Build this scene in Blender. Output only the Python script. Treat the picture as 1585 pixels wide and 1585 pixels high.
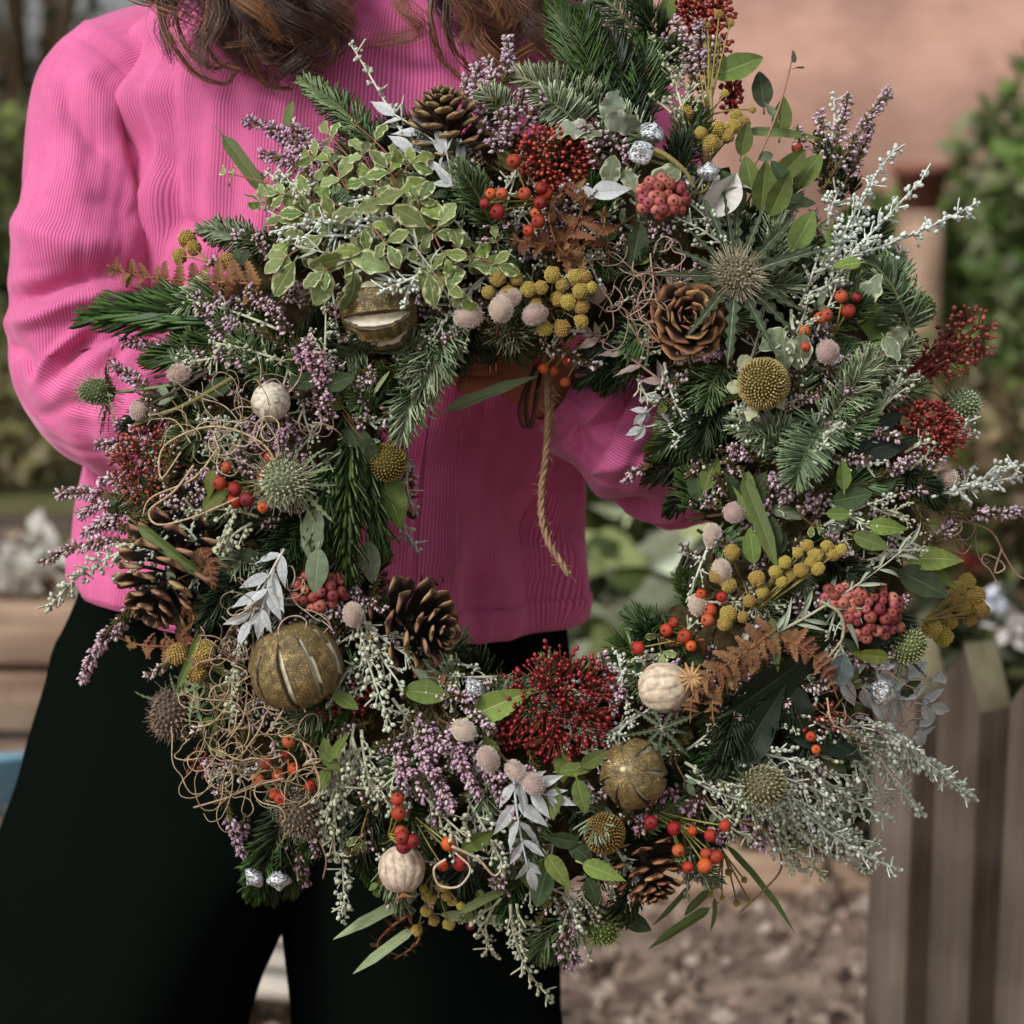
import bpy, math, random
import numpy as np
from mathutils import Vector, Matrix, noise as mnoise

rng = np.random.default_rng(11)
random.seed(5)
scene = bpy.context.scene
for _o in list(bpy.data.objects):
    bpy.data.objects.remove(_o)
COL = scene.collection
R_ = math.radians

# ------------------------------------------------------------------ camera
PITCH = R_(10.0)
CAM = np.array([0.0, 0.0, 1.27])
D = 1.5                                   # distance to the middle of the wreath
FPX = 1585 * 50 / 24.0
FWD = np.array([0.0, math.cos(PITCH), -math.sin(PITCH)])
UPV = np.array([0.0, math.sin(PITCH), math.cos(PITCH)])
RGT = np.array([1.0, 0.0, 0.0])
cam_d = bpy.data.cameras.new('camera')
cam_d.lens = 50
cam_d.sensor_width = 24
cam_d.sensor_height = 24
cam_d.sensor_fit = 'HORIZONTAL'
cam_d.clip_start = 0.05
cam_d.clip_end = 300
cam_d.dof.use_dof = True
cam_d.dof.focus_distance = D - 0.045
cam_d.dof.aperture_fstop = 4.2
cam_d.dof.aperture_blades = 0
cam_o = bpy.data.objects.new('camera', cam_d)
COL.objects.link(cam_o)
cam_o.location = CAM
cam_o.rotation_euler = (R_(90) - PITCH, 0, 0)
scene.camera = cam_o

# ------------------------------------------------------------------ sky, sun, exposure
SUN_EL, SUN_AZ = 40.0, 224.0              # behind the camera, to its left
w = bpy.data.worlds.new('World')
scene.world = w
w.use_nodes = True
nt = w.node_tree
bg = nt.nodes['Background']
sky = nt.nodes.new('ShaderNodeTexSky')
sky.sky_type = 'NISHITA'
sky.sun_disc = False
sky.sun_elevation = R_(SUN_EL)
sky.sun_rotation = R_(SUN_AZ)
sky.air_density = 1.0
sky.dust_density = 4.0
sky.ozone_density = 1.0
hs_n = nt.nodes.new('ShaderNodeHueSaturation')
hs_n.inputs['Saturation'].default_value = 0.12      # overcast: the blue is veiled
nt.links.new(sky.outputs[0], hs_n.inputs['Color'])
nt.links.new(hs_n.outputs[0], bg.inputs['Color'])
bg.inputs['Strength'].default_value = 0.12
sun_d = bpy.data.lights.new('sun', 'SUN')
sun_d.energy = 1.5
sun_d.angle = R_(14)
sun_d.color = (1.0, 0.97, 0.93)
sun_o = bpy.data.objects.new('sun', sun_d)
COL.objects.link(sun_o)
_sd = Vector((math.sin(R_(SUN_AZ)) * math.cos(R_(SUN_EL)), math.cos(R_(SUN_AZ)) * math.cos(R_(SUN_EL)), math.sin(R_(SUN_EL))))
sun_o.rotation_euler = _sd.to_track_quat('Z', 'Y').to_euler()
sun_o.location = (-3, -4, 6)
scene.view_settings.view_transform = 'Standard'
try:
    scene.view_settings.look = 'None'
except Exception:
    pass
scene.view_settings.exposure = 0.27
scene.view_settings.gamma = 1.0
scene.view_settings.use_curve_mapping = False
scene.cycles.use_denoising = True
scene.cycles.max_bounces = 6
scene.cycles.diffuse_bounces = 4
scene.cycles.glossy_bounces = 2
scene.cycles.transmission_bounces = 3
scene.cycles.caustics_reflective = False
scene.cycles.caustics_refractive = False


# ------------------------------------------------------------------ helpers
def S(r, g, b):
    """sRGB 0-255 to linear"""
    o = []
    for c in (r, g, b):
        c /= 255.0
        o.append(c / 12.92 if c <= 0.04045 else ((c + 0.055) / 1.055) ** 2.4)
    return np.array(o)


def PY(px, py, Y):
    """the point of the upright plane y = Y that the photograph shows at a pixel"""
    d = FWD + (px - 792.5) / FPX * RGT + (792.5 - py) / FPX * UPV
    return CAM + d * (Y / d[1])


def PG(px, py, z=0.0):
    d = FWD + (px - 792.5) / FPX * RGT + (792.5 - py) / FPX * UPV
    return CAM + d * ((z - CAM[2]) / d[2])


def nrm(v):
    v = np.asarray(v, float)
    return v / np.maximum(np.linalg.norm(v, axis=-1, keepdims=True), 1e-9)


def frames(z, xh):
    """rotation matrices whose columns are x, y, z with z given and x near a hint"""
    z = nrm(z)
    xh = np.broadcast_to(xh, z.shape)
    x = xh - (xh * z).sum(-1, keepdims=True) * z
    bad = np.linalg.norm(x, axis=-1) < 1e-4
    if np.any(bad):
        x = x.copy()
        x[bad] = np.cross(z[bad], [0.31, 0.77, 0.55])
    x = nrm(x)
    y = np.cross(z, x)
    return np.stack([x, y, z], -1)


def bez(p0, p1, p2, n):
    t = np.linspace(0, 1, n)[:, None]
    p0, p1, p2 = (np.asarray(p, float) for p in (p0, p1, p2))
    return (1 - t) ** 2 * p0 + 2 * t * (1 - t) * p1 + t * t * p2


def spline(pts, n):
    """Catmull-Rom through points"""
    P = np.asarray(pts, float)
    P = np.vstack([2 * P[0] - P[1], P, 2 * P[-1] - P[-2]])
    m = len(P) - 3
    u = np.linspace(0, m - 1e-6, n)
    i = u.astype(int)
    t = (u - i)[:, None]
    a, b, c, d = P[i], P[i + 1], P[i + 2], P[i + 3]
    return 0.5 * (2 * b + (c - a) * t + (2 * a - 5 * b + 4 * c - d) * t ** 2 + (3 * b - a - 3 * c + d) * t ** 3)


def tangents(p):
    return nrm(np.gradient(p, axis=0))


class MB:
    """collects geometry (in any unit) and links it as one mesh object"""

    def __init__(s):
        s.v, s.t, s.q, s.c, s.n, s.uv = [], [], [], [], 0, None

    def add(s, v, tris=None, quads=None, c=(0.5, 0.5, 0.5)):
        v = np.asarray(v, float).reshape(-1, 3)
        c = np.asarray(c, float)
        if c.ndim == 1:
            c = np.broadcast_to(c, (len(v), 3))
        s.v.append(v)
        s.c.append(c.reshape(-1, 3))
        if tris is not None and len(tris):
            s.t.append(np.asarray(tris, int).reshape(-1, 3) + s.n)
        if quads is not None and len(quads):
            s.q.append(np.asarray(quads, int).reshape(-1, 4) + s.n)
        s.n += len(v)

    def inst(s, T, pos, rot, scl, col):
        """copies of template T = (verts, tris, quads, vertex tint)"""
        tv, tt, tq, tc = T
        pos = np.asarray(pos, float).reshape(-1, 3)
        n, k = len(pos), len(tv)
        if n == 0:
            return
        scl = np.asarray(scl, float)
        if scl.ndim == 0:
            scl = np.full((n, 3), float(scl))
        elif scl.ndim == 1:
            scl = np.repeat(scl[:, None], 3, 1) if len(scl) == n and n != 3 else np.broadcast_to(scl, (n, 3))
        v = tv[None] * scl[:, None, :]
        v = np.einsum('nij,nkj->nki', rot, v) + pos[:, None, :]
        col = np.asarray(col, float)
        if col.ndim == 1:
            col = np.broadcast_to(col, (n, 3))
        c = col[:, None, :] * tc[None]
        off = (np.arange(n) * k)[:, None, None]
        s.add(v.reshape(-1, 3), (tt[None] + off).reshape(-1, 3) if len(tt) else None,
              (tq[None] + off).reshape(-1, 4) if len(tq) else None, c.reshape(-1, 3))

    def tube(s, p, r, sides=5, c=(0.5, 0.5, 0.5), cap=True):
        p = np.asarray(p, float)
        n = len(p)
        r = np.broadcast_to(np.asarray(r, float), (n,))
        t = tangents(p)
        x = np.cross(t[0], [0.3, 0.2, 0.93])
        if np.linalg.norm(x) < 1e-3:
            x = np.cross(t[0], [1, 0, 0])
        x = nrm(x)
        X = [x]
        for i in range(1, n):
            x = X[-1] - (X[-1] @ t[i]) * t[i]
            X.append(nrm(x))
        X = np.array(X)
        Y = np.cross(t, X)
        a = np.arange(sides) * 2 * math.pi / sides
        v = p[:, None] + r[:, None, None] * (np.cos(a)[None, :, None] * X[:, None] + np.sin(a)[None, :, None] * Y[:, None])
        i, j = np.meshgrid(np.arange(n - 1), np.arange(sides), indexing='ij')
        j2 = (j + 1) % sides
        q = np.stack([i * sides + j, i * sides + j2, (i + 1) * sides + j2, (i + 1) * sides + j], -1).reshape(-1, 4)
        v = v.reshape(-1, 3)
        tri = []
        if cap:
            v = np.vstack([v, p[0], p[-1]])
            for k in range(sides):
                tri.append((n * sides, (k + 1) % sides, k))
                tri.append((n * sides + 1, (n - 1) * sides + k, (n - 1) * sides + (k + 1) % sides))
        c = np.asarray(c, float)
        if c.ndim == 2:
            c = np.repeat(c, sides, 0)
            if cap:
                c = np.vstack([c, c[0], c[-1]])
        s.add(v, tri, q, c)

    def grid(s, G, c, closed_u=False, closed_v=False):
        """G: (nu, nv, 3)"""
        nu, nv = G.shape[:2]
        i, j = np.meshgrid(np.arange(nu if closed_u else nu - 1), np.arange(nv if closed_v else nv - 1), indexing='ij')
        i2, j2 = (i + 1) % nu, (j + 1) % nv
        q = np.stack([i * nv + j, i2 * nv + j, i2 * nv + j2, i * nv + j2], -1).reshape(-1, 4)
        c = np.asarray(c, float)
        s.add(G.reshape(-1, 3), None, q, c.reshape(-1, 3) if c.ndim == 3 else c)

    def box(s, lo, hi, c=(0.5, 0.5, 0.5), M=None):
        x0, y0, z0 = lo
        x1, y1, z1 = hi
        v = np.array([[x0, y0, z0], [x1, y0, z0], [x1, y1, z0], [x0, y1, z0], [x0, y0, z1], [x1, y0, z1], [x1, y1, z1], [x0, y1, z1]], float)
        if M is not None:
            v = v @ M.T
        s.add(v, None, [[0, 3, 2, 1], [4, 5, 6, 7], [0, 1, 5, 4], [1, 2, 6, 5], [2, 3, 7, 6], [3, 0, 4, 7]], c)

    def mesh(s, name, mat, origin=(0, 0, 0), unit=1.0, smooth=True):
        v = (np.vstack(s.v) - np.asarray(origin, float)) * unit
        c = np.vstack(s.c)
        t = np.vstack(s.t) if s.t else np.zeros((0, 3), int)
        q = np.vstack(s.q) if s.q else np.zeros((0, 4), int)
        me = bpy.data.meshes.new(name)
        me.vertices.add(len(v))
        me.vertices.foreach_set('co', v.astype(np.float32).ravel())
        nl = len(t) * 3 + len(q) * 4
        me.loops.add(nl)
        me.loops.foreach_set('vertex_index', np.concatenate([t.ravel(), q.ravel()]).astype(np.int32))
        npol = len(t) + len(q)
        me.polygons.add(npol)
        st = np.concatenate([np.arange(len(t)) * 3, len(t) * 3 + np.arange(len(q)) * 4]).astype(np.int32)
        me.polygons.foreach_set('loop_start', st)
        if smooth:
            me.polygons.foreach_set('use_smooth', np.ones(npol, dtype=bool))
        a = me.color_attributes.new('Col', 'FLOAT_COLOR', 'POINT')
        c4 = np.ones((len(v), 4), np.float32)
        c4[:, :3] = np.clip(c, 0, 1)
        a.data.foreach_set('color', c4.ravel())
        if s.uv is not None:
            uvl = me.uv_layers.new(name='UVMap')
            uvv = np.vstack(s.uv)
            li = np.concatenate([t.ravel(), q.ravel()])
            uvl.data.foreach_set('uv', uvv[li].astype(np.float32).ravel())
        me.update(calc_edges=True)
        me.validate()
        if mat is not None:
            me.materials.append(mat)
        return me

    def build(s, name, mat, parent=None, loc=(0, 0, 0), unit=1.0, smooth=True):
        o = bpy.data.objects.new(name, s.mesh(name, mat, loc, unit, smooth))
        COL.objects.link(o)
        o.location = np.asarray(loc, float) * unit
        o.parent = parent
        return o


def tag(o, label=None, cat=None, group=None, kind=None):
    if label:
        o['label'] = label
    if cat:
        o['category'] = cat
    if group:
        o['group'] = group
    if kind:
        o['kind'] = kind
    return o


def empty(name, loc=(0, 0, 0)):
    o = bpy.data.objects.new(name, None)
    o.empty_display_size = 0.05
    COL.objects.link(o)
    o.location = loc
    return o


# ------------------------------------------------------------------ materials
def mat(name, rough=0.5, spec=0.4, nscale=900.0, namt=0.3, ovar=0.25, hvar=0.02, trans=0.0, metal=0.0, bump=0.0, bscale=None,
        sheen=0.0, sat=1.0, detail=3, dirt=None):
    m = bpy.data.materials.new(name)
    m.use_nodes = True
    t = m.node_tree
    b = t.nodes['Principled BSDF']
    out = t.nodes['Material Output']
    L = t.links.new
    at = t.nodes.new('ShaderNodeAttribute')
    at.attribute_name = 'Col'
    tc = t.nodes.new('ShaderNodeTexCoord')
    no = t.nodes.new('ShaderNodeTexNoise')
    no.inputs['Scale'].default_value = nscale
    no.inputs['Detail'].default_value = detail
    L(tc.outputs['Object'], no.inputs['Vector'])
    mr = t.nodes.new('ShaderNodeMapRange')
    mr.inputs['From Min'].default_value = 0.25
    mr.inputs['From Max'].default_value = 0.75
    mr.inputs['To Min'].default_value = 1 - namt
    mr.inputs['To Max'].default_value = 1 + namt
    L(no.outputs['Fac'], mr.inputs['Value'])
    oi = t.nodes.new('ShaderNodeObjectInfo')
    vv = t.nodes.new('ShaderNodeMapRange')
    vv.inputs['To Min'].default_value = 1 - ovar
    vv.inputs['To Max'].default_value = 1 + ovar
    L(oi.outputs['Random'], vv.inputs['Value'])
    mu = t.nodes.new('ShaderNodeMath')
    mu.operation = 'MULTIPLY'
    L(mr.outputs[0], mu.inputs[0])
    L(vv.outputs[0], mu.inputs[1])
    hh = t.nodes.new('ShaderNodeMath')
    hh.operation = 'MULTIPLY_ADD'
    L(oi.outputs['Random'], hh.inputs[0])
    hh.inputs[1].default_value = hvar * 2
    hh.inputs[2].default_value = 0.5 - hvar
    hs = t.nodes.new('ShaderNodeHueSaturation')
    L(hh.outputs[0], hs.inputs['Hue'])
    L(mu.outputs[0], hs.inputs['Value'])
    hs.inputs['Saturation'].default_value = sat
    L(at.outputs['Color'], hs.inputs['Color'])
    L(hs.outputs[0], b.inputs['Base Color'])
    b.inputs['Roughness'].default_value = rough
    b.inputs['Specular IOR Level'].default_value = spec
    b.inputs['Metallic'].default_value = metal
    if sheen:
        b.inputs['Sheen Weight'].default_value = sheen
        b.inputs['Sheen Roughness'].default_value = 0.4
    if bump:
        n2 = t.nodes.new('ShaderNodeTexNoise')
        n2.inputs['Scale'].default_value = bscale or nscale
        n2.inputs['Detail'].default_value = 4
        L(tc.outputs['Object'], n2.inputs['Vector'])
        bp = t.nodes.new('ShaderNodeBump')
        bp.inputs['Strength'].default_value = 0.8
        bp.inputs['Distance'].default_value = bump
        L(n2.outputs['Fac'], bp.inputs['Height'])
        L(bp.outputs[0], b.inputs['Normal'])
    if trans:
        tr = t.nodes.new('ShaderNodeBsdfTranslucent')
        L(hs.outputs[0], tr.inputs['Color'])
        mx = t.nodes.new('ShaderNodeMixShader')
        mx.inputs[0].default_value = trans
        L(b.outputs[0], mx.inputs[1])
        L(tr.outputs[0], mx.inputs[2])
        L(mx.outputs[0], out.inputs['Surface'])
    return m


M_NEEDLE = mat('fir_needle', rough=0.42, spec=0.3, nscale=300, namt=0.25, ovar=0.2)
M_BELL = mat('heather_bell', rough=0.6, spec=0.25, nscale=500, namt=0.2, ovar=0.12, trans=0.15)
M_SILVER = mat('silver_foliage', rough=0.75, spec=0.2, nscale=600, namt=0.15, ovar=0.12)
M_LEAF = mat('leaf', rough=0.42, spec=0.42, nscale=180, namt=0.22, ovar=0.25, hvar=0.015, trans=0.18, bump=0.0004, bscale=250)
M_LEAFD = mat('glossy_dark_leaf', rough=0.36, spec=0.28, nscale=90, namt=0.25, ovar=0.15, bump=0.0003, bscale=200)
M_WHITE = mat('bleached_leaf', rough=0.6, spec=0.3, nscale=220, namt=0.08, ovar=0.05, trans=0.2, bump=0.0003, bscale=500)
M_DRY = mat('dry_fern', rough=0.75, spec=0.2, nscale=500, namt=0.4, ovar=0.2, trans=0.12, bump=0.0005, bscale=600)
M_WOODY = mat('cone_wood', rough=0.6, spec=0.3, nscale=450, namt=0.35, ovar=0.22, bump=0.0004, bscale=700)
M_STEM = mat('stem', rough=0.7, spec=0.2, nscale=400, namt=0.3, ovar=0.15)
M_HIP = mat('rose_hip', rough=0.3, spec=0.42, nscale=160, namt=0.35, ovar=0.28, hvar=0.012, bump=0.0003, bscale=260)
M_BUD = mat('red_bud', rough=0.35, spec=0.45, nscale=500, namt=0.25, ovar=0.1, hvar=0.0)
M_PEPPER = mat('pink_pepper', rough=0.5, spec=0.35, nscale=350, namt=0.3, ovar=0.2, bump=0.0002)
M_YELLOW = mat('yellow_bobble', rough=0.85, spec=0.1, nscale=900, namt=0.3, ovar=0.15, bump=0.0007, bscale=900)
M_FUZZ = mat('catkin_fuzz', rough=0.9, spec=0.1, nscale=700, namt=0.2, ovar=0.12, sheen=0.5)
M_POD = mat('papery_pod', rough=0.65, spec=0.25, nscale=260, namt=0.35, ovar=0.1, bump=0.0006, bscale=300)
M_VINE = mat('dry_vine', rough=0.75, spec=0.2, nscale=300, namt=0.3, ovar=0.15)
M_MOSS = mat('moss', rough=0.9, spec=0.1, nscale=160, namt=0.6, ovar=0.0, bump=0.004, bscale=180)


def special(name, base, rough, spec=0.4, metal=0.0):
    m = bpy.data.materials.new(name)
    m.use_nodes = True
    b = m.node_tree.nodes['Principled BSDF']
    b.inputs['Base Color'].default_value = (*base, 1)
    b.inputs['Roughness'].default_value = rough
    b.inputs['Specular IOR Level'].default_value = spec
    b.inputs['Metallic'].default_value = metal
    return m, m.node_tree, b


def glitter(name, lo, hi, scale, rough, use_col=True, cut=(0.52, 0.68), metal_max=0.9, bump=0.0006):
    """gold or silver dust on a surface: fine metallic flecks over the colour in Col"""
    m, t, b = special(name, (0.5, 0.5, 0.5), rough)
    L = t.links.new
    at = t.nodes.new('ShaderNodeAttribute')
    at.attribute_name = 'Col'
    tc = t.nodes.new('ShaderNodeTexCoord')
    n1 = t.nodes.new('ShaderNodeTexNoise')
    n1.inputs['Scale'].default_value = scale
    n1.inputs['Detail'].default_value = 5
    L(tc.outputs['Object'], n1.inputs['Vector'])
    n2 = t.nodes.new('ShaderNodeTexNoise')
    n2.inputs['Scale'].default_value = scale * 0.12
    L(tc.outputs['Object'], n2.inputs['Vector'])
    ad = t.nodes.new('ShaderNodeMath')
    ad.operation = 'MULTIPLY_ADD'
    L(n2.outputs['Fac'], ad.inputs[0])
    ad.inputs[1].default_value = 0.35
    ad.inputs[2].default_value = -0.17
    su = t.nodes.new('ShaderNodeMath')
    su.operation = 'ADD'
    L(n1.outputs['Fac'], su.inputs[0])
    L(ad.outputs[0], su.inputs[1])
    mr = t.nodes.new('ShaderNodeMapRange')
    mr.inputs['From Min'].default_value = cut[0]
    mr.inputs['From Max'].default_value = cut[1]
    L(su.outputs[0], mr.inputs['Value'])
    # alpha-like mask: red channel far above blue means rind
    mx = t.nodes.new('ShaderNodeMix')
    mx.data_type = 'RGBA'
    L(at.outputs['Color'], mx.inputs['A'])
    mx.inputs['B'].default_value = (*hi, 1)
    ma = t.nodes.new('ShaderNodeAttribute')
    ma.attribute_name = 'Mask'
    mm = t.nodes.new('ShaderNodeMath')
    mm.operation = 'MULTIPLY'
    L(mr.outputs[0], mm.inputs[0])
    L(ma.outputs['Fac'], mm.inputs[1])
    L(mm.outputs[0], mx.inputs['Factor'])
    L(mx.outputs['Result'], b.inputs['Base Color'])
    me = t.nodes.new('ShaderNodeMath')
    me.operation = 'MULTIPLY'
    L(mm.outputs[0], me.inputs[0])
    me.inputs[1].default_value = metal_max
    L(me.outputs[0], b.inputs['Metallic'])
    bp = t.nodes.new('ShaderNodeBump')
    bp.inputs['Strength'].default_value = 0.9
    bp.inputs['Distance'].default_value = bump
    L(n1.outputs['Fac'], bp.inputs['Height'])
    L(bp.outputs[0], b.inputs['Normal'])
    return m


M_GOLD = glitter('gold_dusted_rind', S(70, 52, 20), S(198, 172, 112), 1500, 0.45, metal_max=0.65)
M_FOIL = glitter('silver_dusted_nut', S(60, 60, 62), S(225, 232, 236), 650, 0.35, cut=(0.40, 0.52), metal_max=0.55, bump=0.0012)


def set_mask(me, arr):
    a = me.attributes.new('Mask', 'FLOAT', 'POINT')
    a.data.foreach_set('value', np.asarray(arr, np.float32))


# ================================================================== THE WREATH
U = D * 24 / 50 / 1585.0                   # metres per photograph pixel in the plane of the wreath
WX, WY = 825.0, 785.0                      # middle of the ring
wreath = empty('wreath', CAM + FWD * D)
wreath.rotation_euler = (R_(90) - PITCH, 0, 0)      # local x right, y up, z out of the front
tag(wreath, 'large rustic winter wreath of evergreens, dried fruit, cones and berries held by the person', 'wreath')


def hs(x, y):
    """height of the ring's front surface (in pixels) over its middle plane"""
    r = math.hypot(x - WX, (y - WY))
    t = abs(r - 428) / 238.0
    return 140 * math.sqrt(1 - t * t) if t < 1 else max(-70, -70 * (t - 1))


def V(x, y, h=None, dh=0.0):
    """photograph pixel and height -> the wreath's own frame, in pixel units"""
    if h is None:
        h = hs(x, y) + dh
    k = 1 - h * U / D
    return np.array([(x - 792.5) * k, (792.5 - y) * k, h])


ZF = np.array([0, 0, 1.0])


def outn(x, y):
    """the ring's outward normal there"""
    e = 3.0
    return nrm([-(hs(x + e, y) - hs(x - e, y)) / (2 * e), (hs(x, y + e) - hs(x, y - e)) / (2 * e), 1.2])


# ---- templates
def needle_T(curve):
    v, c = [], []
    ts, ws = [0, .35, .88], [.55, 1, .82]
    for t, wd in zip(ts, ws):
        for (ax, ay) in ((-.5, -1), (-.5, 1), (.9, 0)):
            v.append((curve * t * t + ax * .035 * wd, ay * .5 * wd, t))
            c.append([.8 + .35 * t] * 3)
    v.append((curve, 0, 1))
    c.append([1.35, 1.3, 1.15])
    q, tr = [], []
    for r in range(2):
        for k in range(3):
            a, b2 = r * 3 + k, r * 3 + (k + 1) % 3
            q.append((a, b2, b2 + 3, a + 3))
    for k in range(3):
        tr.append((6 + k, 6 + (k + 1) % 3, 9))
    return np.array(v, float), np.array(tr), np.array(q), np.array(c)


NT = {0: needle_T(0.02), 1: needle_T(0.14), 2: needle_T(0.32), 3: needle_T(-0.12), 4: needle_T(0.55)}


def ell_T(seg=6, rings=3, prof=None, tint=(0.75, 1.15)):
    """unit ovoid along z from 0 to 1, radius .5"""
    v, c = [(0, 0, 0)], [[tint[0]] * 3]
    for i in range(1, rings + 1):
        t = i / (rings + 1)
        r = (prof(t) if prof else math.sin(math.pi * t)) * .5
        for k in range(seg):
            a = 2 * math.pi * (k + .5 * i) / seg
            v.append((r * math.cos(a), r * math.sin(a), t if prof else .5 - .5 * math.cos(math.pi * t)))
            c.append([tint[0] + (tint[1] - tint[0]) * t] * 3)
    v.append((0, 0, 1))
    c.append([tint[1]] * 3)
    q, tr = [], []
    for k in range(seg):
        tr.append((0, 1 + (k + 1) % seg, 1 + k))
        e = 1 + (rings - 1) * seg
        tr.append((e + k, e + (k + 1) % seg, len(v) - 1))
    for i in range(rings - 1):
        for k in range(seg):
            a, b2 = 1 + i * seg + k, 1 + i * seg + (k + 1) % seg
            q.append((a, b2, b2 + seg, a + seg))
    return np.array(v, float), np.array(tr), np.array(q), np.array(c)


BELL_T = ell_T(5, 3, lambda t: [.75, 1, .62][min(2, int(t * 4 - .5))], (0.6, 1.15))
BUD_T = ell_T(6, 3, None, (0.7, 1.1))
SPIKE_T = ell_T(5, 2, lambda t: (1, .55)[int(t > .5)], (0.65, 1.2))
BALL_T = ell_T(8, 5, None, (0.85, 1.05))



def part(name, mb, m, loc, label=None, kind=None, parent=None, group=None):
    """one part of the wreath (pixel units in, metres out)"""
    o = mb.build(name, m, parent or wreath, loc, U)
    return tag(o, label, None, group, kind)


def sub(name, mb, m, owner, loc, kind=None):
    """a sub-part: same origin as its part"""
    o = mb.build(name, m, owner, loc, U)
    o.location = (0, 0, 0)
    return tag(o, kind=kind)


# ---- leaves: a small bank of meshes per kind, placed one object per leaf
def leaf_mesh(name, m, width, prof, fold=.12, bend=.3, wave=0.0, wk=3, center=(.3, .4, .2), edge=None, mid=None, tooth=0.0, ns=19, seed=0, twist=0.0, marg=.76):
    rr = np.random.default_rng(seed)
    cols = np.array([-1, -marg - .02, -marg + .05, -.4, -.07, 0, .07, .4, marg - .05, marg + .02, 1.0]) if edge is not None else np.array([-1, -.6, -.07, 0, .07, .6, 1.0])
    ph = rr.uniform(0, 6.28, 2)
    mb = MB()
    ts = np.linspace(0, 1, ns)
    G = np.zeros((ns, len(cols), 3))
    C = np.zeros((ns, len(cols), 3))
    y = z = 0.0
    ang = 0.0
    for i, t in enumerate(ts):
        if i:
            ang = bend * t
            y += math.cos(ang) / (ns - 1)
            z -= math.sin(ang) / (ns - 1)
        wd = max(prof(t), .012) * width * .5
        if tooth and 0 < i < ns - 1:
            wd *= 1 + tooth * (1 if i % 2 else -1)
        tw = twist * t
        for j, s in enumerate(cols):
            zz = fold * abs(s) * wd + wave * s * s * wd * math.sin(6.28 * wk * t + ph[0 if s < 0 else 1])
            xx = s * wd
            G[i, j] = (xx * math.cos(tw) - zz * math.sin(tw), y, z + xx * math.sin(tw) + zz * math.cos(tw))
            c = np.array(center, float)
            c = c * (1 + (.2 * max(0, math.sin(6 * t * 6.28 - abs(s) * 4.5)) ** 3 + .1 * rr.normal() * .6) * (abs(s) > .1)) * (1 + .14 * s)
            if edge is not None and (abs(s) > marg + .16 * (rr.random() - .5)):
                c = np.array(edge, float)
            if mid is not None and abs(s) < .03:
                c = np.array(mid, float)
            C[i, j] = c
    mb.grid(G, C)
    # petiole
    mb.tube([(0, -.16, -.01), (0, -.08, 0), (0, 0.02, 0)], width * .05, 4, np.array(mid if mid is not None else center))
    return mb.mesh(name, m)


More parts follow.
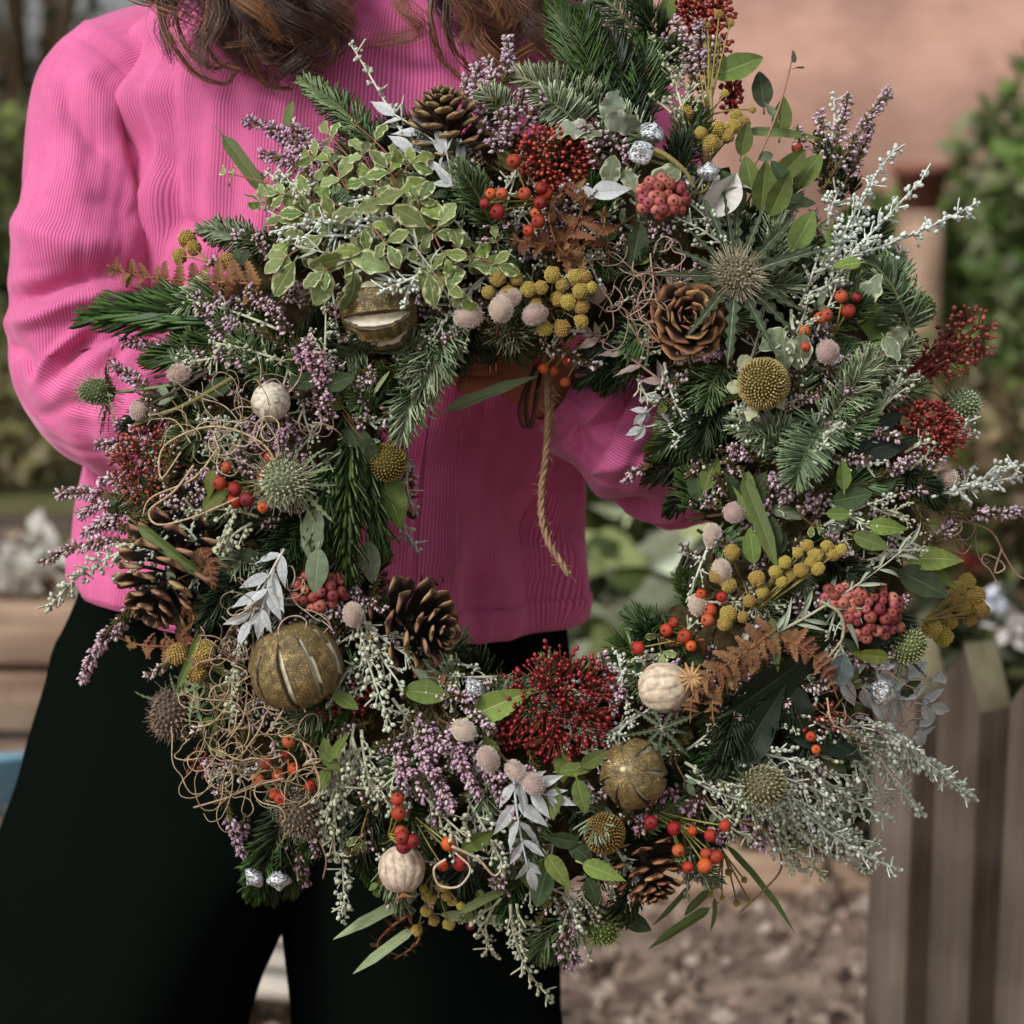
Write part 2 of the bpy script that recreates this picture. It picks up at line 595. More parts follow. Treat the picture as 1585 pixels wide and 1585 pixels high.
oval = lambda t: math.sin(math.pi * min(1, t) ** .85) ** .75
obov = lambda t: math.sin(math.pi * t ** 1.25) ** .8
acum = lambda t: math.sin(math.pi * t ** .7) ** .95 * (1 - .25 * t)
strap = lambda t: min(1, (t / .12 + .15)) * min(1, ((1 - t) / .35)) ** .8
lance = lambda t: math.sin(math.pi * t ** .75) ** 1.1
cL = {
    'green': dict(m=M_LEAF, width=.52, prof=oval, center=S(92, 108, 46), mid=S(140, 150, 90), fold=.18, bend=.25),
    'bright': dict(m=M_LEAF, width=.46, prof=acum, center=S(112, 128, 56), mid=S(165, 170, 110), fold=.2, bend=.3, tooth=.03),
    'deep': dict(m=M_LEAF, width=.55, prof=oval, center=S(52, 68, 34), mid=S(100, 110, 70), fold=.15, bend=.3),
    'grey': dict(m=M_LEAF, width=.5, prof=oval, center=S(112, 124, 96), mid=S(150, 155, 125), fold=.14, bend=.25),
    'slate': dict(m=M_LEAF, width=.75, prof=oval, center=S(88, 100, 98), mid=S(120, 128, 122), fold=.12, bend=.2),
    'magnolia': dict(m=M_LEAFD, width=.42, prof=acum, center=S(16, 30, 16), mid=S(52, 66, 40), fold=.16, bend=.35, ns=16),
    'strap': dict(m=M_LEAF, width=.12, prof=strap, center=S(98, 114, 60), mid=S(130, 142, 88), fold=.3, bend=.35, ns=16),
    'strap_pale': dict(m=M_LEAF, width=.12, prof=strap, center=S(146, 164, 118), mid=S(172, 186, 140), fold=.3, bend=.12, ns=16),
    'white': dict(m=M_WHITE, width=.34, prof=lance, center=S(192, 196, 196), mid=S(160, 160, 156), fold=.25, bend=.3),
    'rose': dict(m=M_WHITE, width=.4, prof=lance, center=S(160, 142, 136), mid=S(130, 112, 106), fold=.2, bend=.2),
    'blade': dict(m=M_SILVER, width=.13, prof=lance, center=S(150, 158, 138), mid=S(190, 194, 176), fold=.3, bend=.6, ns=14),
    'bract': dict(m=M_SILVER, width=.15, prof=lambda t: (1 - t) ** .6 * (.4 + .6 * min(1, t * 4)), center=S(104, 116, 82), mid=S(186, 190, 160), fold=.3, bend=.45, tooth=.5, ns=16),
    'bract_dark': dict(m=M_SILVER, width=.15, prof=lambda t: (1 - t) ** .6 * (.4 + .6 * min(1, t * 4)), center=S(60, 70, 50), mid=S(168, 172, 144), fold=.3, bend=.4, tooth=.45, ns=16),
    'calyx': dict(m=M_SILVER, width=.7, prof=obov, center=S(150, 152, 122), mid=S(170, 170, 140), fold=.2, bend=.5, wave=.2),
    'fern': dict(m=M_DRY, width=.62, prof=lambda t: (1 - t) ** .5 * (.75 + .25 * math.sin(t * 40)), center=S(134, 94, 68), mid=S(104, 68, 46), fold=.25, bend=.4, wave=.3, wk=4, ns=14, tooth=.22),
    'fern_dark': dict(m=M_DRY, width=.5, prof=lambda t: (1 - t) ** .5 * (.75 + .25 * math.sin(t * 40)), center=S(86, 52, 34), mid=S(60, 38, 26), fold=.4, bend=1.1, wave=.35, wk=4, ns=14, tooth=.22),
    'petal': dict(m=M_WHITE, width=.62, prof=oval, center=S(196, 192, 186), mid=S(176, 170, 164), fold=.9, bend=1.2, ns=14),
}
BANK = {}
for _k, _a in cL.items():
    BANK[_k] = []
    for _s in range(4):
        _b = dict(_a)
        _m = _b.pop('m')
        _b['bend'] = _b.get('bend', .3) * (.4 + .55 * _s)
        _b['fold'] = _b.get('fold', .12) * (1.3 - .25 * _s)
        _b['twist'] = (-.5, .35, .15, -.25)[_s]
        if _k not in ('fern', 'fern_dark', 'calyx'):
            _b['wave'] = _b.get('wave', 0) + .08
        BANK[_k].append(leaf_mesh(_k + '_leaf', _m, seed=_s, **_b))
BANK['cream'] = [leaf_mesh('variegated_leaf', M_LEAF, .56, obov, fold=.12, bend=.15 + .28 * s, wave=.16 + .05 * s, wk=2.5, center=S(*c_), edge=S(206, 206, 160), mid=S(168, 176, 120), seed=s, twist=(.4, -.3, .1, -.5, .2, -.1)[s])
                 for s, c_ in enumerate(((118, 134, 72), (100, 118, 60), (134, 150, 96), (112, 126, 78), (124, 144, 66), (96, 112, 66)))]
BANK['cream_grey'] = [leaf_mesh('variegated_leaf', M_LEAF, .6, oval, fold=.1, bend=.2 + .3 * s, wave=.28, wk=2.5, center=S(*c_), edge=S(200, 200, 172), mid=S(150, 156, 126), seed=10 + s, twist=(.5, -.4, .2, -.6)[s], marg=.84)
                      for s, c_ in enumerate(((120, 130, 104), (134, 142, 116), (108, 118, 88), (140, 150, 130)))]


def leaf(owner, oloc, kind, base, d, length, nh=None, var=None, roll=0.0, name='leaf', wide=1.0):
    """one leaf: base point, direction, length in pixels; nh = which way its face looks"""
    d = nrm(d)
    nh = np.array([0, 0, 1.0]) if nh is None else nrm(nh)
    z = nh - (nh @ d) * d
    if np.linalg.norm(z) < .05:
        z = np.cross(d, [1, .2, .1])
    z = nrm(z)
    x = np.cross(d, z)
    if roll:
        c, s_ = math.cos(roll), math.sin(roll)
        x, z = x * c + z * s_, z * c - x * s_
    b = BANK[kind]
    o = bpy.data.objects.new(name, b[var % len(b) if var is not None else rng.integers(len(b))])
    COL.objects.link(o)
    o.parent = owner
    s_ = length * U
    M = Matrix(((x[0] * s_ * wide, d[0] * s_, z[0] * s_, 0), (x[1] * s_ * wide, d[1] * s_, z[1] * s_, 0), (x[2] * s_ * wide, d[2] * s_, z[2] * s_, 0), (0, 0, 0, 1)))
    M.translation = Vector((np.asarray(base) - np.asarray(oloc)) * U)
    o.matrix_basis = M
    return o


def jit(a):
    return rng.normal(0, a, 3)


def path2(x0, y0, x1, y1, d0, d1, bend, n, rise=.12):
    p0, p2 = V(x0, y0, dh=d0), V(x1, y1, dh=d1)
    L = np.linalg.norm(p2 - p0)
    side = nrm(np.cross(p2 - p0, ZF))
    p1 = (p0 + p2) / 2 + side * L * bend + ZF * L * rise
    return bez(p0, p1, p2, n), L


# ---- fir
FIRC = {
    'dark': (S(34, 54, 20), S(64, 86, 32), S(58, 62, 34)),
    'deep': (S(20, 34, 15), S(38, 54, 24), S(44, 46, 30)),
    'blue': (S(84, 102, 72), S(130, 146, 112), S(96, 102, 70)),
    'silver': (S(108, 124, 92), S(166, 178, 144), S(110, 112, 82)),
    'mid': (S(72, 98, 58), S(112, 132, 88), S(88, 88, 54)),
}


def fir(x0, y0, x1, y1, L=50, kind='dark', d0=-20, d1=25, w=5.0, dens=1.0, bend=.06, curve=1, spread=1.0, flat=.45, back=False, label=None, tipf=.55, rise=.12):
    n = 14
    p, ln = path2(x0, y0, x1, y1, d0, d1, bend + rng.normal(0, .04), n, rise)
    ca, cb, cs = FIRC[kind]
    stem = MB()
    stem.tube(p, np.linspace(4.2, 2.2, n), 5, cs)
    nn = int(ln * 1.15 * dens) + 24
    u = np.sort(rng.uniform(.02, 1.0, nn) ** .9)
    idx = u * (n - 1)
    i0 = np.minimum(idx.astype(int), n - 2)
    f = (idx - i0)[:, None]
    pos = p[i0] * (1 - f) + p[i0 + 1] * f
    T = tangents(p)
    T = nrm(T[i0] * (1 - f) + T[i0 + 1] * f)
    N = ZF[None] - (T @ ZF)[:, None] * T
    N = nrm(N)
    B = np.cross(T, N)
    phi = rng.uniform(-math.pi * .78, math.pi * .78, nn)
    phi = phi * (1 - flat) + np.sign(phi) * (math.pi / 2) * flat
    a = spread * (1 - .62 * u ** 3) + rng.normal(0, .13, nn)
    rad = N * np.cos(phi)[:, None] + B * np.sin(phi)[:, None]
    d = T * np.cos(a)[:, None] + rad * np.sin(a)[:, None]
    d = nrm(d + rng.normal(0, .05, (nn, 3)))
    ll = L * (1 - (1 - tipf) * u ** 4) * rng.uniform(.78, 1.08, nn) * (.75 + .25 * np.minimum(1, u / .15))
    Rm = frames(d, T)
    mix = rng.random((nn, 1))
    col = ca * (1 - mix) + cb * mix
    col = col * np.where(rng.random((nn, 1)) < .05, .8, 1.0)
    mb = MB()
    tk = rng.integers(0, 2, nn)
    ks = (curve, min(4, curve + 1)) if curve < 3 else (3, 0)
    for k in (0, 1):
        m_ = tk == k
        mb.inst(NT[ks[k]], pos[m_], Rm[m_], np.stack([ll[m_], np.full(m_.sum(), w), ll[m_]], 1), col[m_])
    o = part('fir_sprig', stem, M_STEM, p[0], label)
    sub('needles', mb, M_NEEDLE, o, p[0], 'stuff')
    return o


# ---- heather
HEC = [S(186, 138, 170), S(206, 170, 192), S(222, 200, 208), S(168, 116, 150), S(156, 112, 116)]


def heather(x0, y0, x1, y1, d0=0, d1=30, bend=.06, size=10.0, dens=.85, pale=.3, start=.3, rad=7.0, label=None, green=1.0, rise=.1, pool=None):
    n = 16
    p, ln = path2(x0, y0, x1, y1, d0, d1, bend + rng.normal(0, .07), n, rise)
    T = tangents(p)
    stem = MB() if pool is None else pool[0]
    stem.tube(p, np.linspace(2.2, .9, n), 4, S(92, 70, 48))
    # small green leaves along the stem
    nl = int(ln * .9 * green)
    u = rng.uniform(0, .98, nl)
    i = (u * (n - 1)).astype(int)
    pp = p[i]
    d = nrm(T[i] * .75 + nrm(rng.normal(0, 1, (nl, 3))) * .8)
    gl = S(84, 92, 48) * .5 + S(104, 84, 52) * .5
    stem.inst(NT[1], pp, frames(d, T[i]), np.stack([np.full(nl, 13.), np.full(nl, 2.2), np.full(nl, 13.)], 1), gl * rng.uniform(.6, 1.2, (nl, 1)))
    nb = int(ln * .62 * dens) + 6
    u = start + (1 - start) * rng.random(nb) ** .85
    idx = u * (n - 1)
    i = np.minimum(idx.astype(int), n - 2)
    f = (idx - i)[:, None]
    pos = p[i] * (1 - f) + p[i + 1] * f
    r = nrm(np.cross(T[i], nrm(rng.normal(0, 1, (nb, 3)))))
    taper = (1.05 - .6 * (u - start) / (1 - start))[:, None]
    pos = pos + r * rng.uniform(.3, 1.1, (nb, 1)) * rad * taper
    d = nrm(r * .9 + T[i] * .35 + np.array([0, -.25, .1]))
    s_ = size * rng.uniform(.5, 1.2, nb)
    c = np.array(HEC)[rng.choice(5, nb, p=[.3, .27, .2, .13, .1])]
    pale = min(1, pale + .12)
    c = c * (1 - pale) + pale * S(226, 208, 212)
    c = c * rng.uniform(.8, 1.08, (nb, 1))
    mb = MB() if pool is None else pool[1]
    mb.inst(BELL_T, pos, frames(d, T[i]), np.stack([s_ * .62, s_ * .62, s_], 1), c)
    if pool is not None:
        return None
    o = part('heather_sprig', stem, M_STEM, p[0], label)
    sub('bells', mb, M_BELL, o, p[0], 'stuff')
    return o


# ---- silver wormwood
def wormwood(x0, y0, x1, y1, d0=5, d1=40, bend=.05, bud=8.0, dens=1.0, br=1.0, tone=0.0, label=None, tips=.35, rise=.1):
    n = 18
    p, ln = path2(x0, y0, x1, y1, d0, d1, bend + rng.normal(0, .06), n, rise)
    T = tangents(p)
    cst = S(184, 184, 158) * (1 - tone) + S(216, 222, 214) * tone
    cbd = S(182, 186, 158) * (1 - tone) + S(216, 224, 216) * tone
    stem = MB()
    stem.tube(p, np.linspace(2.8, 1.2, n), 5, cst)
    mb = MB()
    P, Dd, Sz = [], [], []
    LP, LD = [], []
    nb = max(4, int(ln / 13 * dens))
    for k in range(nb):
        u = .08 + .9 * (k + .6 * rng.random()) / nb
        i = min(int(u * (n - 1)), n - 2)
        f = u * (n - 1) - i
        b0 = p[i] * (1 - f) + p[i + 1] * f
        a = 2.4 * k + rng.normal(0, .5)
        N = nrm(ZF - (T[i] @ ZF) * T[i])
        B = np.cross(T[i], N)
        r = N * math.cos(a) * .8 + B * math.sin(a)
        d = nrm(T[i] * .85 + r * .8)
        l = (32 * (1 - u) + 9) * br * rng.uniform(.7, 1.2)
        b2 = b0 + d * l
        q = bez(b0, b0 + d * l * .5 + np.array([0, 3, 2.]), b2 + T[i] * l * .15 + np.array([0, -4., 0]), 6)
        stem.tube(q, np.linspace(1.3, .8, 6), 4, cst, cap=False)
        m = max(3, int(l / 4.6))
        for j in range(m):
            v = .25 + .78 * j / max(1, m - 1)
            jj = min(5, int(round(v * 5)))
            P.append(q[jj] + jit(2.4))
            Dd.append(nrm(d + jit(.6)))
            Sz.append(bud * rng.uniform(.7, 1.12))
        if rng.random() < .6:
            LP.append(b0)
            LD.append(nrm(T[i] * .5 + r + jit(.2)))
    for j in range(5):
        P.append(p[-1] + jit(3))
        Dd.append(nrm(T[-1] + jit(.4)))
        Sz.append(bud * rng.uniform(.6, .95))
    P, Dd, Sz = np.array(P), np.array(Dd), np.array(Sz)
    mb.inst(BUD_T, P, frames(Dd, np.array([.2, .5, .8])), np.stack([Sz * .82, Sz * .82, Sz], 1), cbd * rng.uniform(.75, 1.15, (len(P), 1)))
    if LP:
        k = len(LP)
        l = rng.uniform(14, 30, k)
        stem.inst(NT[2], np.array(LP), frames(np.array(LD), np.array([.3, .2, .9])), np.stack([l, np.full(k, 3.4), l], 1), cbd * .95)
    o = part('wormwood_sprig', stem, M_SILVER, p[0], label)
    sub('buds', mb, M_SILVER, o, p[0], 'stuff')
    return o


# ---- leafy stems
def leafy(name, x0, y0, x1, y1, kind, n, llen, d0=0, d1=40, bend=.05, stemc=S(110, 84, 52), pair=True, ang=.9, tilt=.5, label=None, term=True, sr=2.2, taper=.35, rise=.1):
    m = 14
    p, ln = path2(x0, y0, x1, y1, d0, d1, bend, m, rise)
    T = tangents(p)
    mb = MB()
    mb.tube(p, np.linspace(sr, sr * .5, m), 5, stemc)
    o = part(name, mb, M_STEM, p[0], label)
    for k in range(n):
        u = .12 + .83 * k / max(1, n - 1)
        i = min(int(u * (m - 1)), m - 2)
        B = nrm(np.cross(T[i], ZF))
        for s_ in ((-1, 1) if pair else ((-1) ** k,)):
            a = ang * rng.uniform(.7, 1.25)
            d = T[i] * math.cos(a) + (B * s_ + ZF * rng.uniform(-.2, .7) * tilt) * math.sin(a)
            leaf(o, p[0], kind, p[i] + jit(1.5), d, llen * (1 - taper * abs(u - .45) * 1.6) * rng.uniform(.8, 1.15), nh=ZF + jit(.45) + np.array([0, .25, 0]))
    if term:
        leaf(o, p[0], kind, p[-1], T[-1] + jit(.1), llen * .85, nh=ZF + jit(.3))
    return o


def one_leaf(kind, cx, cy, ang, length, dh=35, tilt=.15, name='leaf', label=None, nh=None, var=None, wide=1.0, roll=0.0):
    """a single leaf on a short stalk; (cx, cy) its middle, ang its heading in degrees (0 right, 90 up)"""
    a = R_(ang)
    d = nrm([math.cos(a), math.sin(a), tilt])
    c = V(cx, cy, dh=dh)
    base = c - d * length * .5
    o = leaf(wreath, (0, 0, 0), kind, base, d, length, nh=(ZF + jit(.25) + np.array([0, .2, 0])) if nh is None else nh, var=var, name=name, wide=wide, roll=roll)
    return tag(o, label)


# ---- berries
def sphere_mesh(name, m, col, tipc, seg=14, rings=9, squash=.95, dimple=.0, tipr=.22):
    mb = MB()
    th = np.linspace(0, math.pi, rings + 2)
    G = np.zeros((rings + 2, seg, 3))
    C = np.zeros((rings + 2, seg, 3))
    for i, t in enumerate(th):
        r = 1 - dimple * math.exp(-(t / .35) ** 2)
        for k in range(seg):
            f = 2 * math.pi * k / seg
            G[i, k] = (r * math.sin(t) * math.cos(f), r * math.sin(t) * math.sin(f), r * math.cos(t) * squash)
            C[i, k] = tipc if t < tipr else np.array(col)
    mb.grid(G, C, closed_v=True)
    # dried calyx
    for k in range(5):
        f = 2 * math.pi * k / 5
        mb.tube([(0, 0, squash * .93), (.12 * math.cos(f), .12 * math.sin(f), squash * 1.03), (.25 * math.cos(f), .25 * math.sin(f), squash * 1.08)], [.07, .05, .01], 3, tipc)
    return mb.mesh(name, m)


HIPS = [sphere_mesh('rose_hip', M_HIP, S(*c_), S(40, 22, 14)) for c_ in ((164, 44, 26), (178, 66, 36), (138, 32, 24), (182, 90, 50))]
PEP = [sphere_mesh('berry', M_PEPPER, S(*c_), S(58, 28, 24), 12, 8, tipr=.26, dimple=.12) for c_ in ((160, 82, 78), (142, 62, 60), (176, 102, 94), (124, 52, 48))]


def bobble_mesh(seed, name='bobble'):
    rr = np.random.default_rng(seed)
    n = 16
    mb = MB()
    G = np.zeros((12, n, 3))
    for i in range(12):
        t = math.pi * i / 11
        for k in range(n):
            f = 2 * math.pi * k / n
            q = Vector((math.sin(t) * math.cos(f), math.sin(t) * math.sin(f), math.cos(t)))
            G[i, k] = np.array(q) * (.9 + .16 * mnoise.noise(q * 1.6 + Vector((seed * 3.1, 0, 0))))
    mb.grid(G, S(172, 148, 74), closed_v=True)
    m = 150
    pts = fib(m)
    sc = np.array([.9 + .16 * mnoise.noise(Vector(q) * 1.6 + Vector((seed * 3.1, 0, 0))) for q in pts])
    mb.inst(BALL_T, pts * (sc * .93)[:, None], frames(pts, np.array([.1, .2, .97])), np.full((m, 3), .2) * rr.uniform(.75, 1.25, (m, 1)), S(208, 184, 106) * rr.uniform(.75, 1.15, (m, 1)))
    return mb.mesh(name, M_YELLOW)


def fib(n, zmin=-1.0):
    i = np.arange(n) + .5
    z = 1 - (1 - zmin) * i / n
    r = np.sqrt(np.maximum(0, 1 - z * z))
    a = i * 2.399963
    return np.stack([r * np.cos(a), r * np.sin(a), z], 1)


BOB = [bobble_mesh(s) for s in range(4)]


def put(meshes, owner, oloc, pos, r, name, axis=None, label=None, var=None):
    o = bpy.data.objects.new(name, meshes[rng.integers(len(meshes)) if var is None else var])
    COL.objects.link(o)
    o.parent = owner
    a = nrm(axis if axis is not None else ZF + jit(.7))
    F = frames(a[None], np.array([.3, .5, .2]) + jit(.3))[0] * (r * U)
    M = Matrix([list(F[0]) + [0], list(F[1]) + [0], list(F[2]) + [0], [0, 0, 0, 1]])
    M.translation = Vector((np.asarray(pos) - np.asarray(oloc)) * U)
    o.matrix_basis = M
    return tag(o, label)


def cluster(name, pts, r, meshes, piece, root, dh=45, stemc=S(120, 112, 60), sr=1.6, label=None, rj=.2, droot=-10, axis=None, stems=True):
    """round pieces on stalks that leave one root"""
    b = V(*root, dh=droot)
    mb = MB()
    mb.tube([b - np.array([0, 0, 12.]), b, b + np.array([0, 0, 3.])], sr * 1.2, 5, stemc)
    P = []
    for q in pts:
        x, y = q[:2]
        z = dh + (q[2] if len(q) > 2 else rng.normal(0, 5))
        P.append(V(x, y, dh=z))
    for q in P:
        if stems:
            c = b + (q - b) * .5 + np.array([0, 0, .18 * np.linalg.norm(q - b)]) + jit(3)
            mb.tube(bez(b, c, q, 8), np.linspace(sr, sr * .7, 8), 5, stemc, cap=False)
    o = part(name, mb, M_STEM, b, label)
    for q in P:
        ax = (nrm(q - b) * .8 + ZF * .5 + jit(.25)) if axis is None else axis
        put(meshes, o, b, q, r * rng.uniform(1 - rj, 1 + rj), piece, ax)
    return o


def skimmia(cx, cy, rx, ry, n, dh=30, col=(S(140, 44, 34), S(176, 78, 62)), size=6.8, hubs=9, depth=.75, label=None, stemc=S(112, 56, 40), root=None):
    """a head of tiny red buds on forking stalks"""
    c = V(cx, cy, dh=dh - 45)
    b = V(*root, dh=dh - 50) if root else c - np.array([0, 0, 20.])
    mb, bb = MB(), MB()
    pts = fib(n, .02) * (1 + rng.normal(0, .07, (n, 1)))
    tips = c + pts * np.array([rx, ry, depth * (rx + ry) / 2]) + rng.normal(0, 2.5, (n, 3))
    hp = fib(hubs, .15) * np.array([rx, ry, depth * (rx + ry) / 2]) * .55 + c
    for h in hp:
        mb.tube(bez(b, (b + h) / 2 + jit(4), h, 6), np.linspace(3, 1.8, 6), 5, stemc, cap=False)
    hi = np.argmin(((tips[:, None] - hp[None]) ** 2).sum(-1), 1)
    for t_, k in zip(tips, hi):
        h = hp[k]
        mb.tube([h, h + (t_ - h) * .55 + jit(2), t_], [1.4, 1.2, 1.0], 3, stemc, cap=False)
    d = nrm(tips - hp[hi] + rng.normal(0, 3, (n, 3)))
    s_ = size * rng.uniform(.75, 1.2, n)
    mix = rng.random((n, 1))
    bb.inst(BUD_T, tips - d * (s_ * .3)[:, None], frames(d, np.array([.3, .1, .9])), np.stack([s_ * .9, s_ * .9, s_ * 1.1], 1), col[0] * (1 - mix) + col[1] * mix)
    # some inner buds
    ni = n // 2
    j = rng.integers(0, n, ni)
    pin = c + (tips[j] - c) * rng.uniform(.55, .9, (ni, 1)) + rng.normal(0, 3, (ni, 3))
    bb.inst(BUD_T, pin, frames(nrm(rng.normal(0, 1, (ni, 3)) + ZF), np.array([.3, .1, .9])), np.full((ni, 3), size * .95), col[0] * rng.uniform(.6, 1, (ni, 1)))
    o = part('skimmia_head', mb, M_STEM, b, label)
    sub('buds', bb, M_BUD, o, b, 'stuff')
    return o


# ---- cones
def scale_mesh(name, dark, tip, lipc, wide=.62, seed=0):
    rr = np.random.default_rng(seed)
    mb = MB()
    prof = [(0, .16, .06), (.4, .5, .06), (.72, .95, .075), (.88, .98, .13), (1.0, .62, .13)]
    G, C = [], []
    for (t, wd, th) in prof:
        ring, rc = [], []
        for k in range(10):
            a = 2 * math.pi * k / 10
            x = math.cos(a) * wd * wide * .5
            z = math.sin(a) * th * .5 + .22 * (x / (wide * .5 + 1e-6)) ** 2 * wide * .5 * min(1, t * 1.4) + .16 * t * t
            ring.append((x, t, z))
            cc = dark if t < .8 else (tip if math.sin(a) < .3 else dark * .5 + tip * .5)
            if t > .8 and abs(math.cos(a)) > .75:
                cc = lipc
            rc.append(cc)
        G.append(ring)
        C.append(rc)
    # pyramid end
    G.append([(x * .25, 1.07, .1 + .25 * (z - .1)) for (x, y, z) in G[-1]])
    C.append([lipc] * 10)
    mb.grid(np.array(G), np.array(C), closed_v=True)
    k = len(G) * 10
    mb.add([G[-1][0]] * 0 + [(0, 1.08, .1)], None, None, lipc)
    base = k - 10
    mb.t.append(np.array([(base + i, base + (i + 1) % 10, k) for i in range(10)]))
    return mb.mesh(name, M_WOODY)


SC_A = [scale_mesh('scale', S(50, 34, 24), S(118, 90, 62), S(160, 132, 98), .6, s) for s in range(2)]
SC_B = [scale_mesh('scale', S(34, 23, 17), S(94, 66, 48), S(162, 126, 96), .6, s) for s in range(2)]
SC_C = [scale_mesh('scale', S(32, 20, 14), S(80, 50, 34), S(168, 120, 82), .72, s) for s in range(2)]


def pinecone(cx, cy, axis, H, Rb, n, e0, e1, meshes, dh=0, lk=1.0, label=None, swide=1.0, tipk=.35):
    """axis: local direction from the stalk end to the tip; e0/e1: how far scales stand up (deg) at base and tip"""
    a = nrm(axis)
    c = V(cx, cy, dh=dh)
    base = c - a * H * .5
    F = frames(a[None], np.array([.2, .3, .9]))[0]
    X, Y = F[:, 0], F[:, 1]
    mb = MB()
    ts = np.linspace(0, 1, 8)
    core = lambda t: Rb * .26 * (1 - t) ** .5 * min(1, .5 + t * 4)
    mb.tube(base[None] + a[None] * (ts * H)[:, None], [core(t) + 1 for t in ts], 10, S(46, 30, 22))
    o = part('pine_cone', mb, M_WOODY, base, label)
    for i in range(n):
        t = ((i + .5) / n) ** .92
        ang = i * 2.39996 + rng.normal(0, .06)
        r = X * math.cos(ang) + Y * math.sin(ang)
        e = R_(e0 + (e1 - e0) * t + rng.normal(0, 3))
        d = r * math.cos(e) + a * math.sin(e)
        L = Rb * lk * (.55 + .75 * math.sin(math.pi * min(1, .18 + t * .75)) - tipk * t) * rng.uniform(.93, 1.07)
        pos = base + a * H * t * .92 + r * core(t) * .8
        ob = leaf_like(meshes, o, base, pos, d, L, a, 'scale', swide)
    return o


def leaf_like(meshes, owner, oloc, base, d, length, nh, name, wide=1.0):
    d = nrm(d)
    z = nh - (nh @ d) * d
    z = nrm(z)
    x = np.cross(d, z)
    o = bpy.data.objects.new(name, meshes[rng.integers(len(meshes))])
    COL.objects.link(o)
    o.parent = owner
    s_ = length * U
    M = Matrix([[x[i] * s_ * wide, d[i] * s_, z[i] * s_, 0] for i in range(3)] + [[0, 0, 0, 1]])
    M.translation = Vector((np.asarray(base) - np.asarray(oloc)) * U)
    o.matrix_basis = M
    return o


# ---- slit, gold dusted dried fruit
def lime(cx, cy, R, axis, slits, dh=20, width=.17, label=None, seed=0, stalk=True, wv=None, dark=1.0):
    rr = np.random.default_rng(seed)
    c = V(cx, cy, dh=dh)
    F = frames(nrm(axis)[None], np.array([.2, .1, .95]))[0]
    nth, nph = 56, 300
    ph0 = np.sort(np.array(slits, float))
    wk = rr.uniform(.75, 1.3, len(ph0)) if wv is None else np.array(wv)
    G = np.zeros((nth, nph, 3))
    C = np.zeros((nth, nph, 3))
    K = np.zeros((nth, nph))
    rind = S(86, 71, 42) * dark
    pith, deep = S(214, 206, 182), S(52, 38, 22)
    for i in range(nth):
        th = math.pi * i / (nth - 1)
        for k in range(nph):
            f = 2 * math.pi * k / nph
            q = Vector((math.sin(th) * math.cos(f), math.sin(th) * math.sin(f), math.cos(th)))
            r = 1 + .09 * mnoise.noise(q * 1.5 + Vector((seed, 0, 0))) + .03 * mnoise.noise(q * 5) + .012 * mnoise.noise(q * 14)
            col, mk = rind * (1 + .3 * mnoise.noise(q * 5)), 1.0
            for s_, wv_ in zip(ph0, wk):
                dd = abs((f - s_ + math.pi) % (2 * math.pi) - math.pi)
                env = max(0.0, math.sin(th)) ** .9 * min(1, max(0, (th - .42) / .3)) * min(1, max(0, (2.72 - th) / .3))
                half = width * wv_ * env
                if half > .015:
                    x = dd / half
                    if x < 1:
                        r -= .17 * (1 - x * x)
                        sg = ((f - s_ + math.pi) % (2 * math.pi) - math.pi) / half
                        if sg > -.55 and sg < .8:
                            col, mk = pith * (.95 + .1 * mnoise.noise(q * 9)), 0.0
                        else:
                            col, mk = deep, 0.0
                    elif x < 1.35:
                        r += .025 * (1.35 - x) / .35
            G[i, k] = np.array(q) * r
            G[i, k, 2] *= .92
            C[i, k] = col
            K[i, k] = mk
    mb = MB()
    W = (G * R) @ F.T + c
    mb.grid(W, C, closed_v=True)
    o = part('dried_fruit', mb, M_GOLD, c, label)
    set_mask(o.data, K.ravel())
    if stalk:
        st = MB()
        a = nrm(axis)
        q = ell_T(8, 4, None, (1, 1))
        st.inst(q, [c + a * R * .86], frames(a[None], np.array([.1, .9, .3])), np.array([[R * .22, R * .22, R * .12]]), S(196, 184, 150))
        sub('stalk_scar', st, M_STEM, o, c)
    return o


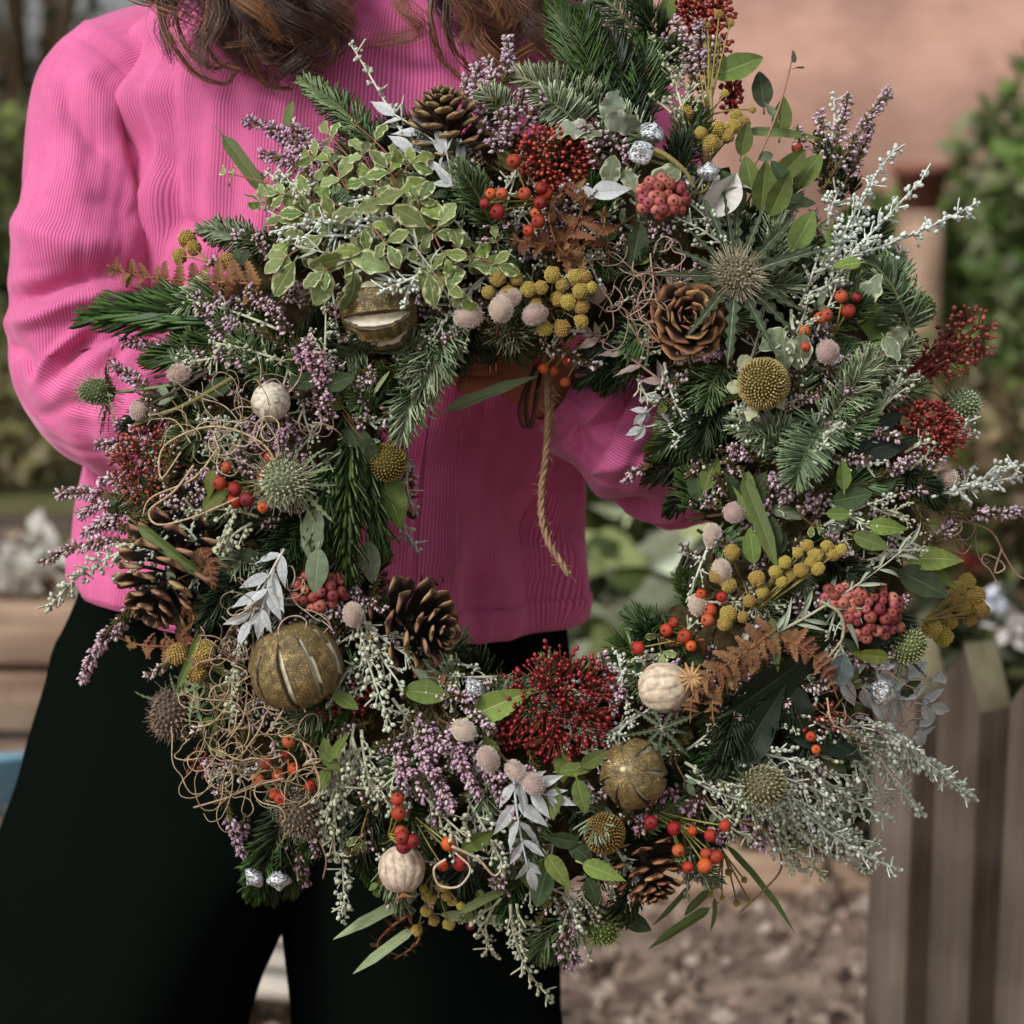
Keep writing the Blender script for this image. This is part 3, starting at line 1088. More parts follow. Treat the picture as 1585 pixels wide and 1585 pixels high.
# ---- papery ribbed pod
def pod(cx, cy, R, axis, ribs=11, dh=25, label=None, c1=S(196, 180, 158), c2=S(122, 92, 74), crown=True, seed=0):
    c = V(cx, cy, dh=dh)
    a = nrm(axis)
    F = frames(a[None], np.array([.2, .1, .95]))[0]
    nth, nph = 26, ribs * 8
    G = np.zeros((nth, nph, 3))
    C = np.zeros((nth, nph, 3))
    for i in range(nth):
        th = math.pi * i / (nth - 1)
        for k in range(nph):
            f = 2 * math.pi * k / nph
            u = abs(math.sin(f * ribs / 2 + .25 * math.sin(th * 5 + seed)))
            r = 1 - .03 * (1 - u) * math.sin(th)
            q = Vector((math.sin(th) * math.cos(f), math.sin(th) * math.sin(f), math.cos(th)))
            r += .05 * mnoise.noise(q * 2.5 + Vector((seed, 0, 0)))
            G[i, k] = (q[0] * r, q[1] * r, q[2] * r * 1.02)
            m = max(0, 1 - u * 2.4) * (.6 + .8 * mnoise.noise(q * 4))
            m = min(1, max(0, m))
            C[i, k] = c1 * (1 - m) + c2 * m
            C[i, k] *= 1 + .15 * mnoise.noise(q * 7)
    mb = MB()
    mb.grid((G * R) @ F.T + c, C, closed_v=True)
    o = part('seed_pod', mb, M_POD, c, label)
    if crown:
        cb = MB()
        for k in range(12):
            f = 2 * math.pi * k / 12 + rng.normal(0, .1)
            r = F[:, 0] * math.cos(f) + F[:, 1] * math.sin(f)
            b0 = c + a * R * .96
            cb.tube([b0, b0 + a * R * .2 + r * R * .15, b0 + a * R * .3 + r * R * .42], [R * .07, R * .06, R * .015], 4, S(150, 116, 78))
        sub('crown', cb, M_STEM, o, c)
    return o


# ---- sea holly
def thistle(cx, cy, R, axis, col=(S(120, 132, 92), S(176, 182, 150)), nb=10, bl=2.6, kind='bract', dh=40, label=None, elong=1.3, hair=160, hairl=.55, bspread=.35, hcol=S(186, 180, 150), head=True):
    a = nrm(axis)
    c = V(cx, cy, dh=dh)
    F = frames(a[None], np.array([.3, .2, .93]))[0]
    b = c - a * R * elong * .7
    mb = MB()
    if head:
        q = fib(170, -.75)
        P = (q * np.array([R, R, R * elong])) @ F.T + c
        dn = nrm((q * np.array([1, 1, 1 / elong ** 2])) @ F.T + a * .75)
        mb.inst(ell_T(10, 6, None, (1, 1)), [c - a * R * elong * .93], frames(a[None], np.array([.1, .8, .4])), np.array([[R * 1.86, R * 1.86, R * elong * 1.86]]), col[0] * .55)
        sz = R * .27 * rng.uniform(.8, 1.2, 170)
        mix = rng.random((170, 1))
        mb.inst(SPIKE_T, P - dn * (sz * .4)[:, None], frames(dn, np.array([.2, .3, .9])), np.stack([sz * .6, sz * .6, sz * 1.05], 1), col[0] * (1 - mix) + col[1] * mix)
        if hair:
            qh = fib(hair, -.9) + rng.normal(0, .06, (hair, 3))
            Ph = (qh * np.array([R, R, R * elong])) @ F.T + c
            dh_ = nrm((qh + rng.normal(0, .25, (hair, 3))) @ F.T - a * .1)
            l = R * hairl * rng.uniform(.5, 1.3, hair)
            mb.inst(NT[1], Ph, frames(dh_, np.array([.2, .4, .8])), np.stack([l, np.full(hair, R * .022), l], 1), hcol * rng.uniform(.7, 1.2, (hair, 1)))
    st = bez(b + a * R * .3, b - a * R * .8, b - a * R * 1.5 - ZF * R * .8, 8)
    mb.tube(st, R * .11, 6, S(120, 126, 86))
    o = part('thistle' if head else 'thistle_leaf_rosette', mb, M_SILVER, b, label)
    for k in range(nb):
        f = 2 * math.pi * k / nb + rng.normal(0, .15)
        r = F[:, 0] * math.cos(f) + F[:, 1] * math.sin(f)
        d = nrm(r + a * bspread * rng.uniform(.3, 1.5))
        leaf(o, b, kind, b + r * R * .25, d, R * bl * rng.uniform(.7, 1.15), nh=a + jit(.15), name='bract')
    return o


def gumnut(cx, cy, R, axis, dh=45, label=None, stalk=None):
    a = nrm(axis)
    c = V(cx, cy, dh=dh)
    F = frames(a[None], np.array([.2, .1, .95]) + jit(.3))[0]
    nz, nph = 14, 24
    prof = [(-.85, .12), (-.7, .45), (-.4, .78), (-.1, .98), (.1, 1.05), (.2, 1.0), (.3, .95), (.45, .72), (.6, .45), (.72, .3), (.85, .18), (.95, .05)]
    G = np.zeros((len(prof), nph, 3))
    C = np.zeros((len(prof), nph, 3))
    K = np.zeros((len(prof), nph))
    sd = rng.uniform(0, 50)
    for i, (z, r) in enumerate(prof):
        for k in range(nph):
            f = 2 * math.pi * k / nph
            q = Vector((r * math.cos(f), r * math.sin(f), z))
            rr = r * (1 + .07 * math.cos(4 * f) + .07 * mnoise.noise(q * 3 + Vector((sd, 0, 0))))
            G[i, k] = (rr * math.cos(f), rr * math.sin(f), z)
            nz_ = mnoise.noise(q * 4.5 + Vector((sd, 3, 0)))
            C[i, k] = S(96, 94, 92) if nz_ > -.25 else S(44, 40, 36)
            K[i, k] = 1.0 if nz_ > -.28 else .25
    mb = MB()
    mb.grid((G * R) @ F.T + c, C, closed_v=True)
    o = part('gum_nut', mb, M_FOIL, c, label)
    set_mask(o.data, K.ravel())
    st = MB()
    e = V(*stalk, dh=dh - 35) if stalk else c - a * R * 3 - ZF * 10
    st.tube(bez(c - a * R * .8, c - a * R * 1.9, e, 8), R * .16, 5, S(112, 104, 62))
    sub('stalk', st, M_STEM, o, c)
    return o


def craspedia(cx, cy, R, axis, dh=45, label=None, bracts=5, col=(S(120, 100, 60), S(178, 156, 106)), n=620):
    a = nrm(axis)
    c = V(cx, cy, dh=dh)
    F = frames(a[None], np.array([.3, .2, .93]))[0]
    mb = MB()
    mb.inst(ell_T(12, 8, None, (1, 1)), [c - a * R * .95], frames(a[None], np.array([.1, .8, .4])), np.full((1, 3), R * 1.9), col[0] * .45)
    q = fib(n)
    P = (q * R) @ F.T + c
    dn = nrm(q @ F.T)
    s_ = R * .092 * rng.uniform(.85, 1.15, n)
    mix = rng.random((n, 1))
    mb.inst(BUD_T, P - dn * (s_ * .7)[:, None], frames(dn, np.array([.2, .3, .9])), np.stack([s_ * 1.05, s_ * 1.05, s_ * 1.7], 1), col[0] * (1 - mix) + col[1] * mix)
    o = part('button_flower', mb, M_YELLOW, c, label)
    for k in range(bracts):
        f = 2 * math.pi * k / bracts + rng.normal(0, .25)
        r = F[:, 0] * math.cos(f) + F[:, 1] * math.sin(f)
        leaf(o, c, 'calyx', c - a * R * .55 + r * R * .65, r * .9 - a * .1 + jit(.15), R * .95 * rng.uniform(.7, 1.1), nh=a + jit(.3), name='bract')
    return o


def catkin(cx, cy, rx, ang, dh=50, k=.75, label=None, stalk=None):
    """furry catkin; rx half length in px, ang heading"""
    a = nrm([math.cos(R_(ang)), math.sin(R_(ang)), .35])
    c = V(cx, cy, dh=dh)
    F = frames(a[None], np.array([.2, .1, .95]))[0]
    mb = MB()
    ry = rx * k
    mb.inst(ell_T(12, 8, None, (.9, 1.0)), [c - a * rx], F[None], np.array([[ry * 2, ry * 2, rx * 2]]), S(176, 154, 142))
    n = 420
    q = fib(n)
    P = (q * np.array([ry, ry, rx]) * .97) @ F.T + c
    d = nrm(nrm((q * np.array([1 / ry, 1 / ry, 1 / rx])) @ F.T) + a * .55 + rng.normal(0, .14, (n, 3)))
    l = rx * rng.uniform(.16, .32, n)
    mb.inst(NT[1], P - d * 1.0, frames(d, np.array([.2, .4, .8])), np.stack([l, np.full(n, 1.5), l], 1), S(206, 190, 178) * rng.uniform(.8, 1.15, (n, 1)))
    o = part('catkin', mb, M_FUZZ, c, label)
    st = MB()
    e = V(*stalk, dh=dh - 30) if stalk else c - a * rx * 2.4 - ZF * 16
    st.tube(bez(c - a * rx * .9, c - a * rx * 1.5, e, 7), np.linspace(2, 3, 7), 5, S(72, 50, 36))
    st.inst(BUD_T, [c - a * rx * 1.12], frames(a[None], np.array([.2, .1, .95])), np.array([[ry * .9, ry * .9, rx * .6]]), S(80, 48, 34))
    sub('twig', st, M_STEM, o, c)
    return o


def fern(pts, n, llen, kind='fern', label=None, crumple=.25, stemc=S(132, 92, 56), tilt=.3):
    """dried bracken frond along pixel points (x, y, dh)"""
    p = spline([V(q[0], q[1], dh=q[2] if len(q) > 2 else 30) for q in pts], 28)
    T = tangents(p)
    mb = MB()
    mb.tube(p, np.linspace(2.4, 1.0, 28), 5, stemc)
    o = part('fern_frond', mb, M_STEM, p[0], label)
    for k in range(n):
        u = .06 + .92 * k / n
        i = min(26, int(u * 27))
        B = nrm(np.cross(T[i], ZF))
        for s_ in (-1, 1):
            d = T[i] * .45 + B * s_ + ZF * rng.uniform(-.1, .6) * tilt + jit(crumple)
            l = llen * (1 - .75 * u ** 1.6) * rng.uniform(.8, 1.2)
            leaf(o, p[0], kind, p[i], d, l, nh=ZF + jit(.2 + crumple * .6), name='leaflet')
    return o


def vines(cx, cy, rx, ry, n, ln=160, dh=45, r=1.5, col=S(170, 149, 130), label=None, curl=.35, seed=0, start=None):
    """loose curling fibres"""
    rr = np.random.default_rng(seed)
    mb = MB()
    for k in range(n):
        a, q = rr.uniform(0, 6.28), math.sqrt(rr.random())
        x, y = cx + rx * q * math.cos(a), cy + ry * q * math.sin(a)
        pos = V(x, y, dh=dh + rr.normal(0, 12))
        d = nrm(np.array([rr.normal(), rr.normal(), rr.normal() * .35]))
        ax = nrm(np.array([rr.normal() * .5, rr.normal() * .5, 1.0])) * rr.choice((-1, 1))
        cr = rr.uniform(.3, 1.0) * curl
        P = [pos]
        c0 = np.array(V(cx, cy, dh=dh))
        for s_ in range(int(ln * rr.uniform(.5, 1.2) / 8)):
            cr = np.clip(cr + rr.normal(0, .16), -1.3 * curl, 1.5 * curl)
            d = nrm(d + np.cross(ax, d) * cr + rr.normal(0, .08, 3))
            off = (P[-1] - c0) / np.array([rx, ry, 40.])
            if (off ** 2).sum() > 1.1:
                d = nrm(d - off * np.array([.25, .25, .3]))
            P.append(P[-1] + d * 8)
        P = np.array(P)
        if len(P) < 4:
            continue
        P = spline(P[::2], len(P) * 2)
        mb.tube(P, np.linspace(1, .6, len(P)) * r * rr.uniform(.5, 1.0), 4, col * rr.uniform(.6, 1.15))
    return part('vine_tangle', mb, M_VINE, V(cx, cy, dh=dh), label)


def strand(pts, r=2.0, col=S(176, 150, 124), name='vine', label=None, m=None):
    p = spline([V(q[0], q[1], dh=q[2] if len(q) > 2 else 40) for q in pts], len(pts) * 8)
    mb = MB()
    mb.tube(p, np.linspace(1, .7, len(p)) * r, 5, col)
    return part(name, mb, m or M_VINE, p[0], label)


# ================================================================== wreath: what is where
# ---- the ring everything is bound to
mb = MB()
nu, nv = 120, 28
G = np.zeros((nu, nv, 3))
C = np.zeros((nu, nv, 3))
for i in range(nu):
    a = 2 * math.pi * i / nu
    for j in range(nv):
        b = 2 * math.pi * j / nv
        q = Vector((math.cos(a) * 3, math.sin(a) * 3, 0)) + Vector((math.cos(b) * .9 * math.cos(a), math.cos(b) * .9 * math.sin(a), math.sin(b) * .9))
        k = 1 + .22 * mnoise.noise(q * 2.3) + .12 * mnoise.noise(q * 7)
        rr_ = 428 + 150 * math.cos(b) * k
        G[i, j] = ((WX - 792.5) + rr_ * math.cos(a), (792.5 - WY) + rr_ * math.sin(a), -14 + 92 * math.sin(b) * k)
        m_ = .5 + .5 * mnoise.noise(q * 5)
        C[i, j] = S(52, 54, 30) * m_ + S(70, 54, 36) * (1 - m_)
mb.grid(G, C, closed_u=True, closed_v=True)
o = part('ring_base', mb, M_MOSS, (0, 0, 0), 'mossy straw ring that the greenery is bound to')
# binding wire
mb = MB()
for a in np.linspace(0, 2 * math.pi, 15)[:-1]:
    P = []
    for b in np.linspace(0, 2 * math.pi, 15):
        rr_ = 428 + 172 * math.cos(b)
        P.append(((WX - 792.5) + rr_ * math.cos(a + b * .01), (792.5 - WY) + rr_ * math.sin(a + b * .01), -14 + 112 * math.sin(b)))
    mb.tube(np.array(P), 1.6, 4, S(70, 60, 44), cap=False)
part('binding_wire', mb, M_STEM, (0, 0, 0))

# ---- filling under everything: sprigs that leave the ring all round
for k in range(112):
    a = rng.uniform(0, 2 * math.pi)
    r0 = 428 + rng.uniform(-150, 130)
    x0, y0 = WX + r0 * math.cos(a), WY + r0 * math.sin(a)
    out = 1 if r0 > 428 - 70 else -.55
    da = a + rng.normal(0, .75) + (0 if out > 0 else math.pi)
    ln = rng.uniform(95, 165) * (1 if out > 0 else .62)
    x1, y1 = x0 + ln * math.cos(da), y0 + ln * math.sin(da)
    r1 = math.hypot(x1 - WX, y1 - WY)
    if r1 > 635 or r1 < 225:
        f = (628 if r1 > 635 else 255) / r1
        x1, y1 = WX + (x1 - WX) * f, WY + (y1 - WY) * f
    fir(x0, y0, x1, y1, rng.uniform(34, 54), rng.choice(['dark', 'deep', 'deep', 'dark', 'mid', 'blue'], p=[.34, .22, .2, .1, .08, .06]), d0=-50, d1=rng.uniform(-26, 2), w=4.4, dens=.8, curve=int(rng.integers(0, 2)))
POOL = (MB(), MB())            # the small heather tips deep in the ring, past counting
for k in range(120):
    a = rng.uniform(0, 2 * math.pi)
    r0 = 428 + rng.uniform(-140, 140)
    x0, y0 = WX + r0 * math.cos(a), WY + r0 * math.sin(a)
    da = a + rng.normal(0, .8)
    ln = rng.uniform(60, 120)
    x1, y1 = x0 + ln * math.cos(da), y0 + ln * math.sin(da)
    if not 250 < math.hypot(x1 - WX, y1 - WY) < 640:
        x1, y1 = x0 - .6 * (x1 - x0), y0 - .6 * (y1 - y0)
    heather(x0, y0, x1, y1, -20, rng.uniform(-4, 16), size=8.5, dens=.75, pale=rng.uniform(.1, .5), rad=6, pool=POOL)
for k in range(84):
    a = rng.uniform(0, 2 * math.pi)
    r0 = 428 + rng.uniform(-140, 150)
    x0, y0 = WX + r0 * math.cos(a), WY + r0 * math.sin(a)
    da = a + rng.normal(0, .9)
    ln = rng.uniform(60, 115)
    x1, y1 = x0 + ln * math.cos(da), y0 + ln * math.sin(da)
    if not 250 < math.hypot(x1 - WX, y1 - WY) < 640:
        x1, y1 = x0 - .6 * (x1 - x0), y0 - .6 * (y1 - y0)
    wormwood(x0, y0, x1, y1, -15, rng.uniform(0, 14), bud=6.5, dens=.8, br=.7, tone=.1)
for k in range(46):
    a = rng.uniform(0, 2 * math.pi)
    r0 = 428 + rng.uniform(-150, 150)
    one_leaf(rng.choice(['green', 'deep', 'bright', 'grey'], p=[.35, .4, .15, .1]), WX + r0 * math.cos(a), WY + r0 * math.sin(a), math.degrees(-a) + rng.normal(0, 60), rng.uniform(38, 58), dh=rng.uniform(-6, 14), tilt=.25)

# fine stuff that fills the gaps nearer the surface
for k in range(420):
    a = rng.uniform(0, 2 * math.pi)
    r0 = 428 + rng.uniform(-170, 175)
    x0, y0 = WX + r0 * math.cos(a), WY + r0 * math.sin(a)
    da = a + rng.normal(0, .9) if r0 > 340 else a + math.pi + rng.normal(0, .9)
    ln = rng.uniform(45, 90)
    x1, y1 = x0 + ln * math.cos(da), y0 + ln * math.sin(da)
    r1 = math.hypot(x1 - WX, y1 - WY)
    if r1 > 660 or r1 < (270 if math.sin(math.atan2(y1 - WY, x1 - WX)) > .5 else 235):
        x1, y1 = x0 - .7 * (x1 - x0), y0 - .7 * (y1 - y0)
    t_ = rng.random()
    if t_ < .34:
        heather(x0, y0, x1, y1, -8, rng.uniform(4, 24), size=9, dens=rng.uniform(.4, .9), pale=rng.uniform(.1, .7), rad=6, green=1.4)
    elif t_ < .56:
        wormwood(x0, y0, x1, y1, -5, rng.uniform(6, 26), bud=6.8, dens=.9, br=.6, tone=rng.uniform(0, .5))
    elif t_ < .74:
        heather(x0, y0, x1, y1, -8, rng.uniform(4, 22), size=8, dens=.12, pale=.5, green=2.6, pool=POOL)
    elif t_ < .9:
        fir(x0, y0, x1, y1, rng.uniform(26, 42), rng.choice(['dark', 'mid', 'blue', 'silver']), d0=-14, d1=rng.uniform(4, 24), w=3.6, dens=.7, curve=int(rng.integers(0, 3)), spread=1.05)
    else:
        leafy('leafy_twig', x0, y0, x1, y1, rng.choice(['green', 'deep', 'grey', 'cream']), 2, rng.uniform(24, 36), d0=-5, d1=rng.uniform(6, 24))

_o = part('heather_filling', POOL[0], M_STEM, (0, 0, 0), None, 'stuff')
sub('bells', POOL[1], M_BELL, _o, (0, 0, 0), 'stuff')

# ---- fir sprigs one can tell apart
for a in [
    (590, 245, 470, 128, 38, 'mid', dict(w=6, label='short grey-green fir tip standing up over the pink sleeve', curve=2, d1=10)),
    (915, 180, 862, 18, 62, 'dark', dict(w=5, flat=.75, spread=1.0, label='dark flat fir sprig rising before the hair')),
    (930, 170, 905, 20, 50, 'dark', dict(w=5)), (960, 200, 950, 60, 56, 'deep', dict(w=5)), (990, 190, 1000, 70, 56, 'dark', dict(w=5)),
    (940, 210, 900, 110, 50, 'dark', {}), (985, 240, 965, 110, 48, 'deep', dict(d1=30)), (1015, 130, 1045, 70, 40, 'dark', {}),
    (1000, 70, 925, -12, 44, 'blue', dict(w=6, curve=2, d1=0)), (1030, 90, 985, 5, 44, 'deep', {}),
    (945, 190, 800, 118, 48, 'silver', dict(w=5.5, curve=4, d1=45, spread=1.3, label='silvery fir sprig with curling needles above the red buds')),
    (900, 200, 840, 150, 44, 'silver', dict(w=5.5, curve=4, d1=40, spread=1.3)), (800, 190, 750, 145, 36, 'silver', dict(curve=3, d1=30)),
    (765, 365, 712, 262, 42, 'mid', dict(w=5, d1=50, spread=1.1, label='pale green fir tip left of the orange hips')),
    (425, 385, 312, 356, 34, 'blue', dict(w=6, curve=2, d1=12, spread=1.15)),
    (430, 512, 165, 488, 92, 'dark', dict(w=9.5, d1=18, spread=.62, flat=.3, dens=.85, tipf=.75, label='long dark green fir sprig lying across the pink sleeve')),
    (400, 500, 215, 470, 76, 'deep', dict(w=7, d1=8, spread=.6)), (380, 540, 240, 555, 60, 'dark', dict(w=6, d1=10, spread=.7)),
    (690, 480, 655, 600, 54, 'silver', dict(w=6, curve=2, d1=35, spread=1.0, bend=-.1)),
    (672, 540, 622, 672, 50, 'silver', dict(w=6.5, curve=2, d1=30, spread=1.05, dens=1.2, label='silver-blue fir sprig hanging at the edge of the hole')),
    (690, 470, 680, 570, 48, 'blue', dict(w=5, curve=1, d1=25)), (655, 500, 640, 580, 46, 'blue', dict(w=5, curve=2, d1=22)),
    (548, 660, 540, 870, 62, 'dark', dict(w=9, d1=38, spread=.62, dens=1.0, flat=.2, tipf=.7, label='big glossy green fir sprig hanging down left of the hole')),
    (530, 690, 500, 850, 56, 'dark', dict(w=8.5, d1=28, spread=.6, dens=.9)), (565, 690, 590, 840, 62, 'dark', dict(w=8.5, d1=25, spread=.6, dens=.9)),
    (470, 800, 420, 890, 50, 'deep', dict(w=5)), (490, 810, 470, 910, 50, 'dark', dict(w=5)),
    (560, 1075, 452, 1140, 56, 'dark', dict(w=4, dens=.8, d1=15)), (520, 1060, 470, 1120, 46, 'blue', dict(w=4, dens=.6)),
    (455, 1240, 418, 1385, 54, 'deep', dict(d1=5)), (430, 1280, 395, 1385, 48, 'dark', dict(d1=0)), (470, 1280, 450, 1380, 44, 'dark', dict(d1=0)),
    (1030, 530, 900, 590, 48, 'deep', dict(d1=-20)), (1000, 560, 935, 600, 40, 'deep', dict(d1=-25)), (1010, 500, 910, 545, 44, 'deep', dict(d1=-10)),
    (1140, 560, 1062, 640, 56, 'dark', dict(w=5, d1=5)), (1130, 600, 1085, 690, 54, 'deep', {}), (1120, 560, 1090, 620, 44, 'mid', dict(w=4, dens=.7, curve=2)),
    (1130, 690, 1005, 735, 50, 'deep', dict(d1=-6)), (1100, 660, 1015, 700, 46, 'dark', dict(d1=-10)), (1110, 730, 1040, 790, 40, 'deep', dict(d1=-20)),
    (1240, 690, 1140, 655, 42, 'silver', dict(w=5, d1=35, curve=2, spread=1.2)), (1235, 720, 1180, 680, 38, 'blue', dict(d1=25)),
    (1285, 640, 1232, 738, 52, 'blue', dict(w=4, d1=45, curve=4, spread=1.2, dens=1.2, label='pale fir sprig with curling needles below the mustard button flower')),
    (1275, 660, 1345, 552, 46, 'silver', dict(w=4.5, d1=42, curve=2, spread=1.15, dens=1.1, label='silvery fir sprig with round tip beside the catkin')),
    (1190, 440, 1200, 335, 42, 'silver', dict(w=4.5, d1=25)), (1240, 430, 1210, 350, 40, 'blue', dict(d1=20)), (1170, 460, 1140, 340, 40, 'deep', {}),
    (1410, 520, 1345, 400, 50, 'blue', dict(w=5, d1=12, curve=2, spread=1.1)), (1370, 480, 1385, 400, 46, 'blue', dict(w=5, d1=10)),
    (1300, 400, 1325, 335, 44, 'dark', dict(w=5)), (1330, 400, 1355, 340, 40, 'deep', {}), (1300, 320, 1268, 215, 34, 'deep', dict(w=4.5, d1=8)), (1320, 300, 1300, 240, 30, 'dark', {}),
    (1300, 500, 1330, 470, 40, 'dark', dict(d1=20)), (1060, 250, 1075, 180, 50, 'dark', dict(d1=15)), (1040, 300, 1050, 220, 46, 'deep', {}),
    (940, 1240, 925, 1290, 44, 'silver', dict(w=4, dens=.6, d1=60)), (900, 1400, 860, 1480, 44, 'mid', dict(w=4, d1=0)), (860, 1430, 835, 1480, 40, 'mid', {}),
    (1250, 1040, 1160, 1130, 50, 'deep', dict(d1=5)), (1320, 1080, 1220, 1170, 50, 'deep', dict(d1=5)), (1160, 1060, 1120, 1160, 44, 'deep', {}), (1180, 1120, 1100, 1190, 46, 'deep', {}),
    (850, 1062, 846, 1020, 30, 'mid', dict(w=5, d1=-10, dens=.5)),
    (730, 340, 800, 420, 40, 'deep', dict(d1=5)), (640, 470, 560, 520, 40, 'deep', {}), (700, 500, 790, 530, 40, 'deep', dict(d1=-20)),
    (960, 450, 1000, 400, 40, 'deep', {}), (950, 430, 900, 480, 40, 'deep', dict(d1=-10)), (1280, 860, 1340, 900, 46, 'deep', {}), (1400, 720, 1450, 770, 40, 'deep', dict(d1=5)),
    (330, 600, 200, 660, 44, 'deep', dict(d1=-4)), (400, 880, 320, 960, 46, 'deep', {}), (300, 920, 210, 930, 40, 'deep', dict(d1=-12)),
    (760, 1290, 700, 1380, 46, 'deep', dict(d1=0)), (580, 1230, 560, 1330, 46, 'deep', dict(d1=0)), (1010, 1330, 960, 1420, 44, 'deep', dict(d1=-5)), (1080, 1210, 1100, 1320, 50, 'deep', dict(d1=0)),
]:
    fir(a[0], a[1], a[2], a[3], a[4], a[5], **a[6])

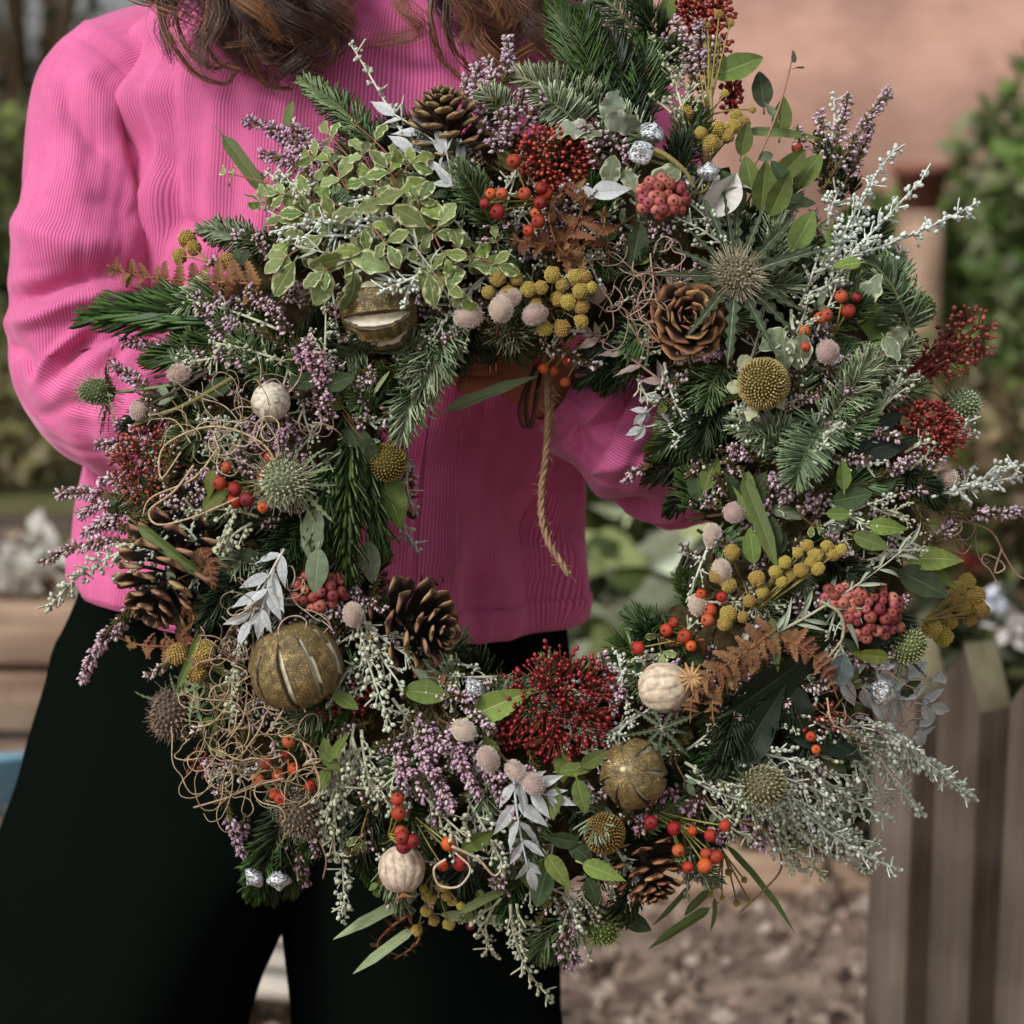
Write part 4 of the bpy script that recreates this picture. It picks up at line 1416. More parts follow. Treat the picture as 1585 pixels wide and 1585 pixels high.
# ---- heather
for a in [
    (512, 270, 378, 185, dict(start=.4, pale=.05, d1=10, green=.5, label='thin heather tip reaching out over the pink shirt front')), (515, 275, 420, 205, dict(d1=20, pale=.1)), (500, 285, 402, 238, dict(d1=20, pale=.1)), (525, 262, 450, 192, dict(d1=18, pale=.1)),
    (500, 262, 470, 200, dict(d1=18, pale=.1)), (480, 290, 440, 215, dict(d1=22, pale=.1)),
    (735, 200, 722, 118, dict(d1=30)), (765, 170, 785, 58, dict(d1=10, start=.45)), (752, 215, 732, 130, dict(d1=35)), (775, 262, 742, 192, dict(d1=45)), (785, 240, 770, 170, dict(d1=45)),
    (780, 225, 812, 140, dict(d1=40)), (800, 215, 842, 150, dict(d1=40)), (720, 175, 738, 98, dict(d1=10)), (770, 180, 758, 92, dict(d1=10)), (775, 250, 790, 190, dict(d1=48)),
    (945, 285, 905, 195, dict(d1=50)), (958, 250, 920, 195, dict(d1=50)), (985, 268, 962, 225, dict(d1=45)),
    (1068, 165, 1040, 28, dict(d1=25, dens=1.2, pale=.4)), (1085, 150, 1082, 30, dict(d1=25, dens=1.2, pale=.4)), (1055, 120, 1022, 58, dict(d1=25, pale=.4)), (1080, 140, 1062, 60, dict(d1=30, pale=.4)), (1090, 140, 1108, 60, dict(d1=15, pale=.4)),
    (1270, 300, 1378, 138, dict(d1=15, pale=.45, start=.25, label='tall pink heather spire at the upper right rim')), (1270, 290, 1312, 148, dict(d1=15, pale=.45)), (1290, 310, 1348, 192, dict(d1=12, pale=.4)), (1262, 280, 1268, 172, dict(d1=15, pale=.5)), (1285, 300, 1325, 220, dict(d1=15, pale=.35)), (1240, 250, 1235, 200, dict(d1=15, pale=.4)),
    (445, 480, 300, 458, dict(d1=25, pale=.2)), (440, 500, 382, 446, dict(d1=30, pale=.2)), (470, 545, 412, 470, dict(d1=30, pale=.2)), (420, 520, 350, 500, dict(d1=22)), (430, 470, 470, 440, dict(d1=25)),
    (512, 668, 472, 520, dict(d1=55, dens=1.9, size=10, pale=0, start=.05, rad=10, label='dense mauve heather spike below the dark slit fruit')), (505, 640, 495, 540, dict(d1=50, dens=1.7, size=10, pale=0, start=0, rad=11)), (480, 590, 462, 540, dict(d1=42, pale=0)),
    (420, 580, 330, 545, dict(d1=30, pale=.2)), (375, 545, 300, 470, dict(d1=25, green=.6)), (250, 620, 172, 560, dict(d1=0, pale=0)), (300, 560, 190, 530, dict(d1=-5, pale=0)),
    (265, 730, 150, 688, dict(d1=5, pale=.05)), (255, 745, 158, 742, dict(d1=2, pale=.05)), (210, 778, 88, 766, dict(d1=-5, pale=.35, start=.35, label='thin pale heather tip poking out past the cuff')), (230, 770, 122, 800, dict(d1=-5)), (240, 800, 130, 830, dict(d1=-8)), (260, 840, 60, 872, dict(d1=-5, dens=.5, start=.35)),
    (240, 690, 180, 655, dict(d1=-2, pale=0)), (270, 690, 190, 700, dict(d1=5, pale=0)), (230, 810, 170, 780, dict(d1=0, pale=.1)), (210, 830, 150, 815, dict(d1=-5, pale=.1)), (250, 780, 180, 750, dict(d1=5)),
    (435, 730, 442, 640, dict(d1=40, pale=.05, size=10)), (410, 720, 385, 650, dict(d1=35, pale=.05)), (460, 700, 440, 660, dict(d1=40, pale=.1)), (390, 760, 370, 690, dict(d1=30)),
    (640, 770, 622, 690, dict(d1=0)), (1140, 560, 1048, 540, dict(d1=45, pale=.15, size=10, dens=1.4)), (1135, 535, 1080, 552, dict(d1=45, pale=.05, dens=1.3)), (1090, 540, 1050, 555, dict(d1=35, pale=.4)),
    (1010, 722, 968, 742, dict(d1=-20, pale=.3)), (1195, 720, 1128, 692, dict(d1=25)), (1290, 735, 1185, 752, dict(d1=30)), (1245, 735, 1212, 775, dict(d1=25)), (1355, 740, 1412, 708, dict(d1=25)), (1280, 750, 1240, 790, dict(d1=25)), (1200, 750, 1180, 800, dict(d1=20)),
    (1110, 790, 1072, 772, dict(d1=-5, pale=.5)), (1120, 790, 1095, 752, dict(d1=0, pale=.5)), (1430, 760, 1490, 730, dict(d1=5, pale=.4)), (1450, 790, 1590, 792, dict(d1=-15, pale=.45, start=.35, label='pale heather spike running off past the vine curls')), (1430, 740, 1460, 700, dict(d1=10, pale=.3)), (1440, 840, 1475, 812, dict(d1=0)),
    (1320, 880, 1280, 830, dict(d1=25, pale=.1)), (1300, 860, 1270, 850, dict(d1=25)), (550, 955, 475, 925, dict(d1=30, pale=.6)), (560, 960, 500, 945, dict(d1=30, pale=.6)), (570, 940, 540, 910, dict(d1=25, pale=.5)),
    (240, 905, 127, 1055, dict(d1=-20, pale=.3, start=.5, green=.6, label='single heather spike hanging over the black trousers')), (215, 930, 180, 985, dict(d1=-15, pale=.2)), (250, 930, 200, 900, dict(d1=0)),
    (350, 1200, 378, 1325, dict(d1=15, pale=.1, start=.45, label='mauve heather spike hanging under the vine tangle')), (380, 1260, 372, 1300, dict(d1=15)), (345, 1250, 322, 1180, dict(d1=10)), (470, 1290, 476, 1370, dict(d1=12, pale=0)), (455, 1280, 462, 1340, dict(d1=8, pale=0)),
    (650, 1080, 706, 1255, dict(d1=50, pale=.1, dens=1.2)), (660, 1080, 742, 1235, dict(d1=52, pale=.1, dens=1.2)), (640, 1100, 622, 1232, dict(d1=45, pale=.1)), (670, 1070, 780, 1205, dict(d1=50, pale=.2, dens=1.2)), (650, 1100, 668, 1200, dict(d1=50, pale=0, dens=1.2)), (690, 1100, 795, 1268, dict(d1=45, pale=.2)), (680, 1110, 650, 1240, dict(d1=48, pale=.1)), (700, 1090, 720, 1190, dict(d1=55, pale=.05, dens=1.3)), (640, 1080, 690, 1160, dict(d1=55, pale=.05, dens=1.2)), (700, 1070, 760, 1130, dict(d1=45, pale=.5)), (620, 1080, 740, 1080, dict(d1=40, pale=.5)), (660, 1190, 690, 1260, dict(d1=40)), (610, 1130, 640, 1200, dict(d1=40, pale=.1)),
    (1018, 1240, 988, 1292, dict(d1=35, pale=0)), (1075, 1222, 1000, 1240, dict(d1=30, pale=0)), (1120, 1240, 1182, 1312, dict(d1=30, pale=.05)), (1060, 1270, 1120, 1300, dict(d1=20, pale=.1)), (1090, 1220, 1060, 1260, dict(d1=30, pale=0)),
    (880, 1390, 892, 1490, dict(d1=10)), (870, 1430, 880, 1500, dict(d1=5)), (860, 1380, 900, 1440, dict(d1=15)), (960, 1085, 930, 1012, dict(d1=15, pale=.2)), (975, 1100, 950, 1060, dict(d1=30, pale=.2)), (1040, 1330, 1090, 1360, dict(d1=5)),
    (600, 560, 560, 600, dict(d1=10, dens=.4, green=1.6)), (580, 590, 560, 660, dict(d1=10, dens=.5, green=1.6)), (610, 620, 590, 660, dict(d1=15, dens=.5, green=1.4)),
]:
    heather(a[0], a[1], a[2], a[3], **a[4])

# ---- silver wormwood
for a in [
    (640, 240, 545, 72, dict(d1=15, br=.55, dens=.65, bud=8.5, tone=.3, label='tall silver wormwood spray standing before the shirt placket')),
    (655, 352, 425, 358, dict(d1=60, br=.6, tone=.8, bend=.03)), (640, 370, 470, 345, dict(d1=58, br=.6, tone=.7)), (560, 365, 440, 372, dict(d1=62, br=.5, tone=.8)), (430, 260, 475, 300, dict(d1=45, br=.5, tone=.3)), (410, 265, 480, 290, dict(d1=40, br=.5, tone=.3)),
    (700, 400, 590, 450, dict(d1=70, br=.5, tone=.7)), (660, 410, 625, 470, dict(d1=62, br=.4, tone=.7)), (750, 430, 720, 470, dict(d1=45, br=.4, tone=.3)),
    (1062, 215, 1012, 62, dict(d1=35, br=.9, label='grey-green wormwood spire beside the heather at the top')), (1050, 190, 1005, 150, dict(d1=35)), (1070, 190, 1050, 110, dict(d1=35)),
    (1290, 400, 1388, 228, dict(d1=10, tone=.85, bud=9, br=.8)), (1300, 410, 1432, 272, dict(d1=8, tone=.9, bud=9, br=.8)), (1310, 400, 1508, 316, dict(d1=-5, tone=.95, bud=9.5, br=.65, label='long white wormwood spray reaching out to the upper right')), (1250, 440, 1335, 312, dict(d1=30, tone=.6)), (1240, 470, 1268, 390, dict(d1=35, tone=.4)),
    (1225, 480, 1240, 560, dict(d1=35, tone=.2)), (1262, 520, 1300, 430, dict(d1=25, tone=.3)), (1270, 460, 1320, 380, dict(d1=20, tone=.6)), (1230, 520, 1250, 460, dict(d1=30, tone=.3)), (1280, 350, 1300, 290, dict(d1=15, tone=.6)), (1280, 240, 1290, 150, dict(d1=5, tone=.7, br=.5)),
    (1140, 400, 1048, 338, dict(d1=40, tone=.3)), (1120, 370, 1060, 310, dict(d1=35, tone=.3)), (1130, 390, 1130, 320, dict(d1=35, tone=.4)),
    (735, 500, 690, 565, dict(d1=10, tone=.2, br=.6)), (720, 520, 700, 470, dict(d1=10, br=.5)), (430, 510, 275, 460, dict(d1=32, br=.4, dens=.6)), (400, 540, 300, 560, dict(d1=30, br=.5)), (440, 560, 330, 530, dict(d1=40, br=.4)),
    (400, 800, 292, 792, dict(d1=28)), (390, 810, 340, 850, dict(d1=38, bud=9)), (370, 780, 350, 850, dict(d1=38, bud=9)), (240, 840, 76, 942, dict(d1=-8, bud=9.5, tone=.3, br=.75, dens=1.1, label='pale wormwood spray drooping over the trousers beside the hem')), (250, 850, 180, 870, dict(d1=0, tone=.2)), (260, 830, 180, 900, dict(d1=-5, tone=.2)),
    (390, 960, 360, 1108, dict(d1=45, bud=9, br=.5)), (550, 915, 605, 1120, dict(d1=38, bud=9.5, br=.9, tone=.2, label='wormwood spray hanging between the gold fruit and the open cone')), (560, 960, 640, 1020, dict(d1=20, tone=.3)), (580, 1000, 620, 1060, dict(d1=30, tone=.4)), (560, 930, 580, 1020, dict(d1=30)),
    (548, 1120, 535, 1422, dict(d1=25, bud=9.5, br=1.0, tone=.25, dens=1.2, label='longest wormwood spray hanging straight down at the bottom')), (545, 1140, 612, 1255, dict(d1=42, bud=9)), (535, 1130, 500, 1300, dict(d1=30, bud=9)), (560, 1130, 580, 1230, dict(d1=42)), (530, 1180, 520, 1330, dict(d1=28, bud=9)),
    (660, 1235, 722, 1295, dict(d1=48, bud=9)), (720, 1230, 782, 1345, dict(d1=38, bud=9, tone=.2)), (640, 1180, 590, 1220, dict(d1=40)), (690, 1280, 740, 1330, dict(d1=40, tone=.5)),
    (875, 1365, 912, 1475, dict(d1=22, tone=.2)), (790, 1400, 852, 1545, dict(d1=-10, bud=8.5, br=.6, label='wormwood spray hanging lowest of all before the trousers')), (775, 1390, 765, 1480, dict(d1=0)), (800, 1400, 810, 1470, dict(d1=0)), (900, 1380, 930, 1450, dict(d1=15)), (955, 1315, 1022, 1392, dict(d1=30, br=.5, tone=.3)),
    (1100, 1170, 1285, 1232, dict(d1=35, tone=.55)), (1130, 1175, 1330, 1262, dict(d1=25, tone=.55)), (1170, 1200, 1360, 1310, dict(d1=15, tone=.4)), (1110, 1195, 1290, 1330, dict(d1=28, tone=.55)), (1240, 1180, 1380, 1270, dict(d1=0, tone=.5)), (1200, 1170, 1320, 1200, dict(d1=20, tone=.55)), (1060, 1200, 1200, 1250, dict(d1=40, tone=.55)), (1150, 1230, 1240, 1350, dict(d1=15, tone=.55)), (1260, 1220, 1340, 1350, dict(d1=-5, tone=.4)), (1300, 1120, 1400, 1200, dict(d1=-15, tone=.5)), (1310, 1140, 1380, 1240, dict(d1=-15, tone=.5)), (1150, 1190, 1305, 1292, dict(d1=18, tone=.55)), (1140, 1210, 1275, 1355, dict(d1=12)), (1200, 1200, 1392, 1345, dict(d1=5, tone=.8, bud=8.5)), (1180, 1180, 1345, 1232, dict(d1=5, tone=.55)), (1120, 1200, 1245, 1300, dict(d1=22)), (1060, 1180, 1155, 1222, dict(d1=30)), (1090, 1240, 1172, 1302, dict(d1=22)), (1160, 1160, 1260, 1180, dict(d1=25, tone=.55)), (1220, 1180, 1310, 1150, dict(d1=5)), (1100, 1190, 1200, 1270, dict(d1=28)), (1200, 1240, 1300, 1320, dict(d1=5)), (1180, 1220, 1230, 1330, dict(d1=5)),
    (1340, 1110, 1505, 1236, dict(d1=-45, d0=-10, tone=.8, bud=10, br=.7, dens=1.3, label='white wormwood spray hanging before the wooden pickets')), (1345, 1130, 1428, 1258, dict(d1=-45, d0=-10, tone=.7, bud=10, br=.7)), (1330, 1110, 1430, 1180, dict(d1=-40, d0=-10, tone=.7, bud=10)), (1340, 1120, 1460, 1200, dict(d1=-42, d0=-10, tone=.8, bud=10)),
    (1440, 770, 1590, 735, dict(d1=-25, tone=.8, bud=9.5, br=.6, label='silver wormwood tip leaving the frame beside the vine curls')), (1470, 760, 1585, 718, dict(d1=-25, tone=.8, bud=9)), (1290, 800, 1375, 770, dict(d1=25, br=.5, tone=.2)), (1245, 740, 1298, 655, dict(d1=38, br=.5, tone=.3)), (1180, 660, 1140, 640, dict(d1=35, tone=.3)), (1150, 700, 1150, 640, dict(d1=35, tone=.4)), (1360, 640, 1400, 560, dict(d1=0, tone=.1)), (1400, 700, 1450, 660, dict(d1=0, tone=.1)), (1480, 680, 1500, 640, dict(d1=-20, tone=.6)),
    (960, 1080, 955, 1010, dict(d1=0, tone=.7)), (1240, 1100, 1330, 1140, dict(d1=10, tone=.1, br=.6)), (1080, 700, 1120, 760, dict(d1=0, br=.4)), (620, 780, 645, 850, dict(d1=0, tone=.5, br=.5)), (630, 730, 640, 790, dict(d1=0, tone=.3, br=.4)),
]:
    wormwood(a[0], a[1], a[2], a[3], **a[4])

# ---- cream-edged leaves of the upper left, on their stems
for a in [
    (600, 330, 508, 208, 4, 40, 48, 'upright cream-edged sprig above the silver spray'), (560, 330, 430, 300, 4, 42, 44, None), (590, 300, 560, 235, 3, 40, 45, None), (500, 320, 350, 268, 4, 38, 35, 'cream-edged sprig reaching out before the sleeve seam'), (560, 350, 470, 330, 3, 44, 55, None), (640, 340, 600, 260, 3, 46, 55, None),
    (650, 300, 690, 400, 4, 42, 60, 'bright green cream-edged sprig right of the slit fruit'), (660, 350, 712, 460, 4, 44, 62, None), (640, 380, 690, 440, 3, 40, 62, None), (700, 380, 770, 410, 3, 42, 50, None), (480, 360, 400, 310, 3, 38, 40, None), (620, 420, 560, 390, 2, 50, 62, None), (520, 360, 440, 400, 3, 44, 60, None), (580, 390, 500, 420, 3, 46, 66, None), (610, 250, 545, 190, 3, 40, 35, None), (560, 320, 600, 380, 3, 46, 66, None), (540, 280, 480, 240, 3, 38, 46, None), (540, 300, 510, 250, 3, 38, 48, None), (600, 280, 640, 250, 3, 42, 50, None), (620, 350, 650, 310, 3, 44, 58, None),
]:
    leafy('variegated_sprig', a[0], a[1], a[2], a[3], 'cream', a[4], a[5], d0=10, d1=a[6], stemc=S(128, 84, 66), pair=True, label=a[7], ang=.95)
for (x, y, g, l, d) in [(512, 405, 195, 66, 66), (570, 402, -10, 66, 66), (440, 430, -120, 60, 60), (500, 440, -100, 66, 62), (556, 452, -75, 72, 68), (430, 380, 190, 46, 55), (690, 330, 60, 44, 60), (708, 362, 95, 46, 60), (672, 322, 130, 52, 62), (635, 335, 150, 58, 64), (755, 405, 10, 58, 52), (600, 305, 20, 50, 62), (575, 318, -160, 44, 60), (668, 448, -80, 50, 66), (700, 425, 80, 52, 70), (640, 285, 40, 60, 62), (530, 330, 200, 46, 60), (480, 375, -150, 46, 60), (610, 345, -20, 46, 66), (455, 340, 170, 44, 52)]:
    one_leaf('cream', x, y, g, l, d, tilt=.25)
for (x, y, g, l, d) in [(880, 195, 175, 66, 55), (965, 192, -20, 64, 60), (950, 160, 70, 66, 50), (945, 262, 85, 52, 58), (1030, 272, 50, 66, 60), (1215, 545, -80, 54, 50), (1240, 545, -100, 56, 48), (1348, 450, 60, 60, 40), (1390, 520, 30, 46, 20), (1195, 525, -140, 50, 45), (910, 205, -10, 44, 50), (975, 280, -60, 40, 50), (1380, 540, -60, 44, 15)]:
    one_leaf('cream_grey', x, y, g, l, d, tilt=.25)
one_leaf('white', 945, 293, 10, 60, 64, wide=1.6, label='pale silver leaf lying on the brown crumpled fern')
one_leaf('white', 905, 297, 160, 40, 60, wide=1.4)

# ---- plain green leaves
for (k, x, y, g, l, d, lb) in [
    ('deep', 1180, 136, 95, 62, 5, 'round dark green leaf standing against the brick wall'), ('green', 1210, 180, 85, 62, 5, 'pale green leaf standing right of the round dark leaf'), ('green', 1142, 103, 22, 84, 20, None), ('green', 1032, 18, 70, 60, 15, None), ('deep', 998, 8, 100, 50, 5, None), ('deep', 985, 378, 80, 66, 35, None), ('green', 1182, 288, 85, 76, 55, None), ('deep', 1135, 292, 110, 70, 55, None), ('green', 1207, 300, 65, 72, 58, None), ('green', 1250, 262, 60, 70, 45, None), ('deep', 1228, 310, 10, 70, 40, None), ('green', 1243, 357, 62, 72, 55, 'olive leaf below the upright pointed leaves'), ('bright', 1308, 410, -170, 50, 45, None), ('green', 1152, 215, 80, 52, 45, None), ('green', 1225, 255, 50, 64, 42, None), ('deep', 1210, 268, 120, 50, 40, None), ('green', 1160, 270, 100, 60, 42, None),
    ('green', 1098, 732, 75, 56, 20, None), ('deep', 1080, 745, 100, 66, 5, None), ('green', 1158, 752, 90, 44, 45, None), ('deep', 1140, 755, 110, 54, 30, None), ('deep', 1175, 755, 65, 52, 30, None), ('green', 1163, 845, 100, 54, 35, None), ('deep', 1195, 830, 85, 60, 35, None), ('deep', 1208, 842, 60, 40, 30, None), ('green', 1305, 735, 95, 46, 35, None), ('deep', 1320, 770, 10, 60, 28, None), ('green', 1300, 795, 0, 40, 30, None),
    ('green', 1348, 838, -20, 56, 40, None), ('bright', 1378, 816, -8, 64, 45, None), ('bright', 1452, 862, 5, 92, 32, 'large bright green pointed leaf at the right rim'), ('deep', 1430, 902, -25, 86, 26, 'large dark green pointed leaf under the bright one'), ('bright', 1460, 895, -30, 54, 15, None),
    ('grey', 490, 884, -95, 68, 62, 'grey-green leaf hanging over the dusky pink berries'), ('grey', 480, 830, -100, 90, 40, None), ('grey', 572, 870, -85, 66, 30, None), ('deep', 560, 700, -60, 90, 22, None), ('green', 605, 770, -65, 100, 30, None), ('bright', 778, 1087, 25, 106, 35, 'broad smooth green leaf left of the deep red buds'), ('green', 660, 1072, -5, 70, 32, None), ('green', 535, 1085, -30, 46, 40, None), ('green', 512, 1180, -40, 40, 45, None), ('green', 525, 1155, 60, 44, 46, None), ('green', 505, 1165, 100, 44, 42, None), ('green', 500, 1205, -120, 40, 40, None),
    ('green', 900, 1233, -75, 52, 55, None), ('green', 858, 1243, -95, 50, 52, None), ('bright', 866, 1352, -55, 66, 60, 'bright oval leaf under the bleached sprig'), ('bright', 936, 1350, -20, 70, 55, None), ('deep', 985, 1428, -25, 52, 5, None), ('green', 920, 1175, 30, 46, 42, None), ('deep', 838, 1372, -110, 66, 38, None), ('green', 890, 1190, 10, 50, 35, None), ('deep', 900, 1320, -40, 50, 38, None), ('green', 740, 1300, 30, 56, 45, None), ('deep', 920, 1380, -60, 46, 35, None), ('deep', 870, 1300, 170, 50, 35, None), ('green', 800, 1280, -60, 50, 38, None), ('deep', 780, 1340, -40, 56, 30, None),
    ('bright', 335, 770, 40, 54, 32, None), ('bright', 325, 750, -100, 44, 35, None), ('deep', 470, 590, 180, 46, 38, None), ('deep', 525, 590, 20, 50, 40, None), ('green', 570, 760, 20, 50, 10, None), ('green', 760, 1160, 120, 46, 35, None), ('green', 1480, 770, 30, 40, -20, None), ('slate', 1302, 1038, 75, 52, 45, 'slate grey round leaf beside the brown fern'), ('bright', 1345, 1015, 175, 60, 40, None), ('green', 1010, 1060, 30, 44, 20, None), ('green', 1000, 395, 40, 40, 30, None), ('green', 780, 410, -20, 56, 48, None),
]:
    one_leaf(k, x, y, g, l, d, label=lb)
for (x, y, g, l, d, lb) in [(1215, 1045, 35, 190, 30, 'largest dark glossy leaf beneath the brown fern frond'), (1175, 1125, 60, 150, 22, None), (1285, 1140, -12, 140, 30, None), (1240, 1120, -70, 130, 28, None), (1340, 980, 170, 90, 18, None), (1350, 660, 30, 130, 10, None), (1370, 690, 15, 120, 12, None), (1320, 660, 70, 90, 8, None)]:
    one_leaf('magnolia', x, y, g, l, d, label=lb)
# long narrow leaves
for (k, x, y, g, l, d, lb, wd) in [
    ('strap', 385, 262, -52, 130, 45, 'long narrow green leaf slanting before the sleeve seam', 1.5), ('strap', 446, 172, 82, 46, 5, None, 2.6), ('strap_pale', 762, 606, 22, 152, 15, 'long pale narrow leaf laid across the hole', 1.25), ('strap', 925, 42, -38, 74, 15, None, 1.6), ('strap', 1215, 205, -2, 120, 25, None, 1.1),
    ('strap', 1180, 812, -68, 140, 50, 'narrow olive leaf standing among the catkins', 1.5), ('strap', 275, 862, -38, 150, 50, 'narrow leaf crossing the brown pine cone', 1.1), ('strap_pale', 578, 1418, 205, 150, 0, 'narrow leaf pointing out at the bottom, upper one of two', 1.1), ('strap_pale', 592, 1472, 215, 120, -5, 'narrow leaf pointing out at the bottom, lower one of two', 1.1), ('strap_pale', 758, 1423, -5, 150, 0, None, .9), ('strap', 1050, 1437, 212, 116, -25, None, 1.2), ('strap', 1108, 1418, -85, 56, -25, None, 1.7), ('strap', 1075, 1398, 220, 60, -25, None, 1.8), ('strap', 1040, 1405, 230, 90, -15, None, .8), ('strap', 1200, 1000, -80, 80, 55, None, 1.6),
    ('strap', 1190, 1375, -45, 190, -25, None, .5), ('strap_pale', 590, 590, 60, 40, 30, None, 1.5), ('strap', 300, 1010, 65, 120, 45, None, .8), ('strap', 1150, 780, 120, 70, 35, None, 1.4), ('strap', 770, 1380, 30, 130, 10, None, .9)]:
    one_leaf(k, x, y, g, l, d, label=lb, tilt=.08, wide=wd)
# grey blade-leaved sprigs
leafy('rosemary_sprig', 1190, 985, 1405, 845, 'blade', 6, 62, d0=25, d1=45, stemc=S(168, 164, 140), ang=.6, label='grey narrow-leaved sprig lying over the dusky pink berries')
leafy('rosemary_sprig', 1130, 1010, 1290, 930, 'blade', 4, 66, d0=25, d1=38, stemc=S(160, 158, 132), ang=.55)
leafy('rosemary_sprig', 1320, 900, 1300, 1010, 'blade', 3, 60, d0=25, d1=40, stemc=S(160, 158, 132), ang=.6)
leafy('rosemary_sprig', 700, 470, 640, 380, 'blade', 4, 50, d0=30, d1=60, stemc=S(180, 184, 166), ang=.6)
leafy('rosemary_sprig', 620, 440, 480, 385, 'blade', 4, 42, d0=45, d1=66, stemc=S(190, 194, 178), ang=.6)
# bleached sprigs
leafy('bleached_sprig', 720, 262, 612, 178, 'white', 4, 62, d0=25, d1=35, stemc=S(190, 188, 180), ang=.8, label='white bleached leaves tucked beside the upright pine cone')
leafy('bleached_sprig', 715, 290, 640, 230, 'white', 3, 56, d0=35, d1=45, stemc=S(190, 188, 180), ang=.8)
leafy('bleached_sprig', 700, 290, 690, 232, 'white', 2, 50, d0=35, d1=55, stemc=S(180, 176, 168), ang=.7)
leafy('bleached_sprig', 1035, 600, 918, 520, 'rose', 4, 42, d0=10, d1=0, stemc=S(150, 124, 112), ang=.85, label='dusky rose dried sprig at the top of the hole')
leafy('bleached_sprig', 1050, 600, 1000, 640, 'white', 3, 46, d0=0, d1=-5, stemc=S(190, 186, 180), ang=.7, label='white spiky leaves at the edge of the hole below the rose sprig')
leafy('bleached_sprig', 1048, 655, 995, 662, 'white', 2, 46, d0=-5, d1=-10, stemc=S(190, 186, 180), ang=.6)
leafy('bleached_sprig', 440, 850, 388, 960, 'white', 4, 56, d0=40, d1=55, stemc=S(196, 190, 178), ang=.7, label='white bleached sprig hanging above the gold slit fruit', tilt=.3)
leafy('bleached_sprig', 425, 880, 405, 950, 'white', 3, 50, d0=45, d1=60, stemc=S(196, 190, 178), ang=.6)
leafy('bleached_sprig', 795, 1200, 818, 1345, 'white', 5, 56, d0=45, d1=55, stemc=S(188, 192, 196), ang=.75, label='bluish white leafy sprig hanging at the bottom of the ring', tilt=.3)
leafy('bleached_sprig', 800, 1210, 850, 1232, 'white', 3, 50, d0=45, d1=50, stemc=S(188, 192, 196), ang=.7)
leafy('bleached_sprig', 1290, 1040, 1440, 1092, 'white', 4, 74, d0=30, d1=8, stemc=S(188, 184, 180), ang=.6, label='large white bleached sprig before the picket fence')
leafy('bleached_sprig', 1350, 1030, 1448, 1052, 'white', 3, 64, d0=20, d1=0, stemc=S(188, 184, 180), ang=.55)
leafy('bleached_sprig', 1330, 1060, 1430, 1130, 'white', 3, 70, d0=20, d1=0, stemc=S(188, 184, 180), ang=.5)
one_leaf('petal', 1128, 262, 65, 95, 62, label='curled white petal-like leaf among the green leaves', tilt=.3, wide=.8, roll=.7)
one_leaf('petal', 1118, 300, 60, 80, 50, tilt=.2)
leafy('bleached_sprig', 1165, 260, 1225, 95, 'grey', 3, 40, d0=10, d1=0, stemc=S(140, 110, 88), ang=.7, label='thin grey-leaved twig rising against the brick wall', pair=False)

# ---- pine cones
pinecone(690, 196, (-.12, .86, .42), 108, 42, 46, 4, 58, SC_A, dh=30, label='brown pine cone standing upright at the top left of the ring', swide=1.05, lk=1.1)
pinecone(1062, 497, (.1, .12, 1), 52, 41, 32, 2, 60, SC_C, dh=30, label='round pine cone seen end on like a rosette', swide=1.2, lk=1.12)
pinecone(262, 893, (-.35, -.75, .35), 140, 56, 50, -22, 40, SC_B, dh=6, label='large dark pine cone in the left side of the ring', swide=1.1, lk=1.15)
pinecone(640, 972, (.75, -.12, .5), 106, 49, 36, -4, 48, SC_B, dh=12, label='wide open pine cone at the left edge of the hole', swide=1.05, lk=1.2)
pinecone(1002, 1345, (.25, -.8, .35), 92, 42, 40, -8, 48, SC_C, dh=10, label='small dark pine cone at the bottom beside the green leaves')

# ---- dried slit fruit
lime(458, 1032, 69, (-.30, .93, .20), [.25 + .698 * q for q in range(9)], dh=28, seed=3, label='largest gold dusted dried fruit with white slits', stalk=False, wv=[.8, 1.0, .7, 1.1, .8, .9, 1.25, .7, .9], width=.105)
lime(980, 1198, 50, (-.35, .25, .9), [.2, 1.1, 2.0, 2.9, 3.8, 4.6, 5.5], dh=48, seed=8, width=.10, label='small gold dusted dried fruit with a pale stalk dot')
lime(587, 480, 64, (.95, .1, .1), [.4, 1.2, 2.1, 2.9, 3.9, 4.9, 5.7], dh=-2, seed=5, label='dark dried fruit with level slits under the cream-edged leaves', dark=.55, stalk=False)

# ---- papery pods
pod(419, 622, 29, (.1, .3, .9), dh=40, seed=2, label='pale papery seed pod in the vines on the left', crown=False, c1=S(196, 188, 170))
pod(1028, 1064, 38, (.9, .2, .3), dh=38, seed=5, label='pale veined seed pod beside the brown fern')
pod(622, 1345, 35, (.1, -.92, .3), ribs=13, dh=42, seed=7, label='ribbed seed pod with dry crown under three orange hips')
# poppy star head
mb = MB()
c = V(1070, 1050, dh=64)
for k in range(13):
    f = 2 * math.pi * k / 13
    e = c + np.array([math.cos(f), math.sin(f), -.15]) * 24
    mb.tube([c + np.array([0, 0, 3.]), (c + e) / 2 + np.array([0, 0, 2.]), e], [2.6, 3.0, 1.4], 5, S(170, 134, 92))
mb.inst(BALL_T, [c - np.array([0, 0, 34.])], np.eye(3)[None], np.array([[34., 34, 34]]), S(140, 104, 66))
part('poppy_head', mb, M_POD, c, 'star-topped dry poppy head on the fern frond')

